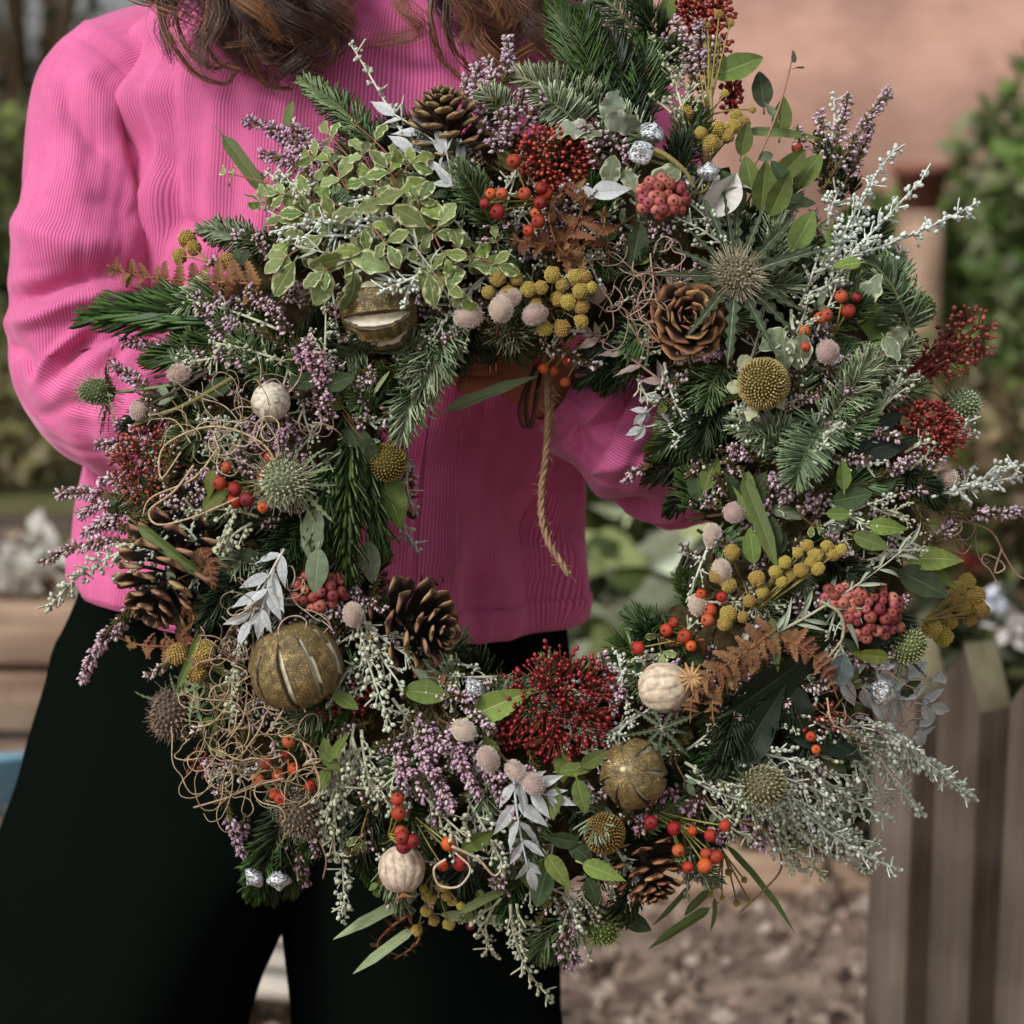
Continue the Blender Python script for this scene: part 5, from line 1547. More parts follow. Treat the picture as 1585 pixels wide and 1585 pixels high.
# ---- thistles
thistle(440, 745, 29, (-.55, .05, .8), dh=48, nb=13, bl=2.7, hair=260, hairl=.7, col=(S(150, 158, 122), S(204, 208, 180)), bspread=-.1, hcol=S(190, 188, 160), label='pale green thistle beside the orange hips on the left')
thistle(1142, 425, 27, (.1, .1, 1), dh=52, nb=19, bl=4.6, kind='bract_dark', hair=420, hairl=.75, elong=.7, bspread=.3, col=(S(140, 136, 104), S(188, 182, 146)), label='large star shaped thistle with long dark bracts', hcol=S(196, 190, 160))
thistle(152, 606, 20, (-.95, -.02, .25), dh=5, nb=18, bl=4.2, hair=220, hairl=.9, col=(S(110, 130, 84), S(172, 184, 144)), bspread=.45, elong=1.5, label='thistle on a long stalk poking out over the pink cuff')
thistle(1418, 477, 25, (.6, -.05, .6), dh=5, nb=9, bl=2.7, hair=90, hairl=.4, col=(S(104, 120, 66), S(166, 176, 122)), bspread=.2, label='green egg shaped thistle at the upper right rim')
thistle(1487, 627, 24, (.6, .05, .5), dh=-30, nb=9, bl=2.4, hair=90, hairl=.4, col=(S(120, 132, 90), S(190, 196, 170)), bspread=.2, label='pale thistle behind the deep red buds on the right')
thistle(1182, 1216, 28, (.55, .15, .8), dh=50, nb=9, bl=2.0, hair=110, hairl=.4, col=(S(126, 122, 90), S(170, 166, 130)), label='dull thistle head in the silver wormwood')
thistle(268, 1103, 30, (-.25, -.6, .6), dh=0, nb=10, bl=2.2, hair=420, hairl=.4, col=(S(112, 96, 82), S(160, 142, 124)), bspread=.5, hcol=S(150, 132, 116), label='brownish fuzzy thistle over the black trousers')
thistle(465, 1256, 29, (.05, -.7, .6), dh=25, nb=8, bl=1.6, hair=420, hairl=.4, col=(S(112, 100, 80), S(156, 144, 120)), hcol=S(160, 146, 124), label='brown fuzzy thistle under the vine tangle')
thistle(930, 1432, 26, (.25, -.3, .8), dh=2, nb=8, bl=1.5, hair=260, hairl=.6, col=(S(92, 108, 52), S(140, 152, 84)), hcol=S(140, 144, 90), label='green thistle at the bottom above the ground')
thistle(790, 506, 26, (.0, -.4, .8), dh=5, nb=9, bl=1.6, hair=200, hairl=.7, col=(S(70, 74, 50), S(120, 118, 80)), label='dark thistle under the catkins at the top of the hole')
thistle(1408, 1002, 22, (.45, .6, .6), dh=30, nb=10, bl=2.9, kind='bract_dark', hair=70, hairl=.4, col=(S(120, 128, 78), S(180, 182, 136)), bspread=-.2, label='small pale thistle with dark bracts above the white sprig')
thistle(1026, 1128, 24, (-.05, .05, 1), dh=72, nb=9, bl=2.7, head=False, hair=0, kind='bract_dark', bspread=-.1, label='spiny green thistle leaf rosette over the small gold fruit')
thistle(285, 1062, 24, (-.75, .1, .6), dh=10, nb=9, bl=3.0, head=False, bspread=.4, label='spiny leaf rosette pointing out beside the brown fern')
thistle(1270, 340, 16, (.2, .6, .7), dh=35, nb=8, bl=2.0, head=False, kind='bract_dark')

# ---- orange and red hips
HG = [
    ([(795, 250)], (830, 330), 40, 10.5), ([(750, 315), (770, 328), (777, 300), (760, 300, -10)], (836, 312), 60, 10), ([(812, 300), (838, 291), (836, 314), (833, 343), (818, 357), (830, 330, -8), (845, 300, -10)], (856, 318), 56, 10),
    ([(827, 557), (841, 570), (857, 573, -8)], (900, 500), -6, 9), ([(877, 557), (891, 550, -6), (875, 591)], (935, 500), -6, 9.5),
    ([(1302, 459), (1325, 461), (1313, 481), (1280, 487, -6), (1270, 492, -10)], (1290, 520), 40, 9.5), ([(1247, 537), (1245, 512, -6)], (1260, 490), 40, 8.5), ([(1234, 229), (1213, 252, -4)], (1215, 285), 20, 9),
    ([(340, 748), (350, 723), (363, 775), (363, 757), (382, 773), (407, 785)], (420, 745), 45, 10), ([(410, 735), (417, 708), (405, 742, -8)], (425, 725), 42, 9),
    ([(1043, 963), (1060, 985), (988, 1003), (1070, 1000), (1032, 975, -8)], (1080, 985), 36, 9.5), ([(1117, 924), (1085, 920), (1095, 960), (1098, 945, -8)], (1120, 960), 40, 10),
    ([(615, 1237), (617, 1259), (621, 1288, -8)], (600, 1300), 60, 10.5), ([(625, 1310), (638, 1302), (622, 1296)], (600, 1290), 78, 11), ([(694, 1306), (685, 1340), (712, 1336)], (640, 1262), 50, 10.5),
    ([(1008, 1273), (1043, 1282), (1072, 1286), (1122, 1278)], (1000, 1250), 62, 9.5), ([(1050, 1316), (1093, 1322), (1109, 1326), (1065, 1342), (1091, 1340), (1100, 1293, -10)], (1035, 1262), 60, 10),
    ([(447, 1147), (443, 1167), (455, 1190), (480, 1216)], (450, 1230), 28, 9.5), ([(411, 1181), (431, 1200), (400, 1208), (424, 1228), (435, 1236)], (450, 1215), 30, 9.5), ([(728, 1433)], (735, 1390), -10, 8), ([(1263, 1160), (1255, 1140)], (1280, 1180), 30, 7),
]
HL = ['lone orange hip above the red buds at the top', 'orange hips left of the crumpled fern', 'stack of orange hips beside the crumpled fern', 'red hips either side of the twine knot', 'red hips hanging right of the twine', 'orange hips in the silver spray at the upper right', 'pair of dark orange hips above the mustard button flower', 'red hip beside the tall heather spire', 'row of red hips left of the pale green thistle', 'dark red hips tucked above the pale green thistle', 'orange hips at the right edge of the hole', 'orange hips between the catkins and yellow bobbles', 'two red hips in line above the ribbed pod', 'three red hips resting on the ribbed pod', 'three red hips right of the ribbed pod', 'spread row of orange hips on green stalks under the small gold fruit', 'hanging orange hips above the lowest leaves on the right', 'upper orange hips caught in the vine tangle', 'lower orange hips caught in the vine tangle', 'single dull hip against the black trousers', None]
for (pts, root, dh, r), lb in zip(HG, HL):
    cluster('hip_cluster', pts, r, HIPS, 'hip', root, dh=dh, label=lb, stemc=S(140, 132, 66))

# ---- red buds
skimmia(860, 250, 58, 48, 160, dh=40, size=7.6, col=(S(140, 40, 32), S(176, 84, 66)), label='domed head of red buds at the top of the ring')
skimmia(868, 1092, 88, 78, 330, dh=40, size=7.6, col=(S(108, 14, 24), S(152, 46, 50)), label='largest head of deep red buds at the bottom of the hole')
skimmia(1425, 668, 64, 46, 210, dh=15, size=7.4, col=(S(124, 30, 30), S(158, 66, 58)), label='deep red bud head at the right rim')
skimmia(238, 722, 62, 66, 170, dh=15, size=6.8, col=(S(118, 42, 34), S(158, 80, 62)), label='rusty red bud head behind the vines on the left')
skimmia(1496, 520, 44, 44, 56, dh=-25, size=8.5, col=(S(126, 52, 44), S(166, 92, 78)), root=(1395, 590), hubs=12, label='forked spray of rusty red buds reaching out to the right')
skimmia(1440, 560, 62, 34, 54, dh=-15, size=8, col=(S(122, 48, 42), S(162, 88, 74)), root=(1360, 620), hubs=12)
skimmia(1375, 570, 26, 34, 60, dh=0, size=7.5, col=(S(126, 44, 40), S(166, 84, 74)))
skimmia(1085, 22, 48, 34, 110, dh=0, size=8.5, col=(S(140, 42, 32), S(164, 66, 50)), hubs=10, label='red bud spray at the very top of the ring')
skimmia(1132, 148, 16, 26, 36, dh=15, size=8.5, col=(S(130, 36, 32), S(150, 52, 44)))
skimmia(1110, 70, 22, 30, 34, dh=0, size=8, col=(S(130, 36, 32), S(150, 52, 44)))
skimmia(515, 1075, 60, 40, 110, dh=25, size=6.8, col=(S(124, 40, 34), S(160, 72, 58)), label='red bud head behind the hanging wormwood')
skimmia(1262, 1112, 40, 26, 34, dh=42, size=7, col=(S(116, 36, 34), S(150, 62, 56)), root=(1290, 1180), label='thin spray of dark red buds on the black glossy leaves')
skimmia(780, 1135, 22, 26, 26, dh=40, size=7.5, col=(S(130, 36, 34), S(156, 60, 54)))
skimmia(320, 1180, 30, 20, 30, dh=5, size=7, col=(S(130, 50, 40), S(150, 70, 56)))

# ---- dusky pink berries
def berries(cx, cy, rx, ry, n, dh, r, label):
    q = fib(int(n * 1.9), .0)[:n]
    pts = [(cx + rx * p[0] * 1.05 + rng.normal(0, 2), cy + ry * p[1] * 1.05 + rng.normal(0, 2), 34 * p[2] - 12) for p in q]
    cluster('berry_cluster', pts, r, PEP, 'berry', (cx, cy + 4), dh=dh, stemc=S(104, 66, 52), sr=1.2, label=label, droot=dh - 45)
berries(1026, 304, 42, 32, 36, 42, 8.6, 'tight bunch of dusky pink berries at the top right')
berries(1350, 948, 52, 46, 40, 22, 8.4, 'loose bunch of dusky pink berries on the right')
berries(1300, 925, 34, 18, 14, 18, 8, None)
berries(496, 912, 44, 34, 20, 24, 8.8, 'dark pink berries under the grey-green leaf')

# ---- yellow bobbles
def bobbles(pts, root, dh, r, label, rj=.2, droot=-10):
    cluster('bobble_spray', pts, r, BOB, 'bobble', root, dh=dh, stemc=S(132, 120, 66), sr=1.7, label=label, rj=rj, droot=droot)
bobbles([(770, 430), (755, 452), (786, 452), (800, 432), (818, 447), (838, 445), (870, 440), (890, 428), (905, 428), (865, 462), (880, 467), (898, 450), (900, 475), (838, 485), (830, 470), (843, 508), (870, 508), (900, 497), (855, 425), (915, 445)], (850, 470), 42, 11.2, 'yellow bobbles gathered above the twine')
bobbles([(300, 384), (278, 396), (352, 405), (290, 370)], (330, 410), 10, 12, 'four yellow bobbles over the brown frond on the sleeve')
bobbles([(1133, 855), (1128, 905), (1110, 890), (1150, 955), (1128, 950), (1160, 930), (1122, 965)], (1150, 900), 36, 10.5, 'yellow bobbles between the catkins')
bobbles([(1200, 885), (1215, 870), (1235, 855), (1250, 845), (1262, 860), (1266, 880), (1290, 856), (1303, 850), (1240, 882), (1225, 890), (1180, 916), (1172, 895), (1255, 870), (1280, 845), (1210, 900)], (1150, 960), 40, 10, 'long spray of yellow bobbles on the right of the hole')
bobbles([(1484, 910, 0), (1497, 900), (1476, 926), (1510, 922), (1516, 942), (1501, 958), (1522, 945), (1470, 962), (1442, 972), (1490, 940), (1500, 925), (1460, 985)], (1430, 960), -25, 13.5, 'bright yellow bobbles sticking out past the right rim', droot=-20)
bobbles([(655, 1375), (660, 1388), (680, 1373), (691, 1387), (701, 1393), (713, 1402), (660, 1410), (672, 1425), (645, 1440), (695, 1430), (686, 1372), (668, 1392)], (672, 1350), 15, 8, 'small olive bobbles on a stalk at the bottom')
bobbles([(1075, 163), (1085, 206), (1111, 200), (1135, 196), (1101, 222), (1151, 190), (1125, 210), (1060, 175), (1140, 180)], (1090, 260), 30, 11.5, 'yellow bobbles below the heather at the top')
bobbles([(1113, 22), (1130, 35), (1095, 40), (1098, 60), (1112, 70), (1075, 75), (1086, 85), (1122, 145), (1165, 170)], (1095, 180), 15, 6.5, 'small green bobbles high in the top spray')
bobbles([(313, 1018), (304, 1040), (318, 1005), (275, 1012)], (330, 1040), 22, 16, 'large mustard bobbles left of the gold fruit', rj=.1)
bobbles([(1128, 1350), (1152, 1362), (1118, 1390), (1140, 1398), (1160, 1395), (1110, 1370), (1100, 1385)], (1120, 1320), -25, 5, 'tiny bobbles on thin stalks below the orange hips')

# ---- button flowers
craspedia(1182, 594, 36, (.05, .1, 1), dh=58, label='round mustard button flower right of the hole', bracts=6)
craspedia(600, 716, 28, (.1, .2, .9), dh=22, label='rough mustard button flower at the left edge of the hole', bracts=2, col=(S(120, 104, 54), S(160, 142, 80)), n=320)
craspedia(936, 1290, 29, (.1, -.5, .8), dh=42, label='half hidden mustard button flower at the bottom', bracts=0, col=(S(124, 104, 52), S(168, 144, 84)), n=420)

# ---- catkins
for (x, y, r, g, k, d, lb) in [
    (776, 479, 18, 80, .92, 60, 'round furry catkin in the middle above the hole'), (726, 490, 21, 185, .72, 52, 'furry catkin lying furthest left of those above the hole'), (786, 462, 19, 10, .7, 44, None), (828, 487, 18, 200, .8, 48, 'furry catkin tucked under the yellow bobbles'), (277, 578, 18, 5, .66, 28, 'upper furry catkin near the pink cuff'), (219, 633, 18, 225, .75, 15, 'lower furry catkin near the pink cuff'), (1281, 545, 17, 100, .9, 48, 'furry catkin right of the mustard button flower'),
    (1138, 793, 17, 10, .85, 25, 'topmost furry catkin down the right edge of the hole'), (1103, 830, 18, 95, .7, 18, 'second furry catkin down the right edge of the hole'), (1117, 885, 18, 100, .72, 35, 'third furry catkin down the right edge of the hole'), (1080, 937, 16, 100, .8, 38, 'lowest furry catkin beside the orange hips'), (717, 1130, 18, -20, .78, 62, 'furry catkin among the heather at the bottom'), (756, 1176, 20, 110, .7, 55, None), (798, 1193, 17, -45, .7, 60, 'furry catkin above the bluish white sprig'), (825, 1213, 17, -30, .82, 66, 'furry catkin touching the bluish white sprig'), (546, 952, 18, 95, .72, 45, 'pale catkin among the wormwood'), (1465, 742, 18, 10, .8, -5, None), (925, 455, 14, 60, .8, 10, None)]:
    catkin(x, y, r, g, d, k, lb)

# ---- silver nuts
gumnut(1009, 206, 19, (.3, .7, .6), 52, 'upper silver nut of the pair at the top', stalk=(1040, 250))
gumnut(993, 237, 18, (-.15, .2, .95), 58, 'lower silver nut of the pair at the top', stalk=(1050, 260))
gumnut(1097, 266, 16, (-.1, .95, .3), 60, 'silver nut beside the curled white leaf', stalk=(1075, 300))
gumnut(1062, 282, 13, (-.3, .6, .5), 30)
gumnut(394, 1358, 17, (-.6, -.6, .3), 48, 'left silver nut of the hanging pair at the bottom', stalk=(445, 1290))
gumnut(432, 1362, 18, (.05, -1, .2), 50, 'right silver nut of the hanging pair at the bottom', stalk=(442, 1290))
gumnut(735, 1066, 17, (.6, .5, .5), 25, 'silver nut beside the broad smooth leaf')
gumnut(1366, 1070, 20, (.3, .1, .8), 15, 'silver nut lying on the large white sprig')

# ---- dried fern
fern([(405, 440, 25), (330, 436, 22), (250, 432, 12), (190, 420, 0), (165, 410, -10)], 15, 44, 'fern', 'dried brown frond laid across the pink sleeve', crumple=.15)
fern([(860, 400, 20), (890, 350, 45), (905, 305, 60), (880, 280, 60)], 8, 46, 'fern', 'crumpled brown fern below the red buds', crumple=.7)
fern([(870, 400, 20), (930, 360, 50), (935, 320, 58)], 6, 44, 'fern', None, crumple=.8)
fern([(850, 380, 35), (820, 375, 40), (790, 370, 35)], 6, 30, 'fern', None, crumple=.3)
fern([(880, 290, 45), (850, 330, 55), (870, 390, 50), (920, 410, 30)], 7, 40, 'fern_dark', None, crumple=.8)
fern([(300, 995, 20), (260, 1000, 20), (215, 998, 8), (178, 985, 0)], 10, 34, 'fern', 'rust brown frond on the left above the trousers', crumple=.6)
fern([(1200, 975, 50), (1160, 1005, 62), (1115, 1035, 66), (1075, 1070, 60), (1068, 1120, 50)], 17, 34, 'fern', 'brown fern frond arching from the right to the veined pod', crumple=.2)
fern([(1190, 1005, 45), (1140, 1040, 55), (1105, 1080, 50), (1105, 1125, 45)], 11, 28, 'fern', None, crumple=.4)
fern([(1205, 985, 45), (1245, 1005, 55), (1278, 1035, 52), (1298, 1085, 45)], 12, 30, 'fern', 'short brown fern frond before the dark glossy leaf', crumple=.2)
fern([(1090, 990, 20), (1050, 995, 25), (1020, 985, 15)], 6, 30, 'fern_dark', None, crumple=.7)
fern([(310, 850, 35), (325, 880, 45), (328, 912, 42)], 7, 24, 'fern', 'small fern tip hanging over the brown pine cone', crumple=.15)
fern([(560, 880, 5), (620, 905, -5), (665, 905, -15), (700, 885, -20)], 9, 24, 'fern_dark', 'dark curled fern tip against the pink shirt', crumple=.6)
fern([(640, 1035, 10), (680, 1055, 20), (715, 1075, 22), (740, 1080, 20)], 8, 24, 'fern', None, crumple=.6)
fern([(640, 1410, -10), (600, 1440, -20), (585, 1465, -25), (620, 1480, -25)], 8, 26, 'fern_dark', 'shrivelled brown fern hanging before the trousers', crumple=.8)
fern([(650, 1430, -10), (645, 1460, -20), (610, 1485, -25)], 6, 24, 'fern_dark', None, crumple=.8)
fern([(290, 930, 20), (300, 960, 30), (280, 985, 25)], 6, 24, 'fern', None, crumple=.8)
fern([(600, 1360, 5), (585, 1375, 0), (610, 1390, 0)], 5, 26, 'fern_dark', None, crumple=.9)

# ---- loose vine
vines(370, 650, 120, 62, 34, 170, 50, 1.55, seed=1, label='tangle of dry vine in the left of the ring')
vines(385, 1150, 110, 95, 52, 190, 46, 1.5, S(166, 140, 116), seed=2, label='largest tangle of dry vine above the hanging silver nuts')
vines(1020, 455, 80, 66, 34, 150, 30, 1.7, S(160, 136, 118), seed=3, label='tangle of dry vine beside the rosette pine cone')
vines(1340, 1110, 90, 62, 22, 150, 10, 1.2, S(150, 122, 102), seed=4, label='fine dry vine behind the large white sprig')
vines(430, 960, 70, 60, 16, 140, 42, 1.4, seed=5)
vines(340, 1040, 60, 60, 24, 150, 38, 1.5, S(160, 134, 112), seed=6)
vines(1480, 790, 50, 60, 16, 150, -15, 1.8, S(170, 150, 130), seed=7)
vines(900, 490, 60, 30, 10, 120, 20, 1.6, S(150, 124, 108), seed=8)
strand([(1440, 830, -10), (1480, 825, -20), (1490, 850, -25), (1470, 800, -20), (1500, 740, -25), (1512, 715, -25)], 1.7)
strand([(1460, 800, -15), (1530, 820, -25), (1555, 860, -30), (1575, 890, -35), (1600, 900, -35)], 1.9, label='long vine curl running off past the right rim', name='vine')
strand([(1550, 850, -30), (1540, 885, -30), (1555, 880, -30), (1548, 868, -32), (1525, 858, -32), (1520, 870, -32), (1532, 882, -32), (1545, 905, -32)], 1.7)
strand([(440, 760, 50), (410, 690, 62), (330, 660, 62), (255, 690, 55), (250, 740, 55), (280, 700, 60)], 1.9)
strand([(340, 690, 60), (300, 740, 60), (235, 770, 48), (220, 800, 45)], 1.7)
strand([(300, 720, 62), (270, 760, 60), (232, 790, 52), (245, 812, 52), (300, 800, 55), (370, 770, 55)], 2.0, label='pale vine loop under the rusty bud head')
strand([(690, 1330, 70), (672, 1345, 70), (680, 1370, 70), (710, 1372, 70), (728, 1345, 70), (705, 1320, 65)], 2.2, S(196, 180, 154), label='pale vine hoop round the red hips at the bottom')
strand([(700, 1310, 65), (740, 1330, 55), (765, 1355, 50), (780, 1340, 45)], 2.4, S(190, 170, 140))
strand([(1140, 1270, 35), (1190, 1290, 20), (1210, 1340, 0), (1180, 1380, -20), (1145, 1412, -30)], 2.2, S(150, 120, 92))
strand([(1280, 1080, 55), (1290, 1120, 62), (1330, 1140, 50), (1350, 1170, 20)], 1.7)
strand([(1270, 930, 55), (1300, 950, 62), (1305, 985, 60), (1282, 1018, 50)], 2.6, S(140, 136, 112))
strand([(455, 985, 60), (430, 1010, 66), (405, 1060, 62), (440, 1090, 60), (410, 1140, 60)], 1.7)
strand([(470, 1150, 58), (495, 1210, 58), (480, 1240, 52), (440, 1260, 40)], 1.7)
strand([(300, 1250, 10), (350, 1235, 40), (400, 1215, 55), (440, 1205, 60)], 1.7, label='vine end poking out over the trousers')
strand([(495, 1300, 30), (505, 1330, 28), (500, 1360, 26)], 1.8)
strand([(640, 800, -20), (625, 790, -10), (590, 770, 5)], 5, S(58, 46, 34), name='cut_stalk', label='dark cut stalk end at the left edge of the hole', m=M_STEM)
strand([(1060, 860, -15), (1050, 890, -20), (1100, 840, 0), (1080, 820, -5)], 4, S(40, 32, 24), name='twig', m=M_STEM)
strand([(300, 590, 12), (240, 600, 8), (180, 607, 5)], 3.4, S(110, 122, 84), name='thistle_stalk', m=M_SILVER)
strand([(330, 570, 20), (280, 600, 20), (235, 625, 16)], 3.2, S(70, 58, 48), name='catkin_twig', m=M_STEM)
strand([(360, 585, 32), (290, 625, 22), (205, 660, 6)], 4, S(104, 96, 58), name='twig', m=M_STEM)
strand([(1000, 228, 62), (1030, 240, 62), (1060, 265, 55), (1075, 290, 40)], 4.5, S(128, 116, 72), name='nut_stalk', m=M_STEM)
strand([(1090, 60, 20), (1100, 140, 25), (1100, 240, 25)], 4, S(150, 140, 96), name='bobble_stalk', m=M_STEM)

# ---- twine and ribbon
def rope(pts, r, n, name, label):
    p = spline([V(q[0], q[1], q[2]) for q in pts], n)
    T = tangents(p)
    X = np.cross(T, ZF)
    X = nrm(X)
    Y = np.cross(T, X)
    s_ = np.concatenate([[0], np.cumsum(np.linalg.norm(np.diff(p, axis=0), axis=1))])
    mb = MB()
    for k in range(3):
        a = s_ / 7.5 + k * 2 * math.pi / 3
        q = p + (X * np.cos(a)[:, None] + Y * np.sin(a)[:, None]) * r * .52
        mb.tube(q, r * .62, 6, S(150, 120, 94) * (1 + .14 * (k - 1)))
    m = 150
    i = rng.integers(2, n - 2, m)
    d = nrm(T[i] * rng.normal(0, 1, (m, 1)) + rng.normal(0, .6, (m, 3)))
    l = rng.uniform(8, 22, m)
    mb.inst(NT[2], p[i], frames(d, T[i]), np.stack([l, np.full(m, .9), l], 1), S(170, 140, 106))
    return part(name, mb, M_VINE, p[0], label)
rope([(838, 500, -5), (842, 540, -12), (847, 600, -22), (848, 650, -26), (845, 705, -28), (838, 760, -28), (840, 810, -28), (852, 845, -28), (868, 870, -28), (881, 890, -28)], 5.2, 220, 'twine', 'twist of jute twine hanging down in the hole')
rope([(842, 540, -16), (850, 600, -26), (852, 650, -32), (846, 690, -32)], 4.6, 90, 'twine', 'shorter twine end lying along the long one')
mb = MB()
for off, col in ((0, S(84, 54, 40)), (9, S(64, 40, 32))):
    p = spline([V(835 - off * .4, 560, -22), V(818 + off * .3, 590, -26), V(805 + off, 630, -30), V(808 + off, 655, -32), V(818 + off * .4, 662, -33), V(826, 640, -34), V(832, 600, -30), V(840, 560, -24)], 40)
    T = tangents(p)
    wv = np.array([.85, .1, .5])
    Gp = np.stack([p - wv * 4, p + wv * 4], 1)
    Gq = np.stack([p + wv * 4 + np.cross(T, wv) * .8, p - wv * 4 + np.cross(T, wv) * .8], 1)
    mb.grid(np.concatenate([Gp, Gq], 1), col, closed_v=True)
part('ribbon_loop', mb, M_STEM, V(835, 560, -22), 'brown ribbon loop hanging beside the twine')


# ================================================================== THE PERSON
def WV(px, py, h):
    v = V(px, py, h) * U
    return CAM + FWD * D + RGT * v[0] + UPV * v[1] - FWD * v[2]


def fabric():
    m, t, b = special('pink_corduroy', S(206, 66, 134), 0.85, 0.15)
    L = t.links.new
    uv = t.nodes.new('ShaderNodeUVMap')
    uv.uv_map = 'UVMap'
    tc = t.nodes.new('ShaderNodeTexCoord')
    wob = t.nodes.new('ShaderNodeTexNoise')
    wob.inputs['Scale'].default_value = 14
    L(uv.outputs[0], wob.inputs['Vector'])
    sp = t.nodes.new('ShaderNodeSeparateXYZ')
    L(uv.outputs[0], sp.inputs[0])
    ad = t.nodes.new('ShaderNodeMath')
    ad.operation = 'MULTIPLY_ADD'
    L(wob.outputs['Fac'], ad.inputs[0])
    ad.inputs[1].default_value = .003
    L(sp.outputs['X'], ad.inputs[2])
    mu = t.nodes.new('ShaderNodeMath')
    mu.operation = 'MULTIPLY'
    L(ad.outputs[0], mu.inputs[0])
    mu.inputs[1].default_value = 2 * math.pi / .0021
    si = t.nodes.new('ShaderNodeMath')
    si.operation = 'SINE'
    L(mu.outputs[0], si.inputs[0])
    fz = t.nodes.new('ShaderNodeTexNoise')
    fz.inputs['Scale'].default_value = 900
    L(uv.outputs[0], fz.inputs['Vector'])
    big = t.nodes.new('ShaderNodeTexNoise')
    big.inputs['Scale'].default_value = 26
    big.inputs['Detail'].default_value = 4
    L(tc.outputs['Object'], big.inputs['Vector'])
    # shade of the grooves put into the colour: grooves darker, ribs paler
    cr = t.nodes.new('ShaderNodeMix')
    cr.data_type = 'RGBA'
    mr = t.nodes.new('ShaderNodeMapRange')
    mr.inputs['From Min'].default_value = -1
    L(si.outputs[0], mr.inputs['Value'])
    L(mr.outputs[0], cr.inputs['Factor'])
    cr.inputs['A'].default_value = (*S(188, 64, 120), 1)
    cr.inputs['B'].default_value = (*S(214, 122, 165), 1)
    hs = t.nodes.new('ShaderNodeHueSaturation')
    m2 = t.nodes.new('ShaderNodeMapRange')
    m2.inputs['From Min'].default_value = .3
    m2.inputs['From Max'].default_value = .7
    m2.inputs['To Min'].default_value = .88
    m2.inputs['To Max'].default_value = 1.12
    L(big.outputs['Fac'], m2.inputs['Value'])
    L(m2.outputs[0], hs.inputs['Value'])
    L(cr.outputs['Result'], hs.inputs['Color'])
    L(hs.outputs[0], b.inputs['Base Color'])
    su = t.nodes.new('ShaderNodeMath')
    su.operation = 'MULTIPLY_ADD'
    L(fz.outputs['Fac'], su.inputs[0])
    su.inputs[1].default_value = 1.2
    L(si.outputs[0], su.inputs[2])
    bp = t.nodes.new('ShaderNodeBump')
    bp.inputs['Strength'].default_value = .3
    bp.inputs['Distance'].default_value = .0003
    L(su.outputs[0], bp.inputs['Height'])
    L(bp.outputs[0], b.inputs['Normal'])
    b.inputs['Sheen Weight'].default_value = .4
    b.inputs['Sheen Roughness'].default_value = .45
    b.inputs['Sheen Tint'].default_value = (*S(250, 214, 232), 1)
    return m


M_CORD = fabric()
M_SKIN, _t, _b = special('skin', S(178, 112, 84), 0.5, 0.35)
_b.inputs['Subsurface Weight'].default_value = .15
_b.inputs['Subsurface Radius'].default_value = (.01, .004, .002)
M_HAIR, _t, _b = special('brown_hair', S(92, 50, 28), 0.38, 0.5)
_at = _t.nodes.new('ShaderNodeAttribute')
_at.attribute_name = 'Col'
_t.links.new(_at.outputs['Color'], _b.inputs['Base Color'])
M_TROUSER, _t, _b = special('black_wool', S(11, 16, 13), 1.0, 0.0)
_n = _t.nodes.new('ShaderNodeTexNoise')
_n.inputs['Scale'].default_value = 700
_bp = _t.nodes.new('ShaderNodeBump')
_bp.inputs['Distance'].default_value = .0006
_t.links.new(_n.outputs['Fac'], _bp.inputs['Height'])
_t.links.new(_bp.outputs[0], _b.inputs['Normal'])
M_RING, _t, _b = special('ring_gold', S(205, 170, 110), 0.25, 0.5, 1.0)

# ---- body: one skinned figure
bv, be, br = [], [], []


def jn(p, r, parent=None):
    bv.append(tuple(float(x) for x in p))
    br.append(r if isinstance(r, tuple) else (r, r))
    if parent is not None:
        be.append((parent, len(bv) - 1))
    return len(bv) - 1


pel = jn((-.14, 1.785, .92), (.10, .055))
sp1 = jn((-.125, 1.775, 1.08), (.10, .065), pel)
sp2 = jn((-.105, 1.775, 1.25), (.12, .07), sp1)
nk = jn((-.095, 1.785, 1.39), .052, sp2)
nk2 = jn((-.092, 1.77, 1.46), .05, nk)
hd = jn((-.09, 1.75, 1.54), (.072, .085), nk2)
hd2 = jn((-.09, 1.755, 1.62), (.076, .09), hd)
hd3 = jn((-.09, 1.77, 1.68), (.055, .065), hd2)
nose = jn((-.09, 1.655, 1.555), .012, hd)
L_EL, R_EL = PY(118, 600, 1.665), PY(1092, 700, 1.70)
shl = jn((-.27, 1.78, 1.315), .055, sp2)
ell = jn(L_EL, .036, shl)
L_WR = WV(420, 650, -165)
wrl = jn(L_WR, (.026, .02), ell)
shr = jn((.06, 1.785, 1.31), .048, sp2)
elr = jn(R_EL, .036, shr)
R_WR = WV(872, 605, -150)
wrr = jn(R_WR, (.027, .021), elr)


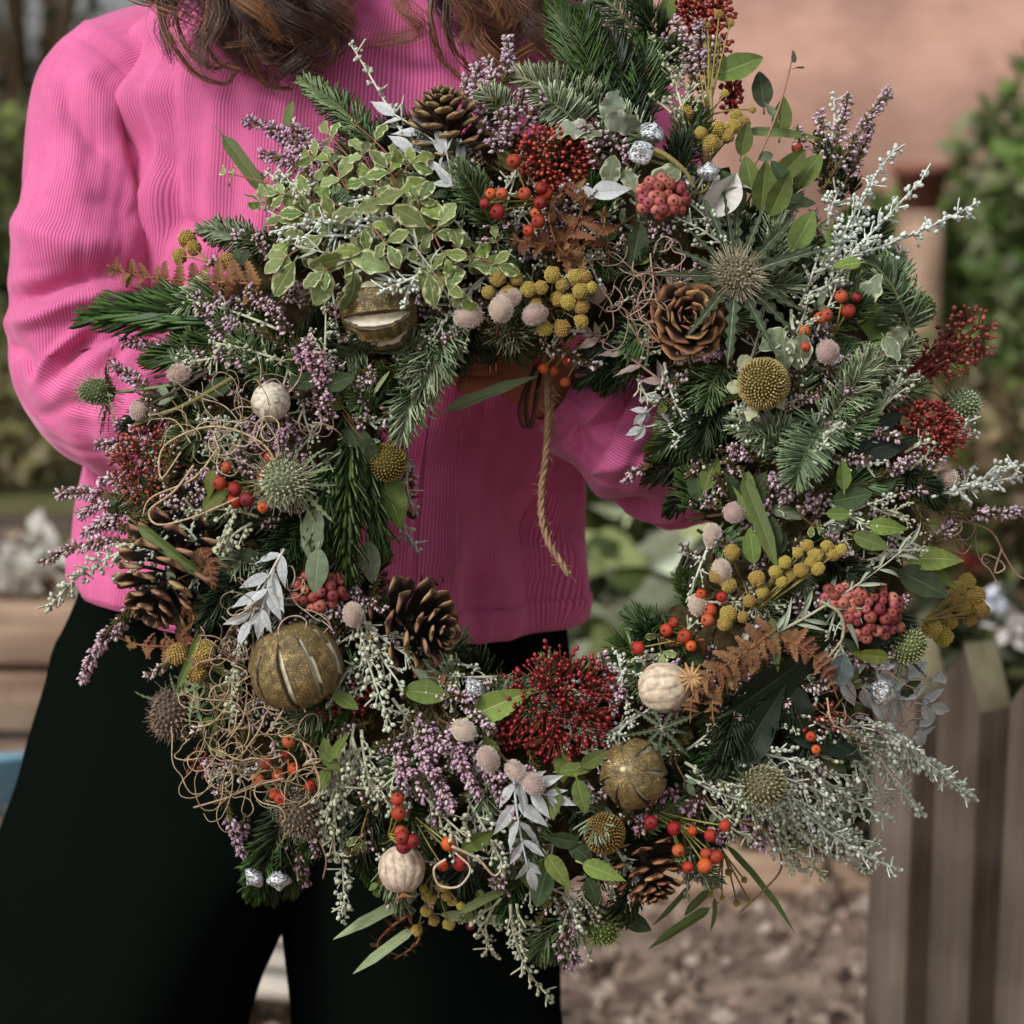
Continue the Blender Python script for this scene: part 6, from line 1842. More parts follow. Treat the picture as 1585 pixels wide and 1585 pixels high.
def hand(w_, px, py, h, dx, spread, curl, flip):
    """palm, four unequal fingers and a thumb: px/py/h the knuckle line's middle, dx the way the fingers point"""
    pc = (np.asarray(bv[w_]) + WV(px, py, h)) / 2
    pm = jn(pc, (.03, .018), w_)
    for k, (oy, ln) in enumerate(((-33, 62), (-11, 72), (11, 66), (32, 50))):
        kn = jn(WV(px + dx * (6 - 3 * abs(k - 1)), py + oy * spread, h), .0105, pm)
        a1 = jn(WV(px + dx * ln * .55, py + oy * spread * 1.1, h + curl * .15), .0092, kn)
        a2 = jn(WV(px + dx * ln * 1.05, py + oy * spread * 1.12, h + curl * .55), .0085, a1)
        a3 = jn(WV(px + dx * ln * 1.35, py + oy * spread * 1.12, h + curl * 1.0), .0072, a2)
    t1 = jn(WV(px - dx * 45, py + flip * 52, h + 8), .013, pm)
    t2 = jn(WV(px - dx * 12, py + flip * 80, h + 26), .0105, t1)
    t3 = jn(WV(px + dx * 16, py + flip * 92, h + 44), .0085, t2)


hand(wrr, 775, 572, -138, -1.0, .62, 34, -1)
hand(wrl, 520, 640, -150, 1.0, .75, 34, -1)
for sx, fx, yk in ((-1, -.40, 1.70), (1, -.06, 1.76)):
    hp_ = jn((-.14 + sx * .07, 1.785, .83), .05, pel)
    kn_ = jn((fx * .6 - .05 + sx * .02, yk, .48), .05, hp_)
    an_ = jn((fx, yk + .06, .09), .036, kn_)
    ft_ = jn((fx + sx * .01, yk - .06, .04), (.035, .03), an_)
    tb_ = jn((fx + sx * .015, yk - .13, .03), (.033, .022), ft_)
me = bpy.data.meshes.new('person')
me.from_pydata(bv, be, [])
me.materials.append(M_SKIN)
person = bpy.data.objects.new('person', me)
COL.objects.link(person)
tag(person, 'person in a pink corduroy shirt and black trousers holding the wreath in both hands', 'person')
sk = person.modifiers.new('skin', 'SKIN')
sk.use_smooth_shade = True
sv = me.skin_vertices[0].data
for i, r in enumerate(br):
    sv[i].radius = r
    sv[i].use_root = (i == 0)
su_ = person.modifiers.new('sub', 'SUBSURF')
su_.levels = su_.render_levels = 2


def clothe(name, G, UV, m, parent, closed_v=True):
    """a cloth sheet with its weave coordinates; G (nu, nv, 3), UV (nu, nv, 2); the last column repeats the first where closed"""
    b_ = MB()
    nu_, nv_ = G.shape[:2]
    i, j = np.meshgrid(np.arange(nu_ - 1), np.arange(nv_ - 1), indexing='ij')
    q = np.stack([i * nv_ + j, (i + 1) * nv_ + j, (i + 1) * nv_ + j + 1, i * nv_ + j + 1], -1).reshape(-1, 4)
    b_.add(G.reshape(-1, 3), None, q, (.5, .5, .5))
    b_.uv = [UV.reshape(-1, 2)]
    return b_.build(name, m, parent)


TZ = [.845, .90, .97, 1.05, 1.13, 1.21, 1.28, 1.32, 1.35, 1.375, 1.40, 1.425]
TA = [.199, .199, .197, .196, .199, .206, .208, .198, .168, .125, .085, .070]
TB = [.128, .130, .130, .129, .128, .126, .120, .110, .098, .086, .076, .068]
TX = [-.160, -.158, -.151, -.140, -.127, -.115, -.108, -.104, -.101, -.098, -.096, -.095]
YAW = R_(7)


def gau(x, c, s_):
    return math.exp(-((x - c) / s_) ** 2)


def torso(u, z, off=0.0):
    a, b, cx = np.interp(z, TZ, TA), np.interp(z, TZ, TB), np.interp(z, TZ, TX)
    su, cu = math.sin(u), math.cos(u)
    x = a * math.copysign(abs(su) ** .9, su)
    y = -b * math.copysign(abs(cu) ** .75, cu)
    q = Vector((u * 2.2, z * 3.2, 1.3))
    f = .011 * mnoise.noise(q * 1.6) + .006 * mnoise.noise(Vector((u * 7, z * 5, 4))) + .0025 * mnoise.noise(Vector((u * 14, z * 16, 9)))
    # cloth hangs in soft pipes towards the hem, one diagonal fold pulled up to the held arm
    hem = max(0.0, min(1.0, (1.2 - z) / .3))
    f += hem * (.005 * math.sin(u * 7.0 + z * 5) + .0025 * math.sin(u * 13 + 1 + z * 9))
    d = (z - .985) * .8 + (u - .42) * .22
    f += -.008 * gau(d, 0, .035) * gau(u, .38, .6)
    # pulls at the arm holes
    f += .007 * math.sin(z * 70 + abs(u) * 6) * gau(abs(u), 1.15, .3) * gau(z, 1.25, .09)
    k = 1 + (f + off) / .16
    x, y = x * k, y * k
    return np.array([cx + x * math.cos(YAW) - y * math.sin(YAW), 1.752 + x * math.sin(YAW) + y * math.cos(YAW), z + .004 * math.sin(u * 3 + 1) * hem + .03 * max(0, -math.sin(u)) ** 1.3 - .012 * gau(u, .75, .5) * max(0.0, min(1.0, (1.05 - z) / .2))])


def fold_px(G, N, lines):
    """creases and ridges of the cloth on its front side, each along a line given in photograph pixels: (points, half width px, height m)"""
    rel = G - CAM
    dep = rel @ FWD
    px = 792.5 + FPX * (rel @ RGT) / dep
    py = 792.5 - FPX * (rel @ UPV) / dep
    face = np.clip((N @ -FWD + .15) / .5, 0, 1)
    out = np.zeros(px.shape)
    for pts, wd, amp in lines:
        P = spline([(x, y, 0) for x, y in pts], 40)[:, :2]
        d2 = (px[..., None] - P[:, 0]) ** 2 + (py[..., None] - P[:, 1]) ** 2
        t = d2.argmin(-1) / 39.0
        out += .85 * amp * np.clip(np.minimum(t, 1 - t) / .25, .15, 1) * np.exp(-d2.min(-1) / wd ** 2)
    return G + N * (out * face)[..., None]


SLEEVE_L = [([(108, 42), (160, 78), (208, 122)], 6, -.005), ([(112, 28), (165, 58), (212, 92)], 9, .004), ([(88, 90), (108, 170), (140, 214), (180, 246)], 15, -.008), ([(120, 90), (150, 150), (200, 190)], 18, .006), ([(60, 130), (58, 220), (66, 300)], 16, -.005),
            ([(206, 120), (212, 210), (236, 290), (262, 380)], 16, -.016), ([(12, 330), (60, 362), (120, 380), (200, 384)], 24, .012), ([(6, 470), (55, 452), (115, 432), (200, 420)], 15, -.020), ([(0, 505), (55, 492), (125, 464), (215, 446)], 13, .011),
            ([(14, 525), (40, 555), (56, 592)], 11, -.008), ([(46, 605), (85, 548), (140, 498)], 10, .008), ([(66, 600), (108, 548), (160, 512)], 9, -.008), ([(78, 630), (125, 575), (180, 540)], 11, .007), ([(50, 650), (120, 622), (200, 610)], 12, -.006), ([(20, 420), (80, 414), (150, 404)], 10, -.004), ([(130, 300), (180, 320), (230, 350)], 14, -.005)]
TORSO_F = [([(262, 60), (266, 180), (274, 300)], 7, -.004), ([(285, 60), (290, 190), (296, 310)], 9, .003), ([(262, 330), (300, 352), (350, 380)], 14, -.006), ([(250, 210), (262, 300), (262, 390)], 14, -.012), ([(545, 10), (580, 30), (620, 62)], 9, -.006), ([(540, 50), (580, 66), (620, 90)], 9, .005), ([(470, 180), (480, 300), (470, 420)], 20, -.004),
           ([(700, 640), (760, 720), (815, 800), (850, 900)], 42, -.018), ([(680, 720), (690, 820), (700, 900)], 34, .010), ([(870, 820), (885, 900), (900, 970)], 22, .012), ([(835, 640), (850, 760), (868, 860)], 16, .006), ([(760, 830), (775, 910), (780, 985)], 18, .007), ([(735, 880), (742, 940), (745, 1000)], 12, -.005), ([(820, 880), (830, 940), (832, 1000)], 12, -.006),
           ([(160, 740), (170, 800), (175, 880)], 12, -.008), ([(140, 760), (146, 820), (150, 880)], 10, .006)]
SLEEVE_R = [([(860, 690), (940, 660), (1040, 640)], 14, -.010), ([(880, 720), (950, 720), (1040, 730)], 14, .008), ([(900, 640), (960, 610), (1040, 590)], 13, .008), ([(950, 770), (1000, 700), (1060, 660)], 12, -.008), ([(870, 620), (900, 670), (905, 720)], 10, -.006)]


def fold_torso(G, us, zs):
    N = np.array([[(math.sin(u), -math.cos(u), 0) for u in np.atleast_1d(uu)] for uu in us]) if np.ndim(us) == 2 else np.broadcast_to(np.array([(math.sin(u), -math.cos(u), 0) for u in us]), G.shape)
    return fold_px(G, N, TORSO_F)


nz_, nu_ = 150, 300
zs = np.concatenate([[.890, .882, .878, .8795], np.linspace(.884, 1.425, nz_)])
offs = np.concatenate([[-.010, -.008, -.002, .001], np.zeros(nz_)])
us = np.linspace(-math.pi, math.pi, nu_)
G = fold_torso(np.array([[torso(u, z, o_) for u in us] for z, o_ in zip(zs, offs)]), us, zs)
UVs = np.array([[(u / (2 * math.pi) * 1.05, z) for u in us] for z in zs])
shirt = clothe('shirt', G, UVs, M_CORD, person)
# placket: a doubled strip down the front, stitched at both edges
pu = lambda z: .30 + (1.42 - z) * .10
wz = np.linspace(.885, 1.42, 110)
G, UVs = [], []
for z in wz:
    row, ru = [], []
    for t, o_ in ((-1, -.002), (-.97, .0040), (-.8, .0046), (-.76, .0034), (-.72, .0046), (0, .005), (.72, .0046), (.76, .0034), (.8, .0046), (.97, .0040), (1, -.002)):
        u = pu(z) + t * .085
        row.append(torso(u, z, o_))
        ru.append((u / (2 * math.pi) * 1.05 + .0013, z))
    G.append(row)
    UVs.append(ru)
clothe('placket', fold_torso(np.array(G), [[pu(z) + t * .085 for t in (-1, -.97, -.8, -.76, -.72, 0, .72, .76, .8, .97, 1)] for z in wz], wz), np.array(UVs), M_CORD, shirt)
# hem band
G, UVs = [], []
for z, o_ in ((.881, -.001), (.8815, .0022), (.8855, .003), (.900, .003), (.904, .0022), (.9045, -.001)):
    G.append([torso(u, z, o_) for u in us])
    UVs.append([(u / (2 * math.pi) * 1.05, z) for u in us])
clothe('hem_band', fold_torso(np.array(G), us, None), np.array(UVs), M_CORD, shirt)
# collar
G, UVs = [], []
for k, (z, o_) in enumerate(((1.405, .006), (1.425, .002), (1.45, -.002), (1.452, .004), (1.43, .012), (1.40, .018))):
    G.append([torso(u, min(z, 1.425), o_) + np.array([0, 0, max(0, z - 1.425)]) for u in us])
    UVs.append([(u / (2 * math.pi) * .5, z) for u in us])
clothe('collar', np.array(G), np.array(UVs), M_CORD, shirt)


def sleeve(pts, rad, folds, seed, squash=1.0, lines=()):
    n, m = 200, 150
    P = spline(pts, n)
    s_ = np.concatenate([[0], np.cumsum(np.linalg.norm(np.diff(P, axis=0), axis=1))])
    R0 = np.interp(np.linspace(0, 1, n), np.linspace(0, 1, len(rad)), rad)
    T = tangents(P)
    X = np.zeros((n, 3))
    x = nrm(np.array([0, -1.0, 0]) - (np.array([0, -1.0, 0]) @ T[0]) * T[0])
    for i in range(n):
        x = nrm(x - (x @ T[i]) * T[i])
        X[i] = x
    Y = np.cross(T, X)
    G = np.zeros((n, m, 3))
    UVs = np.zeros((n, m, 2))
    for i in range(n):
        t = s_[i] / s_[-1]
        for j in range(m):
            a = -math.pi + 2 * math.pi * j / (m - 1)
            f = 0.0
            for (c, wd, lam, amp, tw, ph) in folds:
                f += amp * gau(t, c, wd) * math.sin(2 * math.pi * (s_[i] / lam) + tw * math.sin(a + ph) + ph)
            q = Vector((math.cos(a) * 1.2, math.sin(a) * 1.2, s_[i] * 5 + seed))
            f += .008 * mnoise.noise(q * .8) + .003 * mnoise.noise(q * 2.3) + .0012 * mnoise.noise(q * 6)
            if t > .965:
                f -= .006
            r = R0[i] + f
            G[i, j] = P[i] + (X[i] * math.cos(a) * squash + Y[i] * math.sin(a)) * r
            UVs[i, j] = (a / (2 * math.pi) * .36, s_[i])
    return fold_px(G, nrm(G - P[:, None]), lines), UVs


SL = [np.array([-.215, 1.765, 1.318]), PY(172, 150, 1.73), PY(146, 300, 1.69), PY(124, 440, 1.66), PY(134, 575, 1.65), PY(205, 632, 1.62), WV(330, 640, -200), WV(440, 648, -168)]
G, UVs = sleeve(SL, [.060, .058, .058, .060, .060, .056, .045, .032],
                [(.86, .1, .03, .005, .7, 0)], 3.0, lines=SLEEVE_L)
clothe('sleeve', G, UVs, M_CORD, shirt)
SR = [np.array([.03, 1.775, 1.318]), PY(975, 210, 1.77), PY(1025, 400, 1.765), PY(1066, 580, 1.74), PY(1078, 690, 1.69), WV(1010, 688, -215), WV(930, 655, -180), WV(858, 606, -152)]
G, UVs = sleeve(SR, [.056, .055, .056, .056, .055, .048, .042, .033],
                [(.6, .14, .05, .007, 1.4, .4), (.8, .14, .045, .008, 1.6, 1.0), (.35, .12, .085, .006, 1.8, 2.0)], 8.0, lines=SLEEVE_R)
clothe('sleeve', G, UVs, M_CORD, shirt)
# stitched seam round the arm hole
G, UVs = [], []

# ---- rings on a finger
for k, dx in ((0, 0), (1, 10)):
    mb = MB()
    c = WV(764 - dx * .9, 563 + .5 * dx, -136)
    a = nrm(WV(700, 566, -125) - WV(775, 563, -138))
    F = frames(a[None], np.array([.1, .3, .9]))[0]
    th = np.linspace(0, 2 * math.pi, 25)
    mb.tube(np.array([c + (F[:, 0] * math.cos(t) + F[:, 1] * math.sin(t)) * .0108 for t in th]), .0012, 6, S(200, 170, 110), cap=False)
    mb.build('finger_ring', M_RING, person)


# ---- trousers
def leg(path, rx, ry, seed):
    n, m = 60, 72
    P = spline(path, n)
    RX = np.interp(np.linspace(0, 1, n), np.linspace(0, 1, len(rx)), rx)
    RY = np.interp(np.linspace(0, 1, n), np.linspace(0, 1, len(ry)), ry)
    G = np.zeros((n, m, 3))
    for i in range(n):
        for j in range(m):
            a = 2 * math.pi * j / (m - 1)
            f = 1 + .07 * math.sin(a * 5 + seed + P[i, 2] * 3) * i / n + .06 * mnoise.noise(Vector((math.cos(a) * 1.4, math.sin(a) * 1.4, P[i, 2] * 5 + seed))) + .02 * mnoise.noise(Vector((math.cos(a) * 4, math.sin(a) * 4, P[i, 2] * 9 + seed)))
            G[i, j] = P[i] + np.array([RX[i] * math.cos(a) * f, RY[i] * math.sin(a) * f, 0])
    return G


tb = MB()
for G in (leg([(-.165, 1.78, .935), (-.185, 1.78, .84), (-.228, 1.755, .76), (-.288, 1.745, .68), (-.322, 1.735, .60), (-.350, 1.73, .518), (-.41, 1.73, .25), (-.43, 1.735, .07)], [.19, .212, .186, .152, .121, .117, .14, .16], [.085, .09, .118, .13, .13, .13, .145, .16], 0),
          leg([(-.135, 1.78, .935), (-.108, 1.78, .86), (-.084, 1.772, .76), (-.078, 1.77, .68), (-.078, 1.775, .60), (-.077, 1.78, .518), (-.07, 1.79, .25), (-.06, 1.80, .07)], [.16, .162, .15, .132, .122, .117, .13, .145], [.085, .09, .115, .125, .125, .13, .14, .15], 2)):
    tb.grid(G, (.02, .02, .02))
tb.build('trousers', M_TROUSER, person)

# ---- hair
HC = [S(94, 58, 36), S(124, 82, 52), S(70, 43, 28), S(138, 94, 60), S(60, 36, 24)]


def hair_lock(guide, n, sp0, sp1, wave, wl, r=.00034, seed=0, ncl=9):
    rr = np.random.default_rng(seed)
    mb = MB()
    g = spline(guide, 46)
    T = tangents(g)
    t = np.linspace(0, 1, 46)
    for c in range(ncl):
        # a wisp: strands that share their wave and where they end
        oc = rr.normal(0, 1, 3) * np.array([1, .45, .5])
        ph, am, wlc = rr.uniform(0, 6.28), wave * rr.uniform(.5, 1.4), wl * rr.uniform(.8, 1.25)
        end = rr.uniform(.80, 1.0)
        curl = rr.choice((-1, 1)) * rr.uniform(.3, 1.0)
        colc = HC[rr.integers(5)]
        for k in range(n // ncl):
            o = oc[None] * (sp0 + (sp1 - sp0) * t)[:, None] + rr.normal(0, 1, 3)[None] * (.0050 - .0016 * t)[:, None]
            s_ = t * np.linalg.norm(np.diff(g, axis=0), axis=1).sum()
            p2 = ph + rr.normal(0, .1)
            wv = am * (.25 + t) ** 1.3
            p = g + o
            p[:, 0] += wv * np.sin(2 * math.pi * s_ / wlc + p2)
            p[:, 1] -= .5 * wv * np.cos(2 * math.pi * s_ / wlc + p2)
            tip = np.maximum(0, (t - .78) / .22)
            p[:, 0] += curl * .03 * tip ** 2
            p[:, 2] += .022 * abs(curl) * tip ** 3
            m = max(8, int(46 * end * rr.uniform(.93, 1.0)))
            mb.tube(p[:m], np.linspace(1.1, .5, m) * r * rr.uniform(.7, 1.3), 3, colc * rr.uniform(.7, 1.3), cap=False)
    return mb


hx = np.array([-.09, 1.76, 1.64])
for nm, guide, n, s0, s1, wv, wl, sd, ncl in (
    ('left', [hx + (-.03, .0, .08), hx + (-.09, -.03, .0), PY(330, -190, 1.665), PY(372, -70, 1.628), PY(385, 40, 1.606), PY(392, 138, 1.600)], 1100, .022, .036, .010, .105, 1, 22),
    ('left', [hx + (-.03, .0, .08), hx + (-.08, -.03, .0), PY(400, -190, 1.66), PY(432, -70, 1.625), PY(452, 35, 1.604), PY(470, 122, 1.598)], 720, .018, .028, .010, .09, 2, 14),
    ('left', [hx + (-.03, .0, .08), hx + (-.10, -.03, .0), PY(270, -170, 1.68), PY(285, -60, 1.645), PY(272, 30, 1.612), PY(325, 128, 1.602)], 90, .005, .009, .012, .08, 3, 8),
    ('right', [hx + (.03, .0, .08), hx + (.09, -.03, .0), PY(690, -190, 1.66), PY(735, -70, 1.628), PY(760, 40, 1.608), PY(748, 140, 1.602)], 1000, .022, .028, .009, .11, 4, 20),
    ('right', [hx + (.03, .0, .08), hx + (.10, -.03, .0), PY(740, -190, 1.67), PY(810, -70, 1.635), PY(832, 20, 1.62), PY(815, 112, 1.608)], 560, .018, .026, .009, .1, 5, 16),
    ('back', [hx + (0, .04, .08), hx + (0, .11, .0), hx + (0, .12, -.12), hx + (0, .12, -.22), hx + (0, .125, -.30), hx + (0, .13, -.36)], 420, .05, .055, .008, .12, 6, 14)):
    hair_lock([np.asarray(q) for q in guide], n, s0, s1, wv, wl, seed=sd, ncl=ncl).build('hair_lock', M_HAIR, person)
for nm, pts, n in (('curl', [(240, -60), (246, 0), (262, 58), (300, 112), (345, 130), (364, 112)], 16), ('curl', [(268, -60), (272, 20), (290, 76), (330, 106), (356, 96)], 14), ('curl', [(334, -60), (322, 20), (316, 60), (338, 96), (372, 110)], 16),
                   ('curl', [(430, -40), (418, 30), (402, 62), (348, 72)], 14), ('curl', [(470, -40), (500, 40), (520, 70), (512, 98), (490, 96)], 16), ('curl', [(180, -20), (230, 2), (270, 0), (300, -20)], 12), ('curl', [(390, -40), (382, 70), (410, 128), (450, 138)], 20), ('curl', [(676, -60), (668, 30), (684, 90), (716, 122)], 16), ('curl', [(700, -60), (690, 40), (720, 100), (760, 118)], 16)):
    mb = MB()
    gp = spline([PY(x, y, 1.597 if y > 20 else 1.612) for x, y in pts], 40)
    for k in range(n):
        o_ = rng.normal(0, .0016, 3)[None] * np.linspace(1.2, .5, 40)[:, None] + np.array([1, 0, .4])[None] * (.0012 * np.sin(np.linspace(0, 9, 40) + rng.uniform(0, 6)))[:, None]
        mb.tube(gp + o_, np.linspace(1, .4, 40) * .0005, 3, HC[rng.integers(5)] * rng.uniform(.8, 1.3), cap=False)
    mb.build('hair_curl', M_HAIR, person)
# hair over the skull
mb = MB()
th = fib(900, -.35)
for q in th:
    if q[1] < -.55 and q[2] < .45:
        continue
    c0 = np.array([-.09, 1.765, 1.625]) + q * np.array([.098, .115, .115])
    c1 = np.array([-.09, 1.765, 1.625]) + nrm(q * np.array([1.1, 1, 1]) + np.array([0, .1, -.55])) * np.array([.104, .122, .12])
    mb.tube(np.array([c0, (c0 + c1) / 2 * 1.0 + q * .004, c1]), [.004, .005, .002], 4, HC[rng.integers(5)])
mb.build('hair_crown', M_HAIR, person)

# ================================================================== THE PLACE BEHIND
FOL = (np.array([(0, 0, 0), (-.33, .02, .42), (0, -.06, .5), (.33, .02, .42), (0, .05, 1)], float), np.array([(0, 2, 1), (0, 3, 2), (1, 2, 4), (2, 3, 4)]), np.zeros((0, 4), int), np.ones((5, 3)))
M_FOL = mat('garden_leaf', rough=.5, spec=.35, nscale=40, namt=.2, ovar=0, trans=.25)
M_BARK = mat('bark', rough=.85, spec=.15, nscale=60, namt=.4, ovar=.1, bump=.004, bscale=80)
M_BLOOM = mat('petal', rough=.6, spec=.2, nscale=60, namt=.1, ovar=.05, trans=.2)


def shrub(name, base, rx, ry, z0, z1, n, size, cols, label, cat='shrub', group=None, trunk=.03, seed=0, stems=5, gap=.0, blooms=None):
    rr = np.random.default_rng(seed)
    o = empty(name, base)
    tag(o, label, cat, group)
    mb = MB()
    for k in range(stems):
        e = np.array([rr.normal(0, rx * .4), rr.normal(0, ry * .4), z0 + (z1 - z0) * rr.uniform(.4, .85)])
        mb.tube(bez((rr.normal(0, trunk), rr.normal(0, trunk), -.03), (e[0] * .3, e[1] * .3, e[2] * .6), e, 9), np.linspace(trunk, trunk * .25, 9), 7, S(78, 62, 46))
    mb.build('trunk', M_BARK, o)
    q = nrm(rr.normal(0, 1, (n * 2, 3))) * rr.random((n * 2, 1)) ** .42
    cz, hz = (z0 + z1) / 2, (z1 - z0) / 2
    P = q * np.array([rx, ry, hz]) + np.array([0, 0, cz])
    keep = np.array([mnoise.noise(Vector(p) * (2.2 / max(rx, .2)) + Vector((seed * 7.0, 0, 0))) > -.18 + gap for p in P])
    P = P[keep][:n]
    d = nrm(rr.normal(0, 1, (len(P), 3)) + nrm(P - np.array([0, 0, cz])) * .8 + np.array([0, 0, -.2]))
    s_ = size * rr.uniform(.6, 1.3, len(P))
    c = np.array(cols)[rr.integers(0, len(cols), len(P))] * rr.uniform(.75, 1.2, (len(P), 1))
    mb = MB()
    mb.inst(FOL, P, frames(d, rr.normal(0, 1, (len(P), 3))), np.stack([s_, s_, s_], 1), c)
    tag(mb.build('crown', M_FOL, o), kind='stuff')
    for (bx, bz, bsz, bc) in blooms or []:
        b_ = MB()
        for k in range(14):
            dd = nrm(rr.normal(0, 1, 3) + np.array([0, -.8, .3]))
            b_.inst(FOL, [np.array([bx, -ry * .9, bz]) + rr.normal(0, bsz * .25, 3)], frames(dd[None], rr.normal(0, 1, 3)), np.full((1, 3), bsz), bc)
        b_.build('bloom', M_BLOOM, o)
    return o


# ---- ground
def ground_mat():
    m, t, b = special('leaf_mould_ground', S(150, 122, 104), .95, .1)
    L = t.links.new
    tc = t.nodes.new('ShaderNodeTexCoord')
    n1 = t.nodes.new('ShaderNodeTexNoise')
    n1.inputs['Scale'].default_value = 9
    n1.inputs['Detail'].default_value = 6
    L(tc.outputs['Object'], n1.inputs['Vector'])
    cr = t.nodes.new('ShaderNodeValToRGB')
    cr.color_ramp.elements[0].position = .32
    cr.color_ramp.elements[0].color = (*S(98, 84, 74), 1)
    cr.color_ramp.elements[1].position = .7
    cr.color_ramp.elements[1].color = (*S(162, 142, 126), 1)
    L(n1.outputs['Fac'], cr.inputs[0])
    L(cr.outputs[0], b.inputs['Base Color'])
    bp = t.nodes.new('ShaderNodeBump')
    bp.inputs['Distance'].default_value = .03
    L(n1.outputs['Fac'], bp.inputs['Height'])
    L(bp.outputs[0], b.inputs['Normal'])
    return m


def lawn_mat():
    m, t, b = special('lawn_grass', S(90, 104, 56), .9, .1)
    L = t.links.new
    tc = t.nodes.new('ShaderNodeTexCoord')
    n1 = t.nodes.new('ShaderNodeTexNoise')
    n1.inputs['Scale'].default_value = 1.3
    n1.inputs['Detail'].default_value = 8
    L(tc.outputs['Object'], n1.inputs['Vector'])
    cr = t.nodes.new('ShaderNodeValToRGB')
    cr.color_ramp.elements[0].position = .35
    cr.color_ramp.elements[0].color = (*S(92, 86, 62), 1)
    cr.color_ramp.elements[1].position = .62
    cr.color_ramp.elements[1].color = (*S(92, 102, 58), 1)
    L(n1.outputs['Fac'], cr.inputs[0])
    L(cr.outputs[0], b.inputs['Base Color'])
    return m


mb = MB()
xs = np.concatenate([np.linspace(-90, -8, 12), np.linspace(-7, 7, 57), np.linspace(8, 90, 12)])
ys = np.concatenate([np.linspace(-30, 1, 12), np.linspace(1.2, 12, 45), np.linspace(13, 140, 20)])
G = np.array([[(x, y, .02 * mnoise.noise(Vector((x * .8, y * .8, 0)))) for y in ys] for x in xs])
mb.grid(G[::-1], (.3, .3, .3))
tag(mb.build('ground', ground_mat(), None), kind='structure')
mb = MB()
G = np.array([[(x, y + .25 * math.sin(x * 1.7), .035 + .02 * mnoise.noise(Vector((x * .8, y * .8, 0)))) for y in np.linspace(6.4, 60, 40)] for x in np.linspace(-60, 60, 80)])
mb.grid(G[::-1], (.3, .3, .3))
tag(mb.build('lawn', lawn_mat(), None), kind='structure')
# fallen leaves
n = 16000
P = np.stack([rng.uniform(-2.2, 2.6, n), 2.3 + 4.2 * rng.random(n) ** 1.4, rng.uniform(.012, .05, n)], 1)
d = nrm(rng.normal(0, 1, (n, 3)) * np.array([1, 1, .22]))
s_ = rng.uniform(.016, .05, n)
LC = np.array([S(186, 168, 152), S(158, 138, 124), S(122, 104, 92), S(202, 186, 172), S(146, 124, 112), S(104, 90, 80)])
mb = MB()
mb.inst(FOL, P, frames(d, np.array([.1, .05, .99])), np.stack([s_, s_, s_], 1), LC[rng.integers(0, 6, n)] * rng.uniform(.8, 1.1, (n, 1)))
tag(mb.build('leaf_litter', M_FOL, None), 'dry pinkish brown leaves littering the ground behind the trousers', 'leaf litter', None, 'stuff')


# ---- wood
def wood_mat(name, c1, c2, along='Z', sc=1.0):
    m, t, b = special(name, c1, .85, .15)
    L = t.links.new
    tc = t.nodes.new('ShaderNodeTexCoord')
    mp = t.nodes.new('ShaderNodeMapping')
    mp.inputs['Scale'].default_value = {'Z': (42 * sc, 42 * sc, 2 * sc), 'X': (2 * sc, 42 * sc, 42 * sc)}[along]
    L(tc.outputs['Object'], mp.inputs['Vector'])
    n1 = t.nodes.new('ShaderNodeTexNoise')
    n1.inputs['Scale'].default_value = 1
    n1.inputs['Detail'].default_value = 6
    L(mp.outputs[0], n1.inputs['Vector'])
    n2 = t.nodes.new('ShaderNodeTexNoise')
    n2.inputs['Scale'].default_value = 7
    n2.inputs['Detail'].default_value = 4
    L(tc.outputs['Object'], n2.inputs['Vector'])
    ad = t.nodes.new('ShaderNodeMath')
    ad.operation = 'MULTIPLY_ADD'
    L(n2.outputs['Fac'], ad.inputs[0])
    ad.inputs[1].default_value = .6
    ad2 = t.nodes.new('ShaderNodeMath')
    ad2.operation = 'MULTIPLY'
    L(n1.outputs['Fac'], ad2.inputs[0])
    ad2.inputs[1].default_value = .5
    L(ad2.outputs[0], ad.inputs[2])
    cr = t.nodes.new('ShaderNodeValToRGB')
    cr.color_ramp.elements[0].position = .38
    cr.color_ramp.elements[0].color = (*c1, 1)
    cr.color_ramp.elements[1].position = .68
    cr.color_ramp.elements[1].color = (*c2, 1)
    L(ad.outputs[0], cr.inputs[0])
    oi = t.nodes.new('ShaderNodeObjectInfo')
    mr = t.nodes.new('ShaderNodeMapRange')
    mr.inputs['To Min'].default_value = .85
    mr.inputs['To Max'].default_value = 1.15
    L(oi.outputs['Random'], mr.inputs['Value'])
    hs = t.nodes.new('ShaderNodeHueSaturation')
    L(mr.outputs[0], hs.inputs['Value'])
    L(cr.outputs[0], hs.inputs['Color'])
    L(hs.outputs[0], b.inputs['Base Color'])
    bp = t.nodes.new('ShaderNodeBump')
    bp.inputs['Distance'].default_value = .002
    L(n1.outputs['Fac'], bp.inputs['Height'])
    L(bp.outputs[0], b.inputs['Normal'])
    return m


M_PICKET = wood_mat('weathered_picket_wood', S(96, 84, 74), S(164, 148, 133), 'Z')
M_CUT_LIT = wood_mat('sawn_skylit_end_grain', S(150, 142, 110), S(192, 186, 152), 'X', .6)
M_TIMBER = wood_mat('weathered_timber', S(104, 82, 68), S(172, 146, 124), 'X')
M_PALE = wood_mat('pale_timber', S(150, 138, 126), S(198, 190, 178), 'X')

# ---- picket fence, coming nearer to the right
FY = 2.28
fence = empty('picket_fence', (.42, FY, 0))
tag(fence, 'weathered wooden picket fence with gable-cut tops beside the wreath', 'fence')
FA = R_(52)                                # how far the fence turns towards the lens
fdir = np.array([math.cos(FA), -math.sin(FA), 0])
fnor = np.array([-math.sin(FA), -math.cos(FA), 0])
first = PY(1486, 1000, FY)
ztop = first[2]


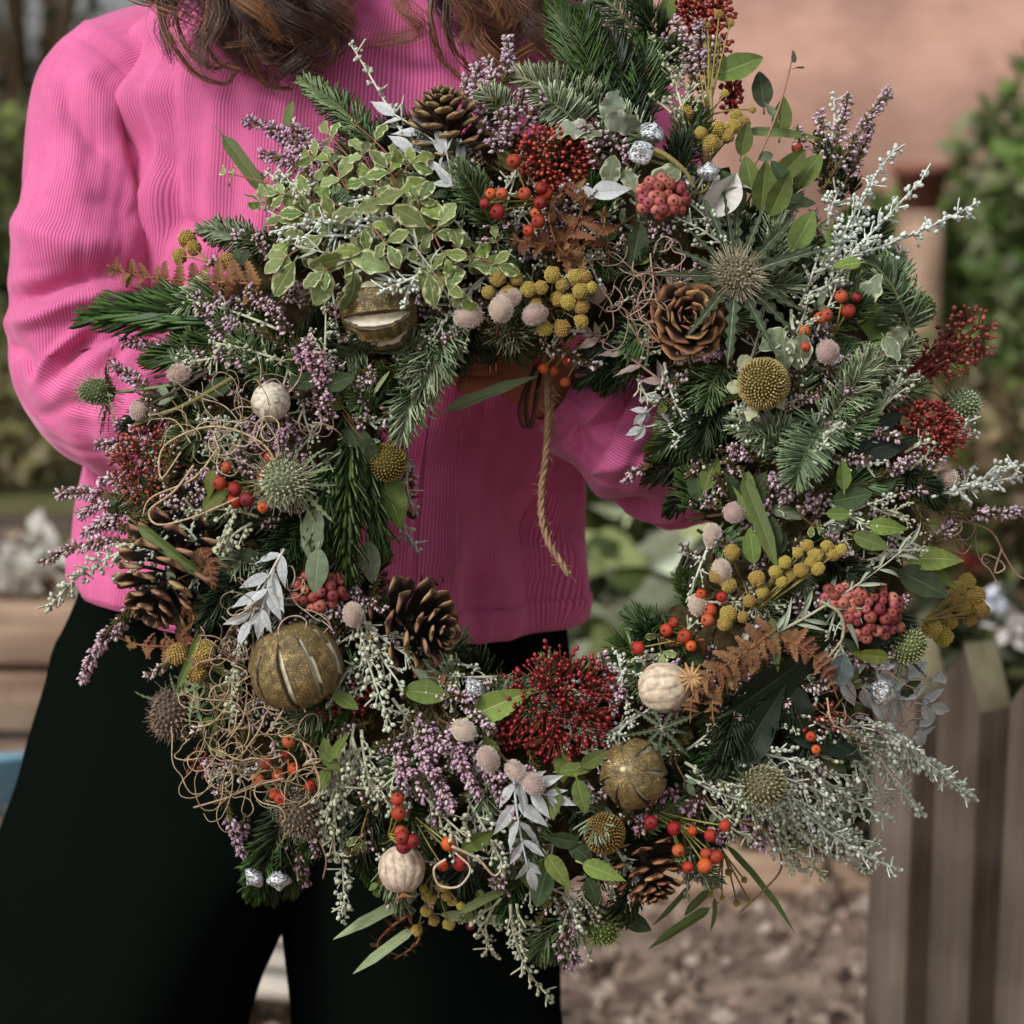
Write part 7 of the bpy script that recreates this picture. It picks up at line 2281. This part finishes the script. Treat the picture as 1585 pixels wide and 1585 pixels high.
def picket(wd=.059, th=.050, h=.62, gable=.072, mid=.56):
    b_ = MB()
    x0, x1 = -wd / 2, wd / 2
    bev = .002
    v, q, tr = [], [], []
    prof = [(x0, -.06), (x1, -.06), (x1, h - gable), (x0 + wd * mid, h), (x0, h - gable * .72)]
    for yy in (0, th):
        for (x, z) in prof:
            v.append((x, yy, z))
    k = len(prof)
    for i in range(k):
        j = (i + 1) % k
        q.append((i, j, j + k, i + k))
    b_.add(np.array(v), [(0, 2, 1), (0, 3, 2), (0, 4, 3), (5, 6, 7), (5, 7, 8), (5, 8, 9)], [qq[::-1] for qq in q], (.5, .5, .5))
    me_ = b_.mesh('picket', M_PICKET, smooth=False)
    me_.materials.append(M_CUT_LIT)
    for pl in me_.polygons:                # sawn gable faces: greenish end grain, paled by overhead light put into the colour
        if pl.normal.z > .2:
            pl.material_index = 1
    return me_


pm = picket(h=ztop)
Rm = Matrix(((fdir[0], -fnor[0], 0), (fdir[1], -fnor[1], 0), (0, 0, 1))).to_4x4()
for k in range(-9, 9):
    p_ = first + fdir * .094 * k
    if p_[1] < 1.75 or k < -1:
        continue
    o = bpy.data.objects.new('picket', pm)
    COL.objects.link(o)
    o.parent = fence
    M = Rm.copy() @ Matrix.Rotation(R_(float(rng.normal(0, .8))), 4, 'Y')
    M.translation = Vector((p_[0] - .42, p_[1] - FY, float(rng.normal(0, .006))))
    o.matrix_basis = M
    bv_ = o.modifiers.new('bevel', 'BEVEL')
    bv_.width = .004
    bv_.segments = 2
for z in (.16, .42):
    b_ = MB()
    b_.box((-.16, .053, z), (.62, .083, z + .06))
    o = b_.build('rail', M_TIMBER, fence)
    M = Rm.copy()
    M.translation = Vector((first[0] - .42, first[1] - FY, 0))
    o.matrix_basis = M

# ---- timber edging across the path, right
b_ = MB()
e0, e1 = PY(930, 1335, 3.41), PY(1400, 1335, 3.41)
b_.box((e0[0], 3.41, -.05), (e1[0] + .3, 3.56, e0[2] + .005))
tag(b_.build('edging_timber', M_TIMBER, None, smooth=False), 'long low timber edging lying on the ground behind the wreath', 'timber')

# ---- stacked timbers of a raised bed, left
bed = empty('raised_bed', (-1.1, 4.0, 0))
tag(bed, 'raised bed of stacked weathered timbers behind the trousers', 'raised bed')
for k in range(3):
    b_ = MB()
    b_.box((-1.2, rng.uniform(-.02, .02), .005 + k * .128), (.62, .17, .117 + k * .128))
    o = b_.build('timber', M_TIMBER, bed, smooth=False)
    m_ = o.modifiers.new('bevel', 'BEVEL')
    m_.width = .008
    m_.segments = 2
b_ = MB()
b_.box((-1.2, .17, .0), (.62, 1.3, .33))
b_.build('soil', ground_mat(), bed, smooth=False)
for k, (px, py) in enumerate(((20, 885), (58, 850), (90, 872), (-30, 860))):
    p_ = PY(px, py, 4.15)
    shrub('white_flower_plant', (p_[0], 4.2, .33), .10, .08, .0, p_[2] - .33 + .03, 130, .05, [S(150, 140, 104), S(118, 112, 70), S(170, 150, 124)], ('pale flowering plant at the frame edge of the raised bed', 'tallest white flowering plant in the raised bed behind the elbow', 'pale flowering plant in the bed touching the trousers', 'white flowering plant in the bed outside the frame')[k], 'plant', 'pale plants in the raised bed', .008, 60 + k, 3,
          blooms=[(0, p_[2] - .33, .06, S(226, 224, 216)), (.03, p_[2] - .36, .05, S(220, 214, 204))])
# blue tub before the bed
b_ = MB()
c_ = PG(-6, 1262)
prof = [(.0, .0), (.13, .0), (.15, .11), (.165, .115), (.165, .125), (.15, .125), (.128, .02), (0, .02)]
th = np.linspace(0, 2 * math.pi, 41)[:-1]
G = np.array([[(r * math.cos(t), r * math.sin(t), z) for t in th] for r, z in prof])
b_.grid(G[::-1], S(120, 168, 196), closed_v=True)
tag(b_.build('plastic_tub', mat('blue_plastic', rough=.4, spec=.4, nscale=20, namt=.08, ovar=0), None, (0, 0, 0)), 'pale blue plastic tub standing before the raised bed', 'tub').location = (c_[0], c_[1] + .1, .01)
# pale slatted pallet seen between the trouser legs
pal = empty('wooden_pallet', (-.42, 3.2, 0))
tag(pal, 'pale slatted pallet on the ground seen between the trouser legs', 'pallet')
for k in range(8):
    b_ = MB()
    b_.box((-.35, -.032, .085), (.35, .032, .105))
    o = b_.build('slat', M_PALE, pal, smooth=False)
    o.location = (0, -.34 + .095 * k, 0)
    o.rotation_euler = (0, 0, R_(-14))
for k in (-1, 0, 1):
    b_ = MB()
    b_.box((-.03, -.42, .0), (.03, .4, .085))
    b_.build('runner', M_PALE, pal, smooth=False).location = (k * .26, 0, 0)


# ---- brick wall, right
def brick_mat():
    m, t, b = special('old_brick', S(190, 140, 118), .9, .1)
    L = t.links.new
    tc = t.nodes.new('ShaderNodeTexCoord')
    sp = t.nodes.new('ShaderNodeSeparateXYZ')
    L(tc.outputs['Object'], sp.inputs[0])
    cb = t.nodes.new('ShaderNodeCombineXYZ')
    L(sp.outputs['X'], cb.inputs[0])
    L(sp.outputs['Z'], cb.inputs[1])
    bt = t.nodes.new('ShaderNodeTexBrick')
    bt.inputs['Scale'].default_value = 4.4
    bt.inputs['Color1'].default_value = (*S(156, 120, 106), 1)
    bt.inputs['Color2'].default_value = (*S(168, 132, 118), 1)
    bt.inputs['Mortar'].default_value = (*S(166, 134, 120), 1)
    bt.inputs['Mortar Size'].default_value = .02
    L(cb.outputs[0], bt.inputs['Vector'])
    n1 = t.nodes.new('ShaderNodeTexNoise')
    n1.inputs['Scale'].default_value = 1.6
    n1.inputs['Detail'].default_value = 5
    L(tc.outputs['Object'], n1.inputs['Vector'])
    mr = t.nodes.new('ShaderNodeMapRange')
    mr.inputs['From Min'].default_value = .3
    mr.inputs['From Max'].default_value = .7
    mr.inputs['To Min'].default_value = .55
    mr.inputs['To Max'].default_value = 1.3
    L(n1.outputs['Fac'], mr.inputs['Value'])
    hs = t.nodes.new('ShaderNodeHueSaturation')
    L(mr.outputs[0], hs.inputs['Value'])
    L(bt.outputs['Color'], hs.inputs['Color'])
    L(hs.outputs[0], b.inputs['Base Color'])
    bp = t.nodes.new('ShaderNodeBump')
    bp.inputs['Distance'].default_value = .01
    bp.invert = True
    L(bt.outputs['Fac'], bp.inputs['Height'])
    L(bp.outputs[0], b.inputs['Normal'])
    return m


wl = empty('brick_wall', (.4, 9.0, 0))
tag(wl, 'long weathered pinkish brick wall standing behind the garden', 'wall')
b_ = MB()
b_.box((0, 0, -.05), (9, .23, 2.5))
b_.build('brickwork', brick_mat(), wl, smooth=False)
b_ = MB()
b_.box((-.03, -.03, 2.502), (9.03, .26, 2.57))
b_.build('coping', M_PALE, wl, smooth=False)

# ---- planting
HZ = [S(122, 124, 86), S(100, 104, 66), S(86, 90, 56), S(142, 142, 106)]
GR = [S(66, 78, 40), S(88, 98, 52), S(50, 60, 34), S(108, 112, 66)]
DG = [S(38, 48, 28), S(54, 62, 36), S(30, 38, 24), S(74, 80, 48)]
LG = [S(120, 140, 70), S(98, 120, 58), S(140, 154, 92), S(84, 104, 54)]
VG = [S(150, 156, 104), S(190, 194, 160), S(96, 108, 58), S(66, 76, 42), S(214, 214, 196)]
BR = [S(120, 100, 74), S(98, 84, 58), S(134, 120, 86), S(84, 84, 50)]
shrub('evergreen_shrub', (PY(1590, 400, 6.0)[0] + .13, 6.0, 0), .34, .34, .75, 1.52, 1300, .075, HZ + LG[:2], 'tall dark evergreen shrub before the far end of the brick wall', seed=21, trunk=.03)
shrub('low_shrub', (PY(1500, 430, 7.0)[0], 7.0, 0), .85, .5, .02, 1.12, 3000, .10, LG + [S(150, 158, 110)], 'bright green low shrub below the dark evergreen', seed=22)
shrub('dry_shrub', (PY(1440, 560, 5.2)[0], 5.2, 0), .45, .35, .02, .72, 1700, .07, BR, 'brownish half bare shrub behind the right rim of the wreath', seed=23, gap=.05)
shrub('dry_shrub', (PY(1560, 640, 4.6)[0], 4.6, 0), .38, .3, .02, .66, 1500, .065, BR + GR[:2], 'brown and green shrub nearest the pickets', seed=24, gap=.03, blooms=[(PY(1508, 876, 4.3)[0] - PY(1560, 640, 4.6)[0], PY(1508, 876, 4.3)[2], .026, S(140, 52, 52))])
shrub('ivy_clump', (PY(1540, 1040, 3.5)[0], 3.5, 0), .55, .2, .0, .5, 2600, .055, DG, 'dark ivy clump behind the tops of the pickets', 'plant', seed=25, trunk=.012,
      blooms=[(PY(1545, 930, 3.3)[0] - PY(1540, 1040, 3.5)[0], PY(1545, 930, 3.3)[2], .032, S(214, 218, 226)), (PY(1565, 975, 3.3)[0] - PY(1540, 1040, 3.5)[0], PY(1565, 975, 3.3)[2], .035, S(214, 206, 204))])
shrub('variegated_shrub', (PY(965, 850, 4.2)[0], 4.2, 0), .42, .3, .0, .68, 900, .14, VG + [S(206, 214, 190)], 'cream and green leaved shrub seen between the shirt and the wreath', seed=26)
shrub('variegated_shrub', (PY(1210, 700, 5.4)[0], 5.4, 0), .6, .4, .0, .8, 1500, .09, VG + GR, 'cream and green leaved shrub farther back, behind the ring', seed=27)
shrub('hedge_bush', (-5.0, 13.5, 0), 1.5, .9, .0, 1.5, 3000, .16, HZ + LG[:2], 'dark rounded bush at the back of the lawn, furthest from the wall', 'bush', seed=31)
shrub('hedge_bush', (-2.9, 14.2, 0), 1.5, .9, .0, 1.62, 3000, .16, HZ + LG[:1], 'olive rounded bush at the back of the lawn, behind the shoulder', 'bush', seed=32)
shrub('hedge_bush', (-1.2, 13.8, 0), 1.3, .9, .0, 1.9, 2600, .16, DG + GR, 'dark rounded bush at the back of the lawn, nearest the wall', 'bush', seed=33)
shrub('garden_tree', (-3.9, 17.5, 0), 1.7, 1.4, 1.3, 4.6, 700, .15, DG + GR[:1], 'loose crowned tree with sky showing through behind the bushes', 'tree', seed=34, trunk=.1, stems=7, gap=.12)
shrub('low_shrub', (-2.75, 9.2, 0), .7, .5, .0, .62, 1500, .1, [S(122, 120, 76), S(104, 108, 62), S(140, 134, 96)], 'olive low shrub on the lawn behind the elbow', seed=36)
shrub('low_shrub', (-2.0, 7.6, 0), .5, .4, .0, .42, 1200, .08, [S(132, 128, 84), S(104, 104, 60), S(150, 140, 106)], 'straw coloured low shrub on the near edge of the lawn', seed=37)
# clay pot on a post by the wall
post = MB()
p_ = PY(1425, 300, 6.6)
post.box((p_[0] - .06, 6.54, -.05), (p_[0] + .06, 6.66, p_[2] - .05))
tag(post.build('garden_post', M_TIMBER, None, smooth=False), 'dark wooden post before the brick wall', 'post')
b_ = MB()
prof = [(0, 0), (.055, 0), (.08, .11), (.09, .11), (.09, .14), (.078, .14), (.072, .11), (.05, .03), (0, .03)]
G = np.array([[(r * math.cos(t), r * math.sin(t), z) for t in th] for r, z in prof])
b_.grid(G[::-1], S(124, 88, 70), closed_v=True)
tag(b_.build('clay_pot', mat('terracotta', rough=.85, spec=.1, nscale=30, namt=.2, ovar=0), None), 'orange clay pot standing on the garden post', 'plant pot').location = (p_[0], 6.6, p_[2] - .05)
